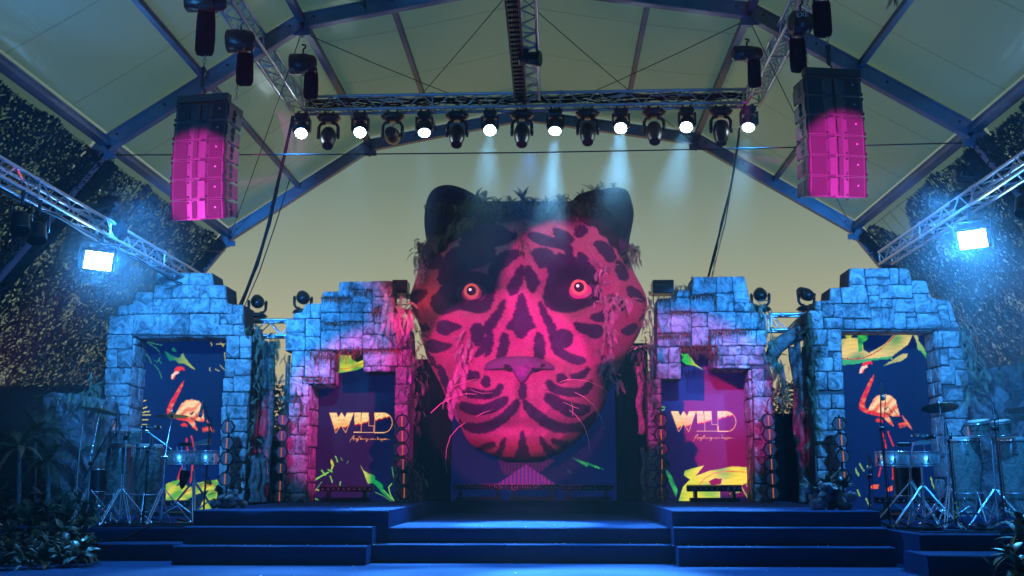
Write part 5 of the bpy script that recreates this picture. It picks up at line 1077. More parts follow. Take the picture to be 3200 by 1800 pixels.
# boxy strobes either side of the head
for px0, px1, lab in ((990, 1028, 'black boxy effects light behind the red fern left of the cat head'), (1640, 1692, 'black boxy effects light on a wire stand right of the cat head')):
    a = P(px0 / .805, 742 / .805, 17.4); b = P(px1 / .805, 708 / .805, 17.4); c = (a + b) / 2
    t = thing('effects_light', lab, 'effects light', (c.x, 17.4, a.z - .2))
    mb = MB(); mb.box((c.x, 17.4, c.z), (b.x - a.x, .34, b.z - a.z), bev=.015); mb.build('housing', M['blackm'], t)
    mb = MB(); mb.box((c.x, 17.225, c.z + .03), ((b.x - a.x) * .8, .01, .05)); mb.build('control_panel', M['lensdark'], t)
    mb = MB(); mb.tube([(a.x + .02, 17.4, c.z), (a.x + .02, 17.4, a.z - .16), (a.x + .22, 17.4, a.z - .17)], .010, 6); mb.tube([(b.x - .02, 17.4, c.z), (b.x - .02, 17.4, a.z - .16), (a.x + .2, 17.4, a.z - .17)], .010, 6); mb.build('bracket', M['black'], t)
# ------------------------------------------------------------------ bright flood panels on the low side trusses
def flood(px, py, X, label, power):
    c = PXp(px, py, X); t = thing('flood_light', label, 'flood light', (c.x, c.y, c.z + .3))
    sg = -1 if X < 0 else 1
    d = (Vector((-1.0 * sg * -1, 0, 0)))
    aim = (Vector((-.6 * sg * 1.0, 5.5, .15)) - c).normalized(); q = aim.to_track_quat('-Y', 'Z').to_matrix()
    def tr(mb): mb.v = [tuple(c + q @ Vector(v)) for v in mb.v]; return mb
    mb = MB(); mb.box((0, .06, 0), (.44, .12, .28), bev=.02)
    for k in range(9): mb.box((-.18 + k * .045, .14, 0), (.012, .05, .24))
    tr(mb).build('housing', M['blackm'], t)
    mb = MB()
    for i_ in (0, 1): mb.box((0, -.006, -.062 + i_ * .124), (.34, .012, .105))
    tr(mb).build('light_panel', M['flood'], t)
    mb = MB(); mb.box((-.235, .05, .10), (.012, .04, .24)); mb.box((.235, .05, .10), (.012, .04, .24)); mb.box((0, .05, .225), (.48, .04, .012)); tr(mb).build('bracket', M['black'], t)
    mb = MB(); mb.box(c + Vector((0, .05, .34)), (.05, .05, .22)); mb.build('clamp', M['black'], t)
    l = bpy.data.lights.new('flood_glow', 'AREA'); l.energy = power; l.spread = R(110); l.color = (.04, .36, 1.0); l.shape = 'RECTANGLE'; l.size = .40; l.size_y = .24
    o = bpy.data.objects.new('flood_glow', l); COL.objects.link(o); o.location = c + aim * .04; o.rotation_euler = aim.to_track_quat('-Z', 'Y').to_euler()
flood(307, 815, -5.95, 'blinding blue white flood light on the low left truss', 240)
flood(3040, 748, 5.55, 'blinding blue white flood light on the low right truss', 240)
# unlit par cans with pale round lenses under the low left truss
for i, (px, py) in enumerate(((63, 722), (116, 753))):
    c = PXp(px, py, -5.9); t = thing('par_light', ('unlit round lamp with a pale lens, further left under the low left truss', 'unlit round lamp with a pale lens, nearer the flood light under the left truss')[i], 'par light', (c.x, c.y, c.z + .3))
    ax = Vector((.25, -.35, -1)).normalized()
    mb = MB(); mb.lathe([(.06, -.24), (.10, -.20), (.105, -.02), (.11, 0), (.10, 0)], c, ax, 18); mb.build('can', M['blackm'], t)
    mb = MB(); mb.lathe([(.10, -.006), (.001, -.006)], c, ax, 18); mb.build('lens', M['lensoff'], t)
    mb = MB(); mb.tube([c + Vector((-.12, 0, .1)), c + Vector((-.12, 0, .3)), c + Vector((.12, 0, .3)), c + Vector((.12, 0, .1))], .012, 6); mb.cyl(c + Vector((0, 0, .3)), c + Vector((0, 0, .55)), .02); mb.build('bracket', M['black'], t)
c = PXp(3200, 668, 5.5); t = thing('par_light', 'unlit round lamp cut off by the right edge under the low right truss', 'par light', (c.x, c.y, c.z + .3))
mb = MB(); mb.lathe([(.06, -.24), (.10, -.20), (.105, -.02), (.11, 0), (.10, 0)], c, Vector((-.25, -.35, -1)), 18); mb.build('can', M['blackm'], t)
mb = MB(); mb.lathe([(.10, -.006), (.001, -.006)], c, Vector((-.25, -.35, -1)), 18); mb.build('lens', M['lensoff'], t)
# ------------------------------------------------------------------ speaker hangs
def array(label, px, py, Y, w, hcab, ncab, yaw, angs, side):
    top = P(px, py, Y); root = thing('speaker_array', label, 'speaker array', top, (0, 0, yaw))
    D = .40; pos = Vector((0, 0, -.10)); ang = angs[0]
    fr = MB(); fr.box((0, .02, -.05), (w + .02, .10, .10), bev=.008); fr.box((0, .62, -.02), (.10, .05, .09)); fr.box((-w * .3, .3, -.05), (.07, .62, .08)); fr.box((w * .3, .3, -.05), (.07, .62, .08)); fr.box((0, .58, -.05), (w * .7, .06, .08)); fr.build('flying_frame', M['black'], root, local=True)
    for k in range(ncab):
        rot = Matrix.Rotation(ang, 3, 'X')
        o = link(bpy.data.objects.new('cabinet', None)); bpy.data.objects.remove(o)
        mb = MB(); hw = w / 2
        # shell with a shallow V front and tapering back
        zt, zb_ = -.004, -hcab + .004; zt2, zb2 = zt - .045, zb_ + .045
        F = [(-hw, 0), (-.13, -.005), (0, .055), (.13, -.005), (hw, 0)]
        vs = [(x, y, zt) for x, y in F] + [(x, y, zb_) for x, y in F] + [(-hw, D, zt2), (hw, D, zt2), (-hw, D, zb2), (hw, D, zb2)]
        fs = [(i, i + 5, i + 6, i + 1) for i in range(4)] + [(0, 1, 2, 3, 4, 11, 10), (9, 8, 7, 6, 5, 12, 13), (0, 10, 12, 5), (4, 9, 13, 11), (10, 11, 13, 12)]
        mb.add(vs, fs); bd = mb.build('cabinet', M['cabinet'], root, local=True); bd.location = pos; bd.rotation_euler = (ang, 0, 0)
        for sg in (-1, 1):
            mb = MB(); mb.box((sg * (hw - (hw - .14) / 2 - .012), -.008, -hcab / 2), (hw - .165, .014, hcab - .034), bev=.004); mb.build('grille', M['grille'], bd, local=True)
        for sg in (-1, 1):
            mb = MB(); n_ = Matrix.Rotation(sg * -.43 * -1, 3, 'Z'); mb.box((sg * .068, .014, -hcab / 2), (.118, .008, hcab - .04), rot=n_); mb.build('waveguide', M['cabinet'], bd, local=True)
        mb = MB()
        for sg in (-1, 1):
            for zz in (-.035, -hcab + .035): mb.lathe([(.013, 0), (.013, -.004)], (sg * .115, -.004, zz), (0, 1, 0), 8)
        mb.build('screw', M['black'], bd, local=True)['kind'] = 'stuff'
        mb = MB(); mb.box((hw * .72, -.018, -hcab * .42), (.018, .004, .018)); mb.build('badge', M['hem'], bd, local=True)
        mb = MB()
        for sg in (-1, 1):   # rigging rails and side handle slots
            mb.box((sg * (hw + .012), .03, -hcab / 2), (.022, .03, hcab * .72)); mb.box((sg * (hw + .012), .005, -.03), (.024, .035, .035)); mb.box((sg * (hw + .012), .005, -hcab + .03), (.024, .035, .035)); mb.box((sg * (hw - .03), D + .03, -hcab / 2), (.02, .015, hcab * .7)); mb.box((sg * (hw - .03), D + .015, -.05), (.02, .04, .02)); mb.box((sg * (hw - .03), D + .015, -hcab + .05), (.02, .04, .02))
        mb.build('rigging', M['black'], bd, local=True)['kind'] = 'stuff'
        mb = MB()
        for zz in (-.075, -.165): mb.lathe([(.042, 0), (.042, .005)], (side * (hw + .001), .20, zz), (side, 0, 0), 3 + 9)
        mb.build('port', M['lensdark'], bd, local=True)['kind'] = 'stuff'
        pos = pos + rot @ Vector((0, 0, -hcab)); ang += angs[min(k + 1, len(angs) - 1)] if k + 1 < len(angs) else R(2)
    return root
array('left hanging stack of six speakers lit magenta', 636, 296, 12.0, .645, .243, 6, R(-9), [R(-6), R(2), R(3), R(3), R(4), R(5)], 1)
array('right hanging stack of six speakers, top two dark', 2598, 215, 12.2, .68, .25, 6, R(9), [R(-4), R(1), R(2), R(2), R(3), R(3)], -1)
# ------------------------------------------------------------------ chain hoists, bags and chains
def chain(mb, a, b):
    a = Vector(a); b = Vector(b); L = (b - a).length; n = int(L / .045)
    for k in range(n):
        p = a.lerp(b, (k + .5) / n); s_ = .016; v = Vector((1, 0, 0)) if k % 2 else Vector((0, 1, 0)); up = (b - a).normalized() * .028
        mb.tube([p - up + v * 0, p - up * .5 + v * s_, p + up * .5 + v * s_, p + up, p + up * .5 - v * s_, p - up * .5 - v * s_, p - up], .0045, 4)
def hoist(label, body, bag, Y, links=(), hook=None, kind='box', mark=None):
    """body / bag: photo-pixel boxes (x0,y0,x1,y1)"""
    if body: x0, y0, x1, y1 = body
    else: x0, y0, x1, y1 = bag
    c = P((x0 + x1) / 2, (y0 + y1) / 2, Y); w = (x1 - x0) * Y / FPX; h = (y1 - y0) * Y / FPX
    t = thing('chain_hoist', label, 'chain hoist', c)
    if body:
        mb = MB(); mb.lathe([(h * .30, -w * .5), (h * .46, -w * .46), (h * .5, -w * .1), (h * .5, w * .12), (h * .42, w * .42), (h * .25, w * .5)], c, (1, .25, .06), 16)
        mb.box(c + Vector((w * .05, 0, -h * .12)), (w * .38, .22, h * .75), bev=.03)
        for k in range(6): mb.tube([c + Vector((-w * .42 + k * w * .055, math.sin(a) * h * .49, math.cos(a) * h * .49)) for a in np.linspace(0, 2 * math.pi, 13)], .008, 4)
        mb.build('motor', M['blackm'], t)
        mb = MB(); mb.tube([c + Vector((0, 0, h * .45)), c + Vector((0, 0, h * .75)), c + Vector((.03, 0, h * .85)), c + Vector((.03, 0, h * .95)), c + Vector((-.02, 0, h))], .014, 6); mb.build('hook', M['steelw'], t)
    if bag:
        bx0, by0, bx1, by1 = bag; a = P((bx0 + bx1) / 2, by0, Y); b = P((bx0 + bx1) / 2, by1, Y); r_ = (bx1 - bx0) * Y / FPX / 2; Hh = a.z - b.z
        mb = MB(); rn = random.Random(int(bx0)); N = 14; prof = [(.82, 0), (.92, -.03), (.95, -.25), (1.0, -.6), (.98, -.88), (.85, -.98), (.4, -1.0)]; vs = []; fs = []
        for rr_, hh in prof:
            for k in range(N):
                an = 2 * math.pi * k / N; q_ = max(abs(math.cos(an)), abs(math.sin(an))) ** .35; vs.append((a.x + rr_ * r_ * math.cos(an) / q_ * rn.uniform(.95, 1.03), Y + rr_ * r_ * .7 * math.sin(an) / q_, a.z + hh * Hh + rn.uniform(-.008, .008)))
        for i in range(len(prof) - 1):
            for k in range(N): fs.append((i * N + k, i * N + (k + 1) % N, (i + 1) * N + (k + 1) % N, (i + 1) * N + k))
        fs.append(tuple(range((len(prof) - 1) * N, len(prof) * N))); mb.add(vs, fs, True)
        mb.tube([(a.x - r_ * .8, Y, a.z - .02), (a.x - r_ * .6, Y, a.z + .10)], .012, 5); mb.tube([(a.x + r_ * .8, Y, a.z - .02), (a.x + r_ * .6, Y, a.z + .10)], .012, 5)
        mb.build('chain_bag', M['bag'], t)
    if links:
        mb = MB()
        for (ax_, ay_), (bx_, by_) in links: chain(mb, P(ax_, ay_, Y), P(bx_, by_, Y))
        mb.build('chain', M['steelw'] if False else M['chainm'], t)
    if hook:
        p = P(*hook, Y); mb = MB(); mb.lathe([(.02, .20), (.035, .18), (.035, .12), (.02, .10), (.03, .04), (.03, -.02), (.015, -.06)], p, (0, 0, 1), 10); mb.tube([p + Vector((0, 0, -.05)), p + Vector((.03, 0, -.08)), p + Vector((.03, 0, -.13)), p + Vector((0, 0, -.15)), p + Vector((-.025, 0, -.12))], .012, 6); mb.build('hook_block', M['steelw'], t)
    return t
M['chainm'] = mat('steel_chain', (.3, .32, .38), .4, .8)
hoist('chain hoist above the left speaker stack, at the top edge', (572, -30, 712, 40), (612, 42, 678, 172), 11.4, [((641, 172), (634, 232))], (633, 262))
hoist('chain hoist on the left side truss with a drooping chain bag', (703, 90, 800, 168), (738, 170, 797, 266), 12.6, [((742, 264), (738, 312))])
hoist('chain hoist hanging from the arch knee behind the left side truss', (900, 166, 992, 235), (948, 230, 998, 308), 13.3, [((941, 222), (941, 300))])
h_ = hoist('chain hoist marked EXE beside a big bag above the right speaker stack', (2470, 32, 2536, 115), (2535, 10, 2598, 114), 12.2, [((2577, -10), (2587, 150))], (2590, 190))
cu = bpy.data.curves.new('lettering', 'FONT'); cu.body = 'EXE'; cu.size = .085; cu.align_x = 'CENTER'; cu.extrude = .001; cu.materials.append(M['hem'])
p_ = P(2508, 52, 11.98); to = bpy.data.objects.new('lettering', cu); me_ = bpy.data.meshes.new_from_object(to); me_.materials.clear(); me_.materials.append(M['hem']); to = link(bpy.data.objects.new('lettering', me_)); to.parent = h_; to.location = p_ - Vector(h_.location); to.rotation_euler = (math.pi / 2, R(-6), 0)
hoist('bare chain bag left of the right speaker stack', None, (2463, 124, 2518, 224), 12.3, [((2520, 90), (2521, 215))])
hoist('chain hoist hanging from the arch knee by the right side truss', (2283, 142, 2386, 192), (2333, 190, 2378, 272), 13.4)
# truss-end lamp on the middle truss
p_ = P(1672, 184, 13.8); t = thing('moving_light', 'black drum shaped lamp poking out right of the middle truss', 'moving light', p_)
mb = MB(); mb.lathe([(.06, -.14), (.095, -.12), (.10, .04), (.11, .07), (.10, .08)], p_, (1, -.25, -.1), 18); mb.build('head', M['blackm'], t); mb = MB(); mb.box(p_ + Vector((-.16, 0, .05)), (.14, .2, .22), bev=.02); mb.build('base', M['blackm'], t)
# speakers / fixtures above the low trusses, dark
for px, py, X, lab in ((345, 640, -6.0, 'black chain hoist over the low left truss'), (3020, 545, 5.7, 'black chain hoist over the low right truss')):
    c = PXp(px, py, X); sg = 1 if X > 0 else -1; t = thing('chain_hoist', lab, 'chain hoist', c)
    mb = MB(); mb.lathe([(.06, -.16), (.12, -.13), (.13, 0), (.12, .12), (.06, .15)], c, (1, 0, 0), 16); mb.box(c + Vector((-.12 * sg * -1, -.05, -.09)), (.5, .3, .05), rot=Matrix.Rotation(R(14 * sg), 3, 'Y')); mb.build('motor', M['blackm'], t)
    mb = MB(); chain(mb, c + Vector((0, 0, .1)), c + Vector((0, 0, .9))); chain(mb, c + Vector((.02, 0, -.1)), c + Vector((.02, 0, -.42))); mb.build('chain', M['steelw'], t)
    mb = MB(); mb.box(c + Vector((-.10 * sg, .05, -.34)), (.2, .2, .26), bev=.05); mb.build('chain_bag', M['bag'], t)
# ------------------------------------------------------------------ cable drops from the truss corners
def cables(label, pts, Y, n, spread, r=.014):
    mb = MB()
    for k in range(n):
        rn = random.Random(k * 5 + int(pts[0][0])); mb.tube([P(x + rn.uniform(-1, 1) * spread * (.4 + .6 * i / len(pts)), y, Y - 1.25 + 1.55 * i / (len(pts) - 1) + k * .01) for i, (x, y) in enumerate(pts)], r, 5)
    tag(mb.build('cable_bundle', M['rubber']), label, 'cables')
cables('thick black cable bundle dropping from the left truss corner', [(915, 362), (890, 480), (862, 600), (840, 700), (800, 830), (750, 955), (735, 1000)], 16.9, 10, 6, .018)
cables('two loose black cables beside the thick left bundle', [(905, 560), (862, 700), (810, 850), (762, 960), (750, 1010)], 16.95, 2, 5, .008)
cables('thin cable bundle dropping from the right truss corner', [(2312, 400), (2300, 490), (2282, 590), (2255, 700), (2232, 800), (2215, 870)], 16.9, 4, 4, .014)
cables('three thin wires beside the right cable bundle', [(2310, 420), (2290, 560), (2262, 700), (2240, 800), (2222, 870)], 16.95, 3, 8, .004)
# ================================================================== HEXAGONAL LAMPS
def make_hex():
    t = thing('hexagon_lamp', 'x', 'hexagonal lamp'); r = .118
    mb = MB(); vs = []
    for rr_, yy in ((r * .9, .07), (r, .05), (r, .0), (r * .88, .0), (r * .82, .03)): vs += [(rr_ * math.cos(k * math.pi / 3), yy, rr_ * math.sin(k * math.pi / 3)) for k in range(6)]
    mb.add(vs, [(q * 6 + k, q * 6 + (k + 1) % 6, q * 6 + 6 + (k + 1) % 6, q * 6 + 6 + k) for q in range(4) for k in range(6)] + [tuple(range(6)), tuple(range(24, 30))]); mb.build('hexagon_frame', M['blackm'], t)
    mb = MB()
    for i in range(-4, 5):
        for j in range(-4, 5):
            x = .021 * (i + (j % 2) * .5); z = .0185 * j
            if abs(x) < .085 and abs(z) < .082 and abs(x) * .5 + abs(z) * .87 < .086: mb.lathe([(.0105, .018), (.0098, .004), (.007, .02)], (x, 0, z), (0, 1, 0), 6, False)
    mb.build('honeycomb', M['honey'], t)
    mb = MB()
    for k in range(7): mb.box((.0, -.006, -.066 + k * .022), (.017, .008, .017), bev=.003)
    mb.build('filament', M['amber'], t)
    mb = MB(); mb.cyl((0, .02, r * .8), (0, .02, r * 1.1), .015); mb.cyl((-r, .03, 0), (-r - .03, .03, 0), .01); mb.build('bracket', M['black'], t)
    return t
hex0 = make_hex(); used = False
def hexrow(pts, names, Y, grp, scale=1.0):
    global used
    for (px, py), nm in zip(pts, names):
        p = P(px / .805, py / .805, Y); ax = Vector((p.x, p.y, 0)).normalized()
        if not used: o = hex0; used = True
        else: o = dup(hex0, (0, 0, 0))
        o.location = p; o.rotation_euler = (0, 0, R(random.uniform(-6, 6))); o.scale = (scale,) * 3; o['label'] = nm; o['group'] = grp
    xs = [P(px / .805, py / .805, Y) for px, py in pts]; mb = MB(); mb.tube([p + Vector((0, .10, 0)) for p in xs] + [Vector((xs[-1].x, Y + .1, max(.57 if abs(xs[-1].x) < 4.1 else .36, .3)))], .018, 6); tag(mb.build('lamp_pole', M['black']), 'black pole holding ' + grp, 'lamp pole')
def nm6(where, n): return ['hexagon lamp ' + ('at the top', 'second from the top', 'third from the top', 'fourth from the top', 'fifth from the top', 'at the bottom')[i if i < n - 1 else (5 if n > 3 else i)] + ' of the column ' + where for i in range(n)]
hexrow([(572, 1074), (571, 1115), (569, 1153), (566, 1205)], nm6('by the far left gate', 4), 16.1, 'hexagon lamps by the far left gate')
hexrow([(711, 1056), (709, 1096), (708, 1138), (706, 1178), (705, 1222), (703, 1249)], nm6('left of the left broken gate', 6), 16.3, 'hexagon lamps left of the left broken gate', .9)
hexrow([(1011, 1060), (1012, 1097), (1013, 1132), (1014, 1168), (1016, 1204), (1017, 1240)], nm6('beside the cat head on its left', 6), 16.3, 'hexagon lamps left of the cat head')
hexrow([(1663, 1057), (1663, 1093), (1665, 1130), (1665, 1168), (1664, 1205), (1664, 1240)], nm6('beside the cat head on its right', 6), 16.3, 'hexagon lamps right of the cat head')
hexrow([(1933, 1058), (1936, 1093), (1938, 1130), (1941, 1168), (1943, 1205), (1945, 1240)], nm6('right of the right broken gate', 6), 16.3, 'hexagon lamps right of the right broken gate')
hexrow([(2112, 1066), (2117, 1107), (2121, 1148), (2124, 1200)], nm6('by the far right gate', 4), 16.1, 'hexagon lamps by the far right gate')
hexrow([(2435, 1085), (2441, 1128), (2448, 1178)], nm6('behind the right congas', 3), 16.1, 'hexagon lamps behind the right congas', .9)
hexrow([(287, 1070), (284, 1110)], nm6('behind the left bongos', 2), 16.1, 'hexagon lamps behind the left bongos', .9)
# ================================================================== LED BARS on the floor
def ledbar(label, px0, px1, pyt, pyb, Y, zf, n):
    a = P(px0, pyb, Y); b = P(px1, pyt, Y); w = b.x - a.x; h = b.z - a.z; cx = (a.x + b.x) / 2; cz = (a.z + b.z) / 2
    t = thing('led_bar', label, 'led bar', (cx, Y, zf)); mb = MB(); mb.box((cx, Y + .06, cz), (w, .12, h), bev=.008); mb.box((cx, Y + .06, cz + h / 2 + .008), (w * .99, .09, .012)); mb.build('housing', M['blackm'], t)
    for k in range(n):
        x = a.x + w * (k + .5) / n; mb = MB(); s_ = min(h * .8, w / n * .86) / 2
        mb.box((x, Y - .004, cz), (s_ * 2, .01, s_ * 2), bev=.003); o = mb.build('lens_frame', M['lensdark'], t)
        mb = MB()
        for dx_, dz_ in ((-.3, -.2), (.3, -.2), (0, .35)): mb.lathe([(s_ * .26, 0), (s_ * .14, -.008)], (x + dx_ * s_, Y - .009, cz + dz_ * s_), (0, 1, 0), 7)
        mb.build('lens', M['glowglass'], o)
    mb = MB()
    for zz in (cz - h / 2, cz + h / 2):
        for k in range(int(w / .035)): mb.box((a.x + .018 + k * .035, Y - .006, zz + (.008 if zz > cz else -.0)), (.014, .006, .008))
    s__ = mb.build('rim_dot', M['rimdot'], t); s__['kind'] = 'stuff'
    mb = MB()
    for sx_ in (-.35, .35): mb.box((cx + w * sx_, Y + .06, (zf + cz - h / 2) / 2), (.05, .16, cz - h / 2 - zf)); 
    mb.box((cx, Y + .06, zf + .035), (w * .9, .14, .06)); mb.build('foot', M['blackm'], t)
M['rimdot'] = mat('rim_dot', (.16, .18, .20), .5, .2)
ledbar('black led bar on the floor in the left broken gate', 1000, 1165, 1520, 1537, 16.7, Z3, 10)
ledbar('black led bar on the floor in the right broken gate', 2148, 2318, 1518, 1536, 16.7, Z3, 10)
ledbar('left of three black led bars under the cat head', 1415, 1578, 1515, 1530, 17.35, Z3, 10)
ledbar('middle of three black led bars under the cat head', 1584, 1748, 1515, 1530, 17.35, Z3, 10)
ledbar('right of three black led bars under the cat head', 1753, 1918, 1517, 1533, 17.35, Z3, 10)
ledbar('black led bar behind the left conga drums', 420, 610, 1566, 1582, 16.2, ZD, 9)
ledbar('black led bar behind the right conga and timbales', 2740, 2965, 1556, 1574, 15.4, ZD, 12)
# ================================================================== PERCUSSION
def tripod(mb, x, y, z, h, spread=.36, leg=.42, r=.012, double=True, a0=0):
    mb.cyl((x, y, z + .06), (x, y, z + h), r)
    mb.cyl((x, y, z + leg), (x, y, z + leg + .05), r * 2.2)
    mb.cyl((x, y, z + .10), (x, y, z + .13), r * 1.8)
    for k in range(3):
        a = a0 + 2 * math.pi * k / 3; fx, fy = x + math.cos(a) * spread, y + math.sin(a) * spread
        t = Vector((-math.sin(a), math.cos(a), 0)) * (.014 if double else 0)
        for sg in ((-1, 1) if double else (0,)):
            mb.cyl(Vector((x + math.cos(a) * .02, y + math.sin(a) * .02, z + leg + .02)) + t * sg, Vector((fx, fy, z + .02)) + t * sg, r * .6, n=6)
            mb.cyl(Vector((x, y, z + .12)) + t * sg, Vector((x + math.cos(a) * spread * .5, y + math.sin(a) * spread * .5, z + leg * .5 + .02)) + t * sg, r * .45, n=6)
        mb.lathe([(.018, 0), (.02, .03), (.012, .045)], (fx, fy, z), (0, 0, 1), 8)
def shell(prof, c, material, name, root, n=24, axis=(0, 0, 1)):
    mb = MB(); mb.lathe(prof, c, axis, n); return mb.build(name, material, root)
def conga(x, y, z0, H, r, label, rn=0):
    t = thing('conga_drum', label, 'conga drum', (x, y, ZD)); zt = z0 + H
    shell([(r * .62, 0), (r * .78, H * .25), (r * 1.06, H * .62), (r * 1.04, H * .78), (r * .94, H)], (x, y, z0), M['wood'], 'shell', t)
    shell([(r * .97, -.02), (r * .99, .0), (r * .96, .012), (r * .5, .018), (.001, .02)], (x, y, zt), M['skin'], 'drum_head', t)
    mb = MB(); mb.tube([(x + math.cos(a) * r * 1.03, y + math.sin(a) * r * 1.03, zt - .03) for a in np.linspace(0, 2 * math.pi, 25)], .010, 6)
    mb.tube([(x + math.cos(a) * r * .68, y + math.sin(a) * r * .68, z0 + .03) for a in np.linspace(0, 2 * math.pi, 25)], .008, 6)
    mb.build('rim', M['chrome'], t)
    for k in range(6):
        a = 2 * math.pi * k / 6 + .3; mb = MB(); X, Y = math.cos(a), math.sin(a)
        mb.cyl((x + X * r * 1.05, y + Y * r * 1.05, zt - .03), (x + X * r * 1.10, y + Y * r * 1.10, zt - .17), .006, n=6); mb.box((x + X * r * 1.08, y + Y * r * 1.08, zt - .17), (.03, .03, .05), bev=.006); mb.build('tuning_lug', M['chrome'], t)
    # stand: basket ring and three chrome legs
    mb = MB(); zr = z0 + H * .28; R_ = r * 1.12
    mb.tube([(x + math.cos(a) * R_, y + math.sin(a) * R_, zr) for a in np.linspace(0, 2 * math.pi, 25)], .010, 6); mb.build('basket_ring', M['chrome'], t)
    for k in range(3):
        a = 2 * math.pi * k / 3 + math.pi / 2 * -1 + .2; X, Y = math.cos(a), math.sin(a); mb = MB()
        mb.cyl((x + X * R_, y + Y * R_, zr + .02), (x + X * R_ * 1.7, y + Y * R_ * 1.7, ZD + .02), .011); mb.cyl((x + X * R_, y + Y * R_, zr), (x + X * r * .75, y + Y * r * .75, z0 + .02), .008); mb.lathe([(.016, 0), (.018, .03)], (x + X * R_ * 1.7, y + Y * R_ * 1.7, ZD), (0, 0, 1), 8); mb.build('leg', M['chrome'], t)
    return t
def cymbal(px, py, Y, r, tilt, label, base, lean=0):
    p = P(px, py, Y); t = thing('cymbal_stand', label, 'cymbal', (base[0], base[1], ZD)); ax = Vector((math.sin(R(tilt[0])), math.sin(R(tilt[1])), 1)).normalized()
    shell([(r, -.002), (r * .99, .0), (r * .6, .012), (r * .22, .022), (r * .16, .045), (r * .05, .055), (.001, .055)], p, M['cymbal'], 'cymbal', t, 36, ax)
    mb = MB(); mb.cyl(p + ax * .05, p + ax * .09, .012); mb.cyl(p - ax * .03, p + ax * .01, .018); mb.build('wing_nut', M['chrome'], t)
    mb = MB(); bx, by = base; top = p - ax * .02; mid = Vector((bx, by, ZD + (top.z - ZD) * .62)); tripod(mb, bx, by, ZD, mid.z - ZD, a0=.4); mb.cyl(mid, top, .009); mb.cyl(mid - Vector((.03, 0, 0)), mid + Vector((.04, 0, 0)), .02); mb.lathe([(.016, -.03), (.018, 0), (.016, .03)], mid - Vector((0, 0, .25)), (0, 0, 1), 8); mb.build('stand', M['chrome'], t)
def mic(label, base, zf, joint, tip, tail, gooseneck=False, double=False):
    """photo-free coordinates: joint / tip / tail are world points"""
    t = thing('microphone_stand', label, 'microphone stand', (base[0], base[1], zf)); mb = MB()
    bx, by = base; mb.cyl((bx, by, zf + .05), joint, .011)
    for k in range(3):
        a = 2.1 * k + .5; mb.cyl((bx, by, zf + .13), (bx + math.cos(a) * .3, by + math.sin(a) * .3, zf + .012), .008)
        mb.lathe([(.014, 0), (.014, .025)], (bx + math.cos(a) * .3, by + math.sin(a) * .3, zf), (0, 0, 1), 8)
    mb.cyl((bx, by, zf + .10), (bx, by, zf + .18), .02); mb.build('tripod', M['black'], t)
    mb = MB(); mb.cyl(tail, tip, .008); mb.lathe([(.022, -.03), (.028, 0), (.022, .03)], joint, (1, 0, 0), 10); mb.build('boom', M['black'], t)
    d = (Vector(tip) - Vector(joint)); d.normalize(); dn = (Vector((d.x * .3, -.2, -1))).normalized()
    mb = MB(); mb.lathe([(.010, -.02), (.014, 0), (.019, .13), (.022, .14)], Vector(tip), dn, 12); mb.build('microphone', M['micbody'], t)
    mb = MB(); mb.lathe([(.022, .142), (.028, .155), (.028, .18), (.02, .20), (.001, .206)], Vector(tip), dn, 12); mb.build('grille', M['micgrille'], t)
    mb = MB(); mb.tube([Vector(tip), Vector(tip) + Vector((.05, 0, -.15)), Vector(joint) + Vector((.03, -.02, .05)), Vector(joint) + Vector((.02, -.02, -.3)), (bx + .02, by - .02, zf + .3), (bx + .05, by - .1, zf + .01)], .004, 5); mb.build('cable', M['rubber'], t)
M['micbody'] = mat('mic_body', (.03, .03, .035), .35, .3); M['micgrille'] = mat('mic_grille', (.2, .2, .22), .35, .7, bump=(500, .5))
def zq(f, x, y, Y): return P(*f(x, y), Y)
zD = T(200, 1250, 3.534); zE = T(2550, 1180, 3.018)
def bongo(x, y, z, r1, r2, label, wood, tilt=0, base=None):
    t = thing('bongo_drums', label, 'bongo drums', (x, y, z))
    for sg, r in ((-1, r1), (1, r2)):
        cx = x + sg * (r1 + r2) * .58; ax = Vector((math.sin(R(tilt)), -.12 * (1 if tilt else 0), 1)).normalized(); H = .17
        c = Vector((cx, y, z))
        sh = shell([(r * .86, 0), (r * .92, H * .3), (r * .97, H)], c, wood, 'shell', t, 22, ax); shell([(r * .99, 0), (r * 1.0, .008), (r * .6, .014), (.001, .015)], c + ax * H, M['skin'], 'drum_head', t, 22, ax)
        mb = MB(); u_ = ax.orthogonal().normalized(); v_ = ax.cross(u_)
        for hh, rr_ in ((H - .02, 1.05), (.01, .96)): mb.tube([c + ax * hh + (u_ * math.cos(a) + v_ * math.sin(a)) * r * rr_ for a in np.linspace(0, 2 * math.pi, 21)], .007, 5)
        for k in range(5): a = 2 * math.pi * k / 5; d = u_ * math.cos(a) + v_ * math.sin(a); mb.cyl(c + ax * (H - .02) + d * r * 1.05, c + ax * .0 + d * r * .98, .005, n=5)
        mb.build('rim', M['chrome'], t)
    mb = MB(); mb.box((x, y, z + .08), (.08, .08, .06), bev=.01); mb.build('bridge', M['blackm'], t)
    mb = MB(); tripod(mb, x, y + .02, ZD, z - ZD + .02, a0=1.2); mb.build('stand', M['chrome'], t)
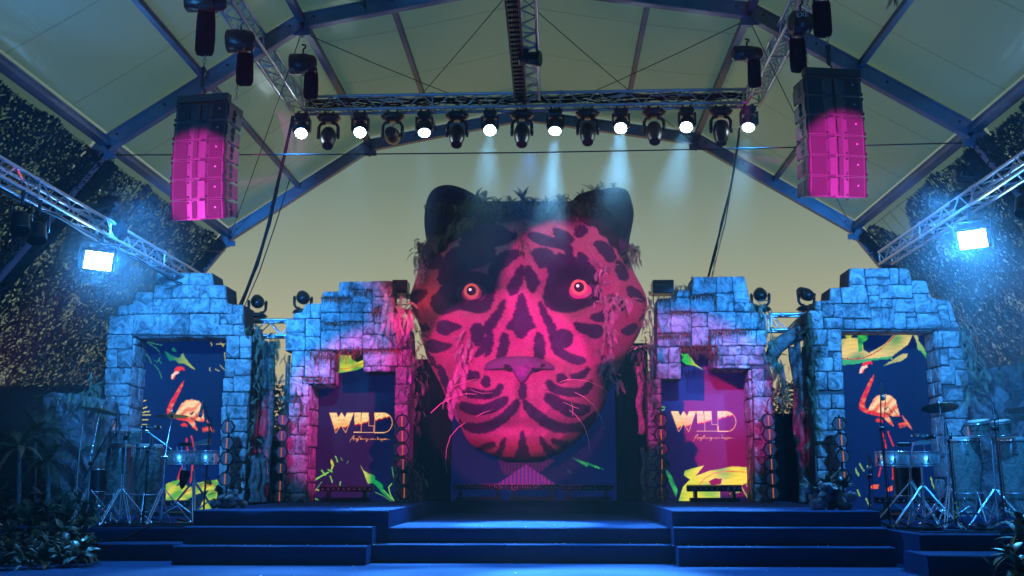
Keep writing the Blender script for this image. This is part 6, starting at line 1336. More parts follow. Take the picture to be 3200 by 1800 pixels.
def timbales(x, y, z, r1, r2, label, gap=0.02, n=2):
    t = thing('timbale_drums', label, 'timbale drums', (x, y, ZD)); H = .165; cs = [x - r1 - gap, x + r2 + gap]
    for cx, r in zip(cs, (r1, r2)):
        shell([(r, 0), (r, H), (r * .97, H), (r * .97, 0)], (cx, y, z), M['chrome'], 'shell', t, 28); shell([(r * .97, 0), (.001, .002)], (cx, y, z + H - .012), M['skin'], 'drum_head', t, 24)
        mb = MB()
        for hh, rr_ in ((H + .004, 1.03), (0, 1.02), (.03, 1.008)): mb.tube([(cx + math.cos(a) * r * rr_, y + math.sin(a) * r * rr_, z + hh) for a in np.linspace(0, 2 * math.pi, 29)], .007, 5)
        for k in range(6): a = math.pi * k / 3 + .35; mb.cyl((cx + math.cos(a) * r * 1.05, y + math.sin(a) * r * 1.05, z + .03), (cx + math.cos(a) * r * 1.05, y + math.sin(a) * r * 1.05, z + H), .006, n=6); mb.box((cx + math.cos(a) * r * 1.04, y + math.sin(a) * r * 1.04, z + .07), (.022, .022, .05), bev=.004)
        mb.build('rim', M['chrome'], t)
    mb = MB(); tripod(mb, x, y + .05, ZD, z - ZD + .12, spread=.45, leg=.5, a0=.9, r=.015); mb.build('stand', M['chrome'], t)
    mb = MB(); c = Vector((x + .02, y - .05, z + H + .10)); vs = []
    mb.cyl((x, y, z + H - .05), c, .009); mb.build('bell_post', M['chrome'], t)
    mb = MB(); w0, w1 = .035, .065; L = .19
    vs = [(c.x, c.y - w0, c.z - .02), (c.x, c.y + w0, c.z - .02), (c.x, c.y + w0, c.z + .02), (c.x, c.y - w0, c.z + .02), (c.x + L, c.y - w1, c.z - .035 + .03), (c.x + L, c.y + w1, c.z - .035 + .03), (c.x + L, c.y + w1, c.z + .035 + .03), (c.x + L, c.y - w1, c.z + .035 + .03)]
    mb.add(vs, [(0, 1, 2, 3), (7, 6, 5, 4), (0, 4, 5, 1), (1, 5, 6, 2), (2, 6, 7, 3), (3, 7, 4, 0)]); mb.build('cowbell', M['chrome'], t)
    mb = MB(); mb.box((c.x - .12, c.y, c.z - .01), (.15, .06, .05), bev=.008); mb.build('wood_block', M['blackm'], t)
    return t
def jam(label, p, r=.13):
    t = thing('tambourine', label, 'tambourine', p); mb = MB(); n = 20
    mb.lathe([(r, -.022), (r, .022), (r * .93, .022), (r * .93, -.022)], p, (.05, -.1, 1), n); mb.build('ring', M['blackm'], t)
    mb = MB()
    for k in range(8): a = 2 * math.pi * k / 8; mb.cyl(Vector(p) + Vector((math.cos(a) * r * .98, math.sin(a) * r * .98, -.012)), Vector(p) + Vector((math.cos(a) * r * .98, math.sin(a) * r * .98, .012)), .022, n=8)
    mb.build('jingle', M['chrome'], t); mb = MB(); mb.cyl(Vector(p) + Vector((0, 0, -.35)), Vector(p), .008); mb.build('rod', M['chrome'], t)
YD = 13.7
c1 = zq(zD, 615, 500, YD + .15); c2 = zq(zD, 945, 500, YD)
conga(c1.x, YD + .15, ZD + .12, c1.z - ZD - .12, .155, 'slimmer wooden conga, left one on the left platform')
conga(c2.x, YD, ZD + .12, c2.z - ZD - .12, .17, 'fatter wooden conga, right one on the left platform')
p = zq(zD, 680, 470, YD - .12); bongo(p.x, YD - .12, p.z - .02, .105, .092, 'pair of light striped bongos above the left congas', M['skinw'] if 'skinw' in M else M['wood'])
p = zq(zD, 1430, 712, YD); timbales(p.x, YD, p.z, .165, .145, 'pair of shiny steel timbales on the left platform')
p = zq(zD, 385, 770, YD + .5); t = thing('floor_tom', 'small black drum standing left of the left congas', 'drum', (p.x, YD + .5, ZD)); shell([(.12, 0), (.12, .30)], (p.x, YD + .5, p.z - .30), M['blackm'], 'shell', t); mb = MB()
for hh in (-.29, 0): mb.tube([(p.x + math.cos(a) * .125, YD + .5 + math.sin(a) * .125, p.z + hh) for a in np.linspace(0, 2 * math.pi, 21)], .008, 5)
mb.build('rim', M['chrome'], t); mb = MB(); tripod(mb, p.x, YD + .5, ZD, p.z - .28 - ZD, leg=.2, spread=.25); mb.build('stand', M['chrome'], t)
b = zq(zD, 1100, 500, YD - .25); cymbal(*zD(1190, 180), YD - .1, .21, (-1, 4), 'thin cymbal in front of the flamingo on the left platform', (zq(zD, 1115, 600, YD - .3).x, YD - .3))
cymbal(*zD(400, 125), YD - .1, .235, (9, 8), 'tilted cymbal at the left end of the left drum set', (zq(zD, 300, 600, YD - .2).x, YD - .2))
jam('black tambourine on a rod above the left conga', zq(zD, 960, 300, YD))
p = zq(zD, 640, 800, YD - .5); t = thing('hardware_stand', 'chrome stand in front of the left conga', 'drum stand', (p.x, YD - .5, ZD)); mb = MB(); tripod(mb, p.x, YD - .5, ZD, .62, spread=.38, a0=.3, r=.013); mb.build('tube', M['chrome'], t)
p = zq(zD, 200, 700, YD + .1); t = thing('hardware_stand', 'tall chrome stand furthest left with a chime bar clamp', 'drum stand', (p.x, YD + .1, ZD)); mb = MB(); q = zq(zD, 205, 265, YD + .1); tripod(mb, p.x - .05, YD + .1, ZD, .7, a0=.6, r=.013); mb.cyl((p.x - .05, YD + .1, ZD + .65), q, .01); mb.cyl(q, q + Vector((.15, 0, .02)), .01); mb.cyl(q + Vector((.14, 0, .05)), q + Vector((.14, 0, -.14)), .012); mb.build('tube', M['chrome'], t)
# stick bag hanging on the timbale stand, bright holder bar
p = zq(zD, 1330, 830, YD - .1); t = thing('stick_bag', 'drumsticks in a dark bag hanging below the left timbales', 'stick bag', p); mb = MB(); mb.lathe([(.06, .06), (.065, 0), (.03, -.15), (.005, -.18)], p, (.15, 0, 1), 10); mb.build('bag', M['bag'], t); mb = MB(); mb.cyl(p, p + Vector((-.12, 0, .36)), .009); mb.cyl(p + Vector((.02, 0, 0)), p + Vector((-.06, 0, .36)), .009); mb.build('drumstick', M['alu'], t)
a = zq(zD, 920, 345, YD - .15); b = zq(zD, 1190, 545, YD - .15); mb = MB(); mb.cyl(a, b, .011); mb.lathe([(.02, -.02), (.02, .02)], a, (1, 0, 0), 8); tag(mb.build('boom_bar', M['chrome']), 'bright slanting chrome rod between the left conga and timbales', 'metal rod')
def W3(f, x, y, Y): return zq(f, x, y, Y)
mic('tall microphone stand in front of the flamingo, right of the left timbales', (W3(zD, 1540, 1180, 13.6).x, 13.6), ZD, W3(zD, 1608, 270, 13.6), W3(zD, 1535, 20, 13.55), W3(zD, 1655, 370, 13.65))
mic('low microphone stand aimed across the front of the right left-hand conga', (W3(zD, 880, 1180, 13.2).x, 13.2), ZD, W3(zD, 930, 560, 13.2), W3(zD, 975, 430, 13.2), W3(zD, 835, 800, 13.2))
mic('microphone stand leaning over the light bongos', (W3(zD, 290, 1200, 13.3).x, 13.3), ZD, W3(zD, 300, 700, 13.3), W3(zD, 590, 190, 13.3), W3(zD, 200, 900, 13.3))
# ---- right set
YE = 13.1
M['congab'] = mat('conga_wood_pale', (.34, .30, .26), .22, vary=(9, (.18, .16, .14), 3))
wsv = M['wood']; M['wood'] = M['congab']
c1 = zq(zE, 1390, 575, YE + .1); conga(c1.x, YE + .1, ZD + .14, c1.z - ZD - .14, .185, 'pale wooden conga, left one on the right platform')
c2 = zq(zE, 1850, 575, YE + .1); conga(c2.x, YE + .1, ZD + .14, c2.z - ZD - .14, .18, 'pale wooden conga, right one on the right platform')
M['wood'] = wsv
p = zq(zE, 1660, 560, YE - .2); bongo(p.x, YE - .2, p.z + .02, .125, .105, 'pair of tilted bongos over the right congas', M['wood'], -9)
p = zq(zE, 900, 835, YE); timbales(p.x, YE, p.z, .20, .16, 'pair of shiny steel timbales on the right platform')
p = zq(zE, 860, 845, YE + .35); t = thing('bass_drum', 'black upright drum under the right timbales', 'drum', (p.x, YE + .35, ZD)); q = zq(zE, 860, 1115, YE + .35); shell([(.165, 0), (.165, p.z - q.z)], (p.x, YE + .35, q.z), M['blackm'], 'shell', t); mb = MB()
for zz in (p.z, q.z): mb.tube([(p.x + math.cos(a) * .17, YE + .35 + math.sin(a) * .17, zz) for a in np.linspace(0, 2 * math.pi, 25)], .010, 6)
for k in range(6): a = k * math.pi / 3 + .2; mb.cyl((p.x + math.cos(a) * .175, YE + .35 + math.sin(a) * .175, q.z), (p.x + math.cos(a) * .175, YE + .35 + math.sin(a) * .175, q.z + .12), .007)
mb.build('rim', M['chrome'], t); mb = MB(); mb.cyl((p.x, YE + .35, ZD + .02), (p.x, YE + .35, q.z), .02)
for k in range(3): a = 2.1 * k; mb.cyl((p.x, YE + .35, ZD + .15), (p.x + .2 * math.cos(a), YE + .35 + .2 * math.sin(a), ZD), .01)
mb.build('stand', M['chrome'], t)
cymbal(*zE(1170, 285), YE - .1, .215, (1, 14), 'dark cymbal in front of the far right stone pier', (zq(zE, 1235, 900, YE - .1).x, YE - .1))
cymbal(*zE(2000, 300), YE - .1, .23, (-3, 10), 'dark cymbal cut off by the right edge of the picture', (zq(zE, 1960, 900, YE - .1).x, YE + .1))
jam('dark tambourine on a rod over the right timbales', zq(zE, 1015, 550, YE), .14)
for x_, lab in ((1000, 'chrome stand in front of the right timbales, its bracing folded out'), (1250, 'tall chrome stand between the right timbales and conga')):
    p = zq(zE, x_, 900, YE - .4); t = thing('hardware_stand', lab, 'drum stand', (p.x, YE - .4, ZD)); mb = MB(); tripod(mb, p.x, YE - .4, ZD, .95 if x_ > 1100 else .75, spread=.42, leg=.46, a0=.35 + x_, r=.014); mb.build('tube', M['chrome'], t)
mic('tall straight microphone stand in front of the right flamingo', (W3(zE, 700, 1390, 12.7).x, 12.7), ZD, W3(zE, 612, 480, 12.7), W3(zE, 610, 60, 12.65), W3(zE, 612, 520, 12.75))
mic('short microphone stand left of the right drum set', (W3(zE, 500, 1300, 12.9).x, 12.9), ZD, W3(zE, 505, 930, 12.9), W3(zE, 498, 725, 12.85), W3(zE, 505, 960, 12.9))
mic('microphone stand with yellow tape at the front of the right platform', (W3(zE, 1325, 1370, 12.1).x, 12.1), ZD, W3(zE, 1250, 560, 12.1), W3(zE, 1220, 435, 12.1), W3(zE, 1255, 640, 12.1))
mic('tall microphone stand between the two right congas', (W3(zE, 1780, 1380, 12.2).x, 12.2), ZD, W3(zE, 1690, 480, 12.2), W3(zE, 1665, 240, 12.2), W3(zE, 1700, 560, 12.2))
mb = MB(); p = W3(zE, 1325, 1260, 12.05)
for k in range(4): mb.box(p + Vector((.02 * math.sin(k * 2), 0, .09 - .05 * k)), (.03, .01, .018), rot=Matrix.Rotation(.6 * k, 3, 'Y'))
tag(mb.build('tape_mark', M['tapey']), 'yellow tape bits on the microphone stand of the right platform', 'tape')
mic('black microphone stand in front of the hexagon lamps right of the cat head', (P(2065, 1565, 16.0).x, 16.0), Z3, P(2065, 1400, 16.0), P(2062, 1365, 15.95), P(2066, 1410, 16.0))
# pedals and dark cases on the platforms
for x, y, lab in ((W3(zE, 1060, 1380, 12.4).x, 12.3, 'black foot pedal under the right timbales'), (W3(zE, 1580, 1360, 12.1).x, 12.1, 'black foot clamp by the right conga'), (W3(zD, 1340, 1320, 13.3).x, 13.3, 'small black stage box under the left timbales')):
    t = thing('foot_pedal', lab, 'pedal', (x, y, ZD)); mb = MB(); mb.box((x, y, ZD + .02), (.2, .12, .035), bev=.01); mb.box((x - .04, y, ZD + .06), (.10, .09, .02), rot=Matrix.Rotation(.25, 3, 'Y')); mb.build('plate', M['blackm'], t)
# cables on the platforms
rn = random.Random(11)
def squiggle(label, x0, x1, y0, y1, z, n, r=.007):
    mb = MB()
    for _ in range(n):
        pts = []; x = rn.uniform(x0, x1); y = rn.uniform(y0, y1); a = rn.uniform(0, 6)
        for k in range(26):
            pts.append((x, y, z + r)); a += rn.gauss(0, .5); x = min(max(x + math.cos(a) * .13, x0), x1); y = min(max(y + math.sin(a) * .05, y0), y1)
        mb.tube(pts, r, 5)
    tag(mb.build('floor_cable', M['rubber']), label, 'cables', kind='stuff')
squiggle('tangle of black cables on the left drum platform', -5.9, -4.2, 12.7, 13.6, ZD, 16)
squiggle('tangle of black cables on the right drum platform', 3.9, 6.4, 11.6, 12.9, ZD, 16)
mb = MB(); mb.tube([PZ(*zz, .36 if i < 2 else .2) if False else Vector(zz) for i, zz in enumerate([(-4.7, 13.2, .36), (-4.75, 12.66, .36), (-4.85, 12.61, .32), (-5.05, 12.58, .21), (-5.3, 12.4, .20)])], .012, 5); tag(mb.build('floor_cable', M['rubber']), 'black cable running down over the left drum platform step', 'cables')
# ================================================================== FERNS, PLANTS, DRIFTWOOD, ROCKS
def frond_mesh(name, L, W_, n, droop, material, seed=0, wide=.62):
    rn = random.Random(seed); mb = MB(); pts = []
    for i in range(n + 1):
        u = i / n; pts.append(Vector((L * (u - .12 * droop * u * u), 0, L * (.28 * u * (1 - u) * (1 - droop) * 2 - droop * .75 * u * u))))
    mb.tube(pts[::3] + [pts[-1]], .004, 3)
    for i in range(1, n):
        u = i / n; w = W_ * math.sin(math.pi * min(1, u * .9 + .12)) ** .7; p = pts[i]; ax = (pts[i + 1] - pts[i - 1]).normalized()
        for sg in (-1, 1):
            d = (Vector((0, sg, 0)) + ax * .45 + Vector((0, 0, -.25 * rn.random()))).normalized() * w * rn.uniform(.85, 1.1); b = ax * (L / n * wide)
            mb.add([p - b * .8, p + b * .8, p + d * .6 + b * .9, p + d, p + d * .6 - b * .5], [(0, 1, 2, 3, 4)])
    me = bpy.data.meshes.new(name); me.from_pydata(mb.v, [], mb.f); me.materials.append(material); return me
def leaf_mesh(name, L, W_, droop, material):
    mb = MB(); vs = []; fs = []; n = 6
    for i in range(n + 1):
        u = i / n; w = W_ * math.sin(math.pi * (u * .93 + .05)) ** .8; z = L * (.35 * u - droop * u * u)
        vs += [(L * u, -w, z + .12 * w), (L * u, 0, z - .10 * w), (L * u, w, z + .12 * w)]
    for i in range(n):
        a = i * 3; fs += [(a, a + 3, a + 4, a + 1), (a + 1, a + 4, a + 5, a + 2)]
    mb.add(vs, fs, True); me = bpy.data.meshes.new(name); me.from_pydata(mb.v, [], mb.f); me.polygons.foreach_set('use_smooth', [True] * len(mb.f)); me.materials.append(material); return me
FR = {}
for nm, mm in (('d', 'leafd'), ('f', 'fern'), ('w', 'fernw')):
    FR[nm] = [frond_mesh('frond', .5, .062, 22, .35, M[mm], 1), frond_mesh('frond', .5, .05, 20, .8, M[mm], 2), frond_mesh('frond', .5, .07, 20, .1, M[mm], 3)]
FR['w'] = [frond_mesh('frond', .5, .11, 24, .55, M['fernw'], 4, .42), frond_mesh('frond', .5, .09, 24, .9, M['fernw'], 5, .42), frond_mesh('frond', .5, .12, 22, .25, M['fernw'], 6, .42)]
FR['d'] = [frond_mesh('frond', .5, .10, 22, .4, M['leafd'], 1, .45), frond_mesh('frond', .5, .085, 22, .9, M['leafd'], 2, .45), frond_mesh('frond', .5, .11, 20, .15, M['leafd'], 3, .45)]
LF = [leaf_mesh('leaf', .4, .055, .5, M['leaf2']), leaf_mesh('leaf', .4, .09, .7, M['leaf2'])]
LW = [leaf_mesh('leaf', .4, .05, .55, M['fernw'])]
def clump(name, label, catg, p, meshes, n, size, seed, up=60, spread=360, head=0, part='frond', lo=-10, group=None):
    rn = random.Random(seed); t = thing(name, label, catg, p, group=group)
    for k in range(n):
        az = R(head + (rn.random() - .5) * spread if spread < 360 else 360 * k / n + rn.uniform(-20, 20)); e = R(rn.uniform(lo, up)); s_ = size / .5 * rn.uniform(.7, 1.15)
        piece(part, rn.choice(meshes), t, (0, 0, 0), (rn.uniform(-.5, .5), -e, az), (s_,) * 3)
    return t
def vine(name, label, catg, path, meshes, n, size, seed, jit=.06, out=-1, part='frond'):
    """hanging garland: many fronds along a path, drooping towards the viewer and down"""
    rn = random.Random(seed); t = thing(name, label, catg, path[0])
    o0 = Vector(path[0])
    for k in range(n):
        u = (k + rn.random()) / n * (len(path) - 1); i = min(int(u), len(path) - 2); p = Vector(path[i]).lerp(Vector(path[i + 1]), u - i) + Vector((rn.gauss(0, jit), -abs(rn.gauss(0, jit)), rn.gauss(0, jit * .5)))
        az = R(rn.uniform(195, 345)); e = R(rn.uniform(-85, -25) if rn.random() < .75 else rn.uniform(-30, 25)); s_ = size / .5 * rn.uniform(.6, 1.2)
        piece(part, rn.choice(meshes), t, p - o0, (rn.uniform(-.7, .7), -e, az), (s_,) * 3)
    return t
def HP(f, x, y, off=.03): q = f(x, y); return P(*q, headY(*q) - off)
# crown of greenery on the head
crown = [(620, 250), (700, 215), (760, 230), (860, 255), (960, 255), (1050, 235), (1130, 245), (1230, 260), (1330, 250), (1420, 260), (1500, 230), (1600, 190)]
nmz = ['beside the left ear', 'at the inner edge of the left ear', 'left of the crown middle, spiky', 'on the left half of the crown', 'just left of the crown middle', 'on the middle of the crown, star shaped', 'just right of the crown middle', 'on the right half of the crown', 'with an upright frond near the right ear', 'below the right ear corner', 'at the base of the right ear', 'on the edge of the right ear']
for i, (x, y) in enumerate(crown):
    clump('fern_plant', 'dark fern ' + nmz[i] + ' of the cat head', 'fern', P(*zA(x, y + 25), 16.95), FR['d'], 26, .14 + .05 * (i % 3), 20 + i, up=75, lo=-60)
clump('fern_plant', 'tiny fern standing on top of the right ear of the cat head', 'fern', P(*zA(1650, 165), 17.0), FR['d'], 6, .15, 55, up=80, lo=20)
clump('fern_plant', 'curling fern at the very top of the right ear of the cat head', 'fern', P(*zA(1735, 160), 17.0), FR['d'], 5, .14, 56, up=80, lo=20)
vine('fern_garland', 'dense dark fern mat over the forehead top of the cat head', 'fern garland', [HP(zA, 480, 330), HP(zA, 700, 320), HP(zA, 1000, 315), HP(zA, 1300, 330), HP(zA, 1550, 330)], FR['d'], 520, .17, 61, .13)
vine('fern_garland', 'dark ferns running from the left ear down the left temple of the cat head', 'fern garland', [HP(zA, 640, 400), HP(zA, 520, 480), HP(zA, 420, 560), HP(zA, 330, 600)], FR['d'], 80, .24, 62, .08)
vine('fern_plant', 'bushy fern sticking out left of the left ear flap of the cat head', 'fern', [P(*zA(330, 560), 16.85), P(*zA(285, 600), 16.85), P(*zA(275, 680), 16.85)], FR['d'], 46, .20, 63, .06)
vine('fern_garland', 'pinkish ferns trailing down the far left edge of the cat head', 'fern garland', [P(*zA(310, 640), 16.85), P(*zA(280, 760), 16.85), P(*zA(262, 860), 16.8)], FR['w'], 40, .17, 64, .04)
vine('fern_plant', 'bushy fern sticking out right of the right ear flap of the cat head', 'fern', [P(*zA(1860, 590), 16.85), P(*zA(1885, 640), 16.85), P(*zA(1850, 740), 16.85)], FR['d'], 46, .19, 65, .06)
vine('fern_garland', 'pink lit fern tuft hanging down the middle of the forehead', 'fern garland', [HP(zA, 1070, 390), HP(zA, 1040, 470), HP(zA, 1035, 560), HP(zA, 1060, 640)], FR['f'], 50, .17, 66, .05)
vine('fern_garland', 'small pinkish fern on the left brow of the cat head', 'fern garland', [HP(zA, 600, 400), HP(zA, 560, 460)], FR['f'], 8, .12, 67, .03)
vine('fern_garland', 'curly fern on the right of the forehead of the cat head', 'fern garland', [HP(zA, 1420, 380), HP(zA, 1500, 470)], FR['f'], 10, .12, 68, .05)
# pink plants hanging by the right eye
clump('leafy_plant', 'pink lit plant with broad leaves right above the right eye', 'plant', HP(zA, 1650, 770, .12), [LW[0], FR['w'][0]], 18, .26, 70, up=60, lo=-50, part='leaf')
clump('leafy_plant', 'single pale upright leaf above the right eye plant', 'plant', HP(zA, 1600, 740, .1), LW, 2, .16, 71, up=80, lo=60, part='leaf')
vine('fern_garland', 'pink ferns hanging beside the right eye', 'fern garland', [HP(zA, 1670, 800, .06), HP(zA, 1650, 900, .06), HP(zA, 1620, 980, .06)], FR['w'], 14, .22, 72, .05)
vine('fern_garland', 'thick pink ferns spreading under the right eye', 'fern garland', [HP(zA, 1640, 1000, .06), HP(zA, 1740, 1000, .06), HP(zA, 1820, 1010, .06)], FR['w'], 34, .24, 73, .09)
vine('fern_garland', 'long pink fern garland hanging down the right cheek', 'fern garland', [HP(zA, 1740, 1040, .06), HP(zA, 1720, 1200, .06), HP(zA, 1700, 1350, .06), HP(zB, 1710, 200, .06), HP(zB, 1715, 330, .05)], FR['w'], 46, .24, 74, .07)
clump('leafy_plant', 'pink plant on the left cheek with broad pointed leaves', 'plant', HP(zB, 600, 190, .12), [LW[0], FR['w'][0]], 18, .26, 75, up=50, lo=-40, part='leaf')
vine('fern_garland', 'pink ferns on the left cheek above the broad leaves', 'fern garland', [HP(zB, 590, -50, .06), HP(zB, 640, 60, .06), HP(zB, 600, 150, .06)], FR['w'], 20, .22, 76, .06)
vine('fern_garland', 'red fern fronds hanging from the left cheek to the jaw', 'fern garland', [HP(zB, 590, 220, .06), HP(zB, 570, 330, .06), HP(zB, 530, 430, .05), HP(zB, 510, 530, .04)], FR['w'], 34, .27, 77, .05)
# greenery beside the gates
vine('fern_garland', 'red fern plant at the top right corner of the left broken gate', 'fern garland', [P(1235, 925, 16.2), P(1250, 970, 16.15), P(1262, 1020, 16.15)], FR['w'], 34, .32, 80, .10)
vine('fern_garland', 'small red fern on the face of the left broken gate', 'fern garland', [P(1215, 975, 16.3), P(1200, 1005, 16.3)], FR['w'], 7, .18, 81, .03)
clump('leafy_plant', 'dark red broad leaves below the red fern of the left broken gate', 'plant', P(1270, 1010, 16.1), LW, 8, .2, 82, up=20, lo=-70, part='leaf')
vine('fern_garland', 'dark ferns hanging between the left broken gate and the cat head', 'fern garland', [P(1290, 960, 16.5), P(1300, 1080, 16.5), P(1305, 1200, 16.5), P(1300, 1330, 16.6)], FR['d'], 80, .20, 83, .07)
vine('fern_garland', 'brown fern heap at the foot of the left black curtain', 'fern garland', [P(1285, 1440, 16.6), P(1300, 1480, 16.6), P(1300, 1540, 16.6)], FR['f'], 34, .18, 84, .06)
vine('fern_garland', 'dusky ferns hanging between the cat head and the right broken gate', 'fern garland', [P(2035, 930, 16.45), P(2030, 1020, 16.45), P(2020, 1100, 16.4), P(2010, 1160, 16.4)], FR['f'], 80, .20, 85, .07)
clump('leafy_plant', 'palm like plant drooping from the left edge of the right broken gate', 'plant', P(1995, 1085, 16.2), [LF[0], LW[0]], 12, .26, 86, up=20, lo=-60, part='leaf')
vine('fern_garland', 'dark ferns hanging below the palm right of the cat head', 'fern garland', [P(2005, 1120, 16.4), P(2020, 1200, 16.4), P(2035, 1300, 16.4)], FR['d'], 34, .18, 87, .06)
vine('fern_garland', 'blue lit ferns over the top right shoulder of the right broken gate', 'fern garland', [P(2355, 945, 16.3), P(2385, 985, 16.3), P(2410, 1050, 16.3), P(2412, 1080, 16.3)], FR['f'], 60, .17, 88, .06)
vine('fern_garland', 'dark fern curtain right of the right broken gate', 'fern garland', [P(2400, 1100, 16.35), P(2425, 1150, 16.35), P(2445, 1210, 16.4), P(2430, 1260, 16.4)], FR['d'], 90, .21, 89, .08)
vine('fern_garland', 'ferns draped over the post beside the far left gate', 'fern garland', [P(800, 1010, 16.7), P(810, 1060, 16.7), P(805, 1150, 16.7), P(800, 1260, 16.7), P(780, 1380, 16.7), P(770, 1480, 16.7)], FR['f'], 130, .22, 90, .08)
vine('fern_garland', 'dark fern fringe on the right edge of the left post', 'fern garland', [P(850, 1040, 16.75), P(860, 1120, 16.75), P(855, 1200, 16.75)], FR['d'], 40, .22, 91, .04)
vine('fern_garland', 'thin ferns hanging along the left edge of the left broken gate', 'fern garland', [P(905, 1100, 16.7), P(898, 1200, 16.7), P(895, 1300, 16.7), P(905, 1400, 16.6)], FR['d'], 60, .2, 92, .05)
vine('fern_garland', 'dark leafy patch on the stones of the left broken gate', 'fern garland', [P(925, 1190, 16.35), P(930, 1260, 16.35), P(925, 1330, 16.35)], FR['d'], 30, .16, 93, .05)
vine('fern_garland', 'ferns hanging along the left edge of the far right gate', 'fern garland', [P(2530, 960, 16.4), P(2540, 1100, 16.4), P(2535, 1250, 16.4), P(2550, 1400, 16.4)], FR['d'], 110, .2, 94, .05)
vine('fern_garland', 'ferns hanging outside the far right gate pier', 'fern garland', [P(3005, 1020, 16.3), P(3035, 1130, 16.3), P(3050, 1250, 16.3)], FR['f'], 80, .24, 95, .09)
vine('fern_garland', 'pale blue lit ferns at the left edge of the far left gate', 'fern garland', [P(320, 1170, 16.1), P(300, 1210, 16.1), P(270, 1240, 16.1), P(310, 1330, 16.1)], FR['f'], 50, .26, 96, .08)
vine('fern_garland', 'dark ferns behind the left cymbal', 'fern garland', [P(325, 1300, 15.9), P(305, 1400, 15.9), P(300, 1470, 15.9)], FR['d'], 60, .24, 97, .08)
# fern tips poking into the top edge of the picture
for px, py, lab in ((1132, 8, 'small dark fern tip hanging at the top edge of the picture, left of the middle'), (215, 2, 'small fern tip at the top left edge of the picture'), (2786, 4, 'small fern tip at the top right edge of the picture')):
    p = P(px, py - 30, 11.0); t = clump('fern_plant', lab, 'fern', p, FR['d'], 5, .2, px, up=-40, lo=-90)
# driftwood posts
def post(label, px0, px1, pyt, zf, Y, lean=0, mt='drift', planks=4, seed=0):
    rn = random.Random(seed); a = P(px0, pyt, Y); b = P(px1, pyt, Y); w = (b.x - a.x) / planks; t = thing('driftwood_post', label, 'driftwood post', ((a.x + b.x) / 2, Y, zf))
    for k in range(planks):
        x = a.x + w * k; zt = a.z - rn.uniform(0, .35) * (a.z - zf) * .3; mb = MB(); n = 12; N = 7; vs = []; fs = []; dy = rn.uniform(-.05, .05)
        for i in range(n + 1):
            z = zf + (zt - zf) * i / n
            for j in range(N):
                an = 2 * math.pi * j / N; r_ = w * .62 * (1 + .18 * math.sin(i * 1.3 + j * 2 + k) + rn.uniform(-.08, .08)); vs.append((x + w / 2 + math.cos(an) * r_ + lean * (z - zf) + .02 * math.sin(i * .9 + k), Y + dy + math.sin(an) * r_ * .8, z))
        for i in range(n):
            for j in range(N): fs.append((i * N + j, i * N + (j + 1) % N, (i + 1) * N + (j + 1) % N, (i + 1) * N + j))
        fs.append(tuple(range(n * N, n * N + N))); mb.add(vs, fs, True); mb.build('plank', M[mt], t)
    return t
post('dark wooden post with ferns beside the far left gate', 798, 862, 1020, Z3, 16.95, 0, 'drift', 3, 1)
post('broad gnarled driftwood trunk beside the far right gate', 2475, 2545, 1030, Z3, 16.85, -.015, 'drift', 4, 2)
post('short stub of driftwood left of the left hexagon lamps', 785, 832, 1420, Z3, 16.5, 0, 'drift', 3, 3)
t = thing('driftwood_branch', 'dark driftwood branch arching from the right broken gate to the trunk', 'driftwood branch', P(2420, 1100, 16.9)); mb = MB(); mb.tube([P(2405, 1130, 16.9), P(2425, 1085, 16.85), P(2460, 1060, 16.85), P(2490, 1045, 16.85), P(2515, 1000, 16.9)], [.10, .13, .12, .14, .08], 9); mb.build('branch', M['drift'], t)
mb = MB(); mb.tube([P(2410, 1130, 16.88), P(2440, 1150, 16.8), P(2450, 1200, 16.8), P(2440, 1240, 16.85)], [.07, .05, .04, .02], 8); mb.build('side_branch', M['drift'], t)
post('pink lit painted bark strip between the head and the right hexagon lamps', 2002, 2022, 1395, Z3, 16.6, .012, 'pinkwood', 2, 4)
post('thin pink bark strip under the palm right of the head', 1990, 2008, 1130, 1.6, 16.75, .0, 'pinkwood', 1, 5)
post('short pink bark foot below the brown fern heap', 1296, 1318, 1500, Z3, 16.75, 0, 'pinkwood', 2, 6)
for px, w_, yt in ((905, 3, 1110), (918, 3, 1112), (896, 2, 1140)):
    mb = MB(); a = P(px, yt, 16.9); b = P(px - 4, 1560, 16.9); mb.cyl((a.x, 16.9, Z3), (a.x, 16.9, a.z), .02, n=6); tag(mb.build('support_pole', M['drift']), {905: 'middle', 918: 'right', 896: 'left and shorter'}[px] + ' thin support pole behind the left broken gate', 'support pole')
# black masking flats between the gates
for x0, x1, yt, lab in ((742, 930, 1385, 'black cloth flat between the two left gates'), (2395, 2590, 1300, 'black cloth flat between the two right gates')):
    drape(P(x0, 1400, 17.2).x, P(x1, 1400, 17.2).x, .36 if x0 > 2300 else .36, P(x0, yt, 17.2).z, 17.2, lab)
drape(-9.9, -6.7, 0, 2.5, 18.55, 'black cloth closing the rear corner behind the left rock wall')
drape(6.0, 9.3, 0, 2.4, 18.55, 'black cloth closing the rear corner behind the right rock wall')
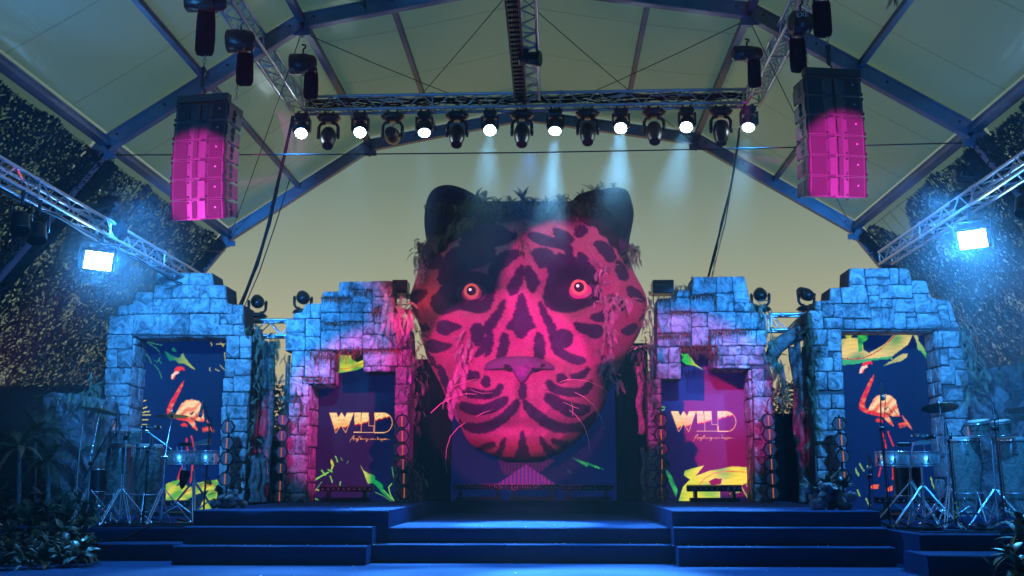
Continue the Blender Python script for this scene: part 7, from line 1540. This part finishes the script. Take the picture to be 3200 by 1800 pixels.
# ------------------------------------------------------------------ rocks
def rock_lump(mb, c, r, seed, sq=.8):
    rn = random.Random(seed); n, m = 9, 6; vs = []; fs = []
    for i in range(m + 1):
        th = math.pi * i / m
        for j in range(n): ph = 2 * math.pi * j / n; q = r * rn.uniform(.78, 1.12); vs.append((c[0] + q * math.sin(th) * math.cos(ph), c[1] + q * math.sin(th) * math.sin(ph), c[2] + q * math.cos(th) * sq))
    for i in range(m):
        for j in range(n): fs.append((i * n + j, (i + 1) * n + j, (i + 1) * n + (j + 1) % n, i * n + (j + 1) % n))
    mb.add(vs, fs, True)
def rockbase(label, x0, x1, y0, y1, z0, z1, seed, n=9):
    rn = random.Random(seed); t = thing('rock_planter', label, 'rock planter', ((x0 + x1) / 2, (y0 + y1) / 2, z0))
    for k in range(n):
        x = x0 + (x1 - x0) * (k % 5 + .5) / 5 + rn.uniform(-.05, .05); z = z0 + (z1 - z0) * (.3 + .45 * (k // 5)); r = (z1 - z0) * rn.uniform(.36, .52); mb = MB(); rock_lump(mb, (x, rn.uniform(y0, y1), max(z, z0 + r * .7)), r, seed * 31 + k); mb.build('rock', M['rock'], t)
    return t
a = P(660, 1580, 13.1); b = P(762, 1580, 13.1); rockbase('low lumpy rock planter on the edge of the left stage block', a.x, b.x, 13.0, 13.3, Z3, P(700, 1548, 13.1).z, 1)
a = P(2530, 1580, 12.7); b = P(2668, 1580, 12.7); rockbase('low rock planter on the edge of the right stage block', a.x, b.x, 12.6, 12.9, Z3, P(2600, 1538, 12.7).z, 2, 12)
for i, (x, y, Y, lab) in enumerate(((690, 1545, 13.15, 'left side'), (725, 1530, 13.2, 'middle'), (750, 1545, 13.1, 'right side'))):
    clump('leafy_plant', 'dark bushy leaves rising from the ' + lab + ' of the left rock planter', 'plant', P(x, y, Y), [LF[0], LF[1], FR['d'][0]], 16, .19, 140 + i, up=80, lo=0, part='leaf')
for i, (x, y, lab) in enumerate(((2545, 1530, 'left side'), (2590, 1520, 'middle'), (2640, 1525, 'right side'))):
    clump('leafy_plant', 'dark bushy leaves rising from the ' + lab + ' of the right rock planter', 'plant', P(x, y, 12.75), [LF[0], LF[1], FR['d'][0]], 20, .22, 150 + i, up=80, lo=0, part='leaf')
clump('fern_plant', 'spiky dark fern reaching over the left flamingo screen', 'fern', P(660, 1515, 13.3), FR['d'], 9, .22, 160, up=50, lo=-20, spread=180, head=180)
# rough rock walls left and right
def rockwall(label, prof, Y, depth, zf, seed):
    """prof: photo-pixel outline of the top from left to right"""
    rn = random.Random(seed); t = thing('rock_wall', label, 'artificial rock wall', (P(*prof[0], Y).x, Y, zf)); NX, NZ = 46, 34
    xs = [P(*q, Y).x for q in prof]; zs = [P(*q, Y).z for q in prof]; V = np.zeros((NZ, NX, 3))
    for i in range(NX):
        x = xs[0] + (xs[-1] - xs[0]) * i / (NX - 1); zt = np.interp(x, xs, zs)
        for j in range(NZ):
            z = zf + (zt - zf) * j / (NZ - 1); e = min(i, NX - 1 - i) / NX * 2; d = .16 * math.sin(x * 3.1 + z * 2.3 + seed) + .10 * math.sin(x * 7.3 - z * 5.1) + .06 * math.sin(x * 13 + z * 11 + 2) + .03 * math.sin(x * 29 + z * 23)
            V[j, i] = (x + .03 * math.sin(z * 9), Y - .25 - d * .8 + .5 * (1 - min(1, e * 3)) ** 2 + .35 * max(0, j / NZ - .8), z)
    vs = [tuple(v) for v in V.reshape(-1, 3)]; fs = [(j * NX + i, j * NX + i + 1, (j + 1) * NX + i + 1, (j + 1) * NX + i) for j in range(NZ - 1) for i in range(NX - 1)]
    n0 = len(vs); vs += [(V[j, i, 0], Y + depth, V[j, i, 2]) for j in (0, NZ - 1) for i in range(NX)]
    fs += [((NZ - 1) * NX + i, (NZ - 1) * NX + i + 1, n0 + NX + i + 1, n0 + NX + i) for i in range(NX - 1)]
    mb = MB(); mb.add(vs, fs, True)
    for i in (0, NX - 1):
        e_ = [tuple(V[j, i]) for j in range(NZ)] + [(V[NZ - 1, i, 0], Y + depth, V[NZ - 1, i, 2]), (V[0, i, 0], Y + depth, zf)]; mb.add(e_, [tuple(range(len(e_)))])
    mb.build('rock_face', M['rockw'], t); return t
M['rockw'] = mat('rock_wall', (.04, .042, .05), .9, bump=(5, 1, .2), vary=(2.6, (.20, .20, .22), 1.5), spec=.2)
rockwall('smoky artificial rock wall behind the left drums', [(140, 1300), (150, 1245), (200, 1232), (262, 1236), (330, 1250), (345, 1290)], 16.0, .5, .0, 1)
rockwall('hazy blue artificial rock wall at the far right', [(2995, 1140), (3050, 1160), (3120, 1148), (3210, 1130), (3300, 1100)], 16.6, .5, .0, 2)
vine('fern_garland', 'ferns growing along the top of the left rock wall', 'fern garland', [P(165, 1240, 15.7), P(230, 1236, 15.7), P(300, 1245, 15.7), P(345, 1275, 15.7)], FR['f'], 44, .26, 401, .07)
vine('fern_garland', 'dark ferns climbing the left edge of the left rock wall', 'fern garland', [P(160, 1260, 15.7), P(170, 1340, 15.6), P(150, 1430, 15.5), P(190, 1500, 15.4)], FR['d'], 50, .32, 402, .10)
vine('fern_garland', 'dark ferns along the top of the right rock wall', 'fern garland', [P(3010, 1160, 16.2), P(3080, 1165, 16.2), P(3190, 1140, 16.2)], FR['f'], 40, .26, 403, .07)
# foliage at the lower left
rn = random.Random(5); idx = 0
LN = ['broad lit leaves', 'thin drooping fronds', 'low dense leaves', 'long arching leaves', 'feathery fronds', 'dark glossy leaves', 'short spiky leaves', 'spreading flat leaves']
BX = [(30, 1610), (90, 1600), (150, 1590), (210, 1585), (265, 1610), (20, 1660), (80, 1655), (140, 1650), (200, 1650), (255, 1660), (30, 1715), (90, 1710), (150, 1705), (210, 1700), (262, 1712), (10, 1760), (70, 1755), (130, 1742), (190, 1730), (245, 1728), (60, 1560), (130, 1550), (190, 1545), (245, 1560), (10, 1540)]
pos_w = lambda x, y: ('at the far left edge' if x < 50 else 'left of middle' if x < 110 else 'in the middle' if x < 170 else 'right of middle' if x < 230 else 'by the drum steps') + (' of the back row' if y < 1575 else ' of the upper row' if y < 1630 else ' of the second row' if y < 1680 else ' of the third row' if y < 1722 else ' of the front row')
for i, (x, y) in enumerate(BX):
    Yp = 10.9 + (1760 - y) * .0125; kind = i % 3
    p = P(x, y + 14, Yp); p.z = max(p.z, .05)
    ms = [[LF[0], LF[1]], FR['d'] + [FR['f'][1]], [LF[1], FR['f'][0], LF[0]]][kind]
    clump('leafy_plant' if kind != 1 else 'fern_plant', LN[i % 8] + ', ' + pos_w(x, y) + ' of the left bed', 'plant' if kind != 1 else 'fern', p, ms, 15, .27, 200 + i, up=70, lo=-10, part='leaf' if kind != 1 else 'frond')
for x, y, Y, s_, lab in ((60, 1400, 13.2, .5, 'large dark palm with hanging fan leaves at the left edge'), (150, 1440, 13.4, .42, 'dark drooping palm in front of the left rock wall'), (110, 1350, 13.8, .45, 'tall dim palm with an upright spear leaf before the net')):
    p = P(x, y, Y); t = thing('palm_plant', lab, 'palm', (p.x, Y, 0)); mb = MB(); mb.tube([(p.x, Y, 0), (p.x + .05, Y, p.z * .5), tuple(p)], [.04, .03, .025], 7); mb.build('trunk', M['drift'], t)
    r2 = random.Random(x)
    for k in range(15): piece('frond', r2.choice(FR['d'] + [FR['f'][1]]), t, (0, 0, p.z), (r2.uniform(-.4, .4), R(r2.uniform(-65, 25)), R(24 * k + r2.uniform(-8, 8))), (s_ / .5 * r2.uniform(.8, 1.15),) * 3)
mb = MB(); n_ = 900; r2 = random.Random(3)
for _ in range(2600):
    x = r2.uniform(0, 300); y = r2.uniform(1560, 1735); Yp = 11.2 + (1760 - y) * .0125; p = P(x, y, Yp + .15); p.z = max(.03, p.z - r2.uniform(.02, .12)); a = r2.uniform(0, 6.28); l = r2.uniform(.05, .12); d = Vector((math.cos(a), math.sin(a) * .6, r2.uniform(-.2, .7))) * l; s_ = Vector((-math.sin(a), math.cos(a), .1)) * l * .28
    mb.add([p - d * .5, p + s_, p + d, p - s_], [(0, 1, 2, 3)])
tag(mb.build('ground_cover', M['leafd']), 'dense dark undergrowth between the plants at the lower left', 'ground cover', kind='stuff')
# lower right corner plants
clump('fern_plant', 'single blue fern frond upright at the lower right', 'fern', Vector((P(3105, 1790, 9.6).x, 9.6, max(.02, P(3105, 1805, 9.6).z))), [FR['f'][0]], 3, .30, 300, up=85, lo=60)
for i, (x, y, Y, kind, lab) in enumerate(((3160, 1740, 10.2, 1, 'round leaved bush at the right picture edge by the step'), (3190, 1690, 10.6, 0, 'twiggy smoky bush above the round leaved bush at the right edge'), (3185, 1790, 9.8, 1, 'small round leaved plant in the lower right corner'), (3195, 1640, 10.9, 0, 'hazy bush at the right edge above the step'))):
    p = P(x, y, Y); p.z = max(p.z, .05); clump('leafy_plant', lab, 'plant', p, [LF[1], LF[0]] if kind else [FR['f'][1], LF[0]], 22, .24 if kind else .30, 310 + i, up=80, lo=-20, part='leaf')
clump('leafy_plant', 'dim large leaved plant behind the right congas', 'plant', P(3170, 1330, 14.6), [LF[1], LF[0]], 16, .42, 330, up=70, lo=-20, part='leaf')
# trees outside, behind the tent
def tree(label, px, Y, h, r, seed):
    rn = random.Random(seed); c = P(px, 1300, Y); t = thing('tree', label, 'tree', (c.x, Y, 0)); mb = MB(); mb.tube([(c.x, Y, 0), (c.x + .1, Y, h * .4), (c.x, Y, h * .8)], [.12, .08, .03], 7)
    for k in range(6): a = k * 1.1; mb.tube([(c.x, Y, h * .4), (c.x + math.cos(a) * r * .6, Y + math.sin(a) * r * .6, h * rn.uniform(.6, .85))], [.05, .02], 5)
    mb.build('trunk', M['drift'], t); mb = MB()
    for _ in range(2600):
        v = Vector((rn.gauss(0, 1), rn.gauss(0, 1), rn.gauss(0, 1))).normalized() * (rn.random() ** .4); q = Vector((c.x, Y, h * .62)) + Vector((v.x * r, v.y * r, v.z * h * .42)); q.x += .2 * math.sin(q.z * 7); s_ = .06
        d1 = Vector((rn.gauss(0, 1), rn.gauss(0, 1), rn.gauss(0, 1))).normalized() * s_; d2 = d1.orthogonal().normalized() * s_ * .6; mb.add([q - d1, q + d2, q + d1, q - d2], [(0, 1, 2, 3)])
    o = mb.build('crown', M['leafd'], t)
tree('dark bushy tree seen through the gap between the two left gates', 880, 22.0, 2.9, 1.0, 1); tree('dark tree behind the gap between the two right gates', 2480, 22.0, 2.8, 1.1, 2); tree('dark tree outside behind the left netting', 250, 24, 2.2, 1.8, 3)
# ================================================================== AIR
mb = MB(); mb.box((0, 3.0, 4.6), (30, 50, 11.4)); hz = mb.build('haze', bpy.data.materials.new('haze_air')); tag(hz, kind='stuff')
def vol(m, dens, col=(1, 1, 1), an=.35, noise=None):
    m.use_nodes = True; n = m.node_tree; n.nodes.clear(); o = n.nodes.new('ShaderNodeOutputMaterial'); v = n.nodes.new('ShaderNodeVolumePrincipled')
    v.inputs['Color'].default_value = (*col, 1); v.inputs['Density'].default_value = dens; v.inputs['Anisotropy'].default_value = an; n.links.new(v.outputs[0], o.inputs['Volume'])
    return n, v
vol(bpy.data.materials['haze_air'], .0013, (.85, .93, 1.0), .3)

def smoke(label, c, d, dens, scale, seed, thr=.45):
    mb = MB(); mb.box(c, d); m = bpy.data.materials.new('smoke'); o = mb.build('smoke', m); tag(o, label, 'smoke', kind='stuff'); n, v = vol(m, dens, (.8, .92, 1), .2)
    tc = n.nodes.new('ShaderNodeTexCoord'); t = n.nodes.new('ShaderNodeTexNoise'); t.inputs['Scale'].default_value = scale; t.inputs['Detail'].default_value = 3; t.inputs['Distortion'].default_value = .6
    mp = n.nodes.new('ShaderNodeMapping'); mp.inputs['Location'].default_value = (seed, seed * 2, 0); mr = n.nodes.new('ShaderNodeMapRange'); mr.inputs[1].default_value = thr; mr.inputs[2].default_value = .8; mr.inputs[3].default_value = 0; mr.inputs[4].default_value = 1
    n.links.new(tc.outputs['Object'], mp.inputs[0]); n.links.new(mp.outputs[0], t.inputs['Vector']); n.links.new(t.outputs['Fac'], mr.inputs[0])
    # fade towards the faces of the box
    g = n.nodes.new('ShaderNodeTexCoord'); sb = n.nodes.new('ShaderNodeVectorMath'); sb.operation = 'SUBTRACT'; sb.inputs[1].default_value = c; dv = n.nodes.new('ShaderNodeVectorMath'); dv.operation = 'DIVIDE'; dv.inputs[1].default_value = (d[0] / 2, d[1] / 2, d[2] / 2)
    ln = n.nodes.new('ShaderNodeVectorMath'); ln.operation = 'LENGTH'; fr = n.nodes.new('ShaderNodeMapRange'); fr.inputs[1].default_value = 1.0; fr.inputs[2].default_value = .35; fr.inputs[3].default_value = 0; fr.inputs[4].default_value = 1
    n.links.new(g.outputs['Object'], sb.inputs[0]); n.links.new(sb.outputs[0], dv.inputs[0]); n.links.new(dv.outputs[0], ln.inputs[0]); n.links.new(ln.outputs['Value'], fr.inputs[0])
    m1 = n.nodes.new('ShaderNodeMath'); m1.operation = 'MULTIPLY'; m2 = n.nodes.new('ShaderNodeMath'); m2.operation = 'MULTIPLY'; m2.inputs[1].default_value = dens
    n.links.new(mr.outputs[0], m1.inputs[0]); n.links.new(fr.outputs[0], m1.inputs[1]); n.links.new(m1.outputs[0], m2.inputs[0]); n.links.new(m2.outputs[0], v.inputs['Density'])
smoke('glowing smoke round the left flood light', (-5.7, 13.2, 3.6), (2.6, 2.6, 2.6), .04, 1.2, 7, .1)
smoke('glowing smoke round the right flood light', (5.5, 13.2, 3.7), (2.8, 2.8, 2.8), .05, 1.2, 9, .1)
smoke('blue smoke drifting over the right drum platform', (6.9, 13.6, 2.0), (4.6, 4.4, 4.4), .34, .7, 3, .25)
smoke('thin blue smoke in front of the left rock wall', (-6.9, 14.4, 1.6), (3.6, 3.6, 3.2), .22, .9, 5, .3)
smoke('smoke wisps in the light beams above the cat head', (1.2, 15.4, 5.2), (6.6, 1.8, 2.6), .05, 1.3, 2, .30)
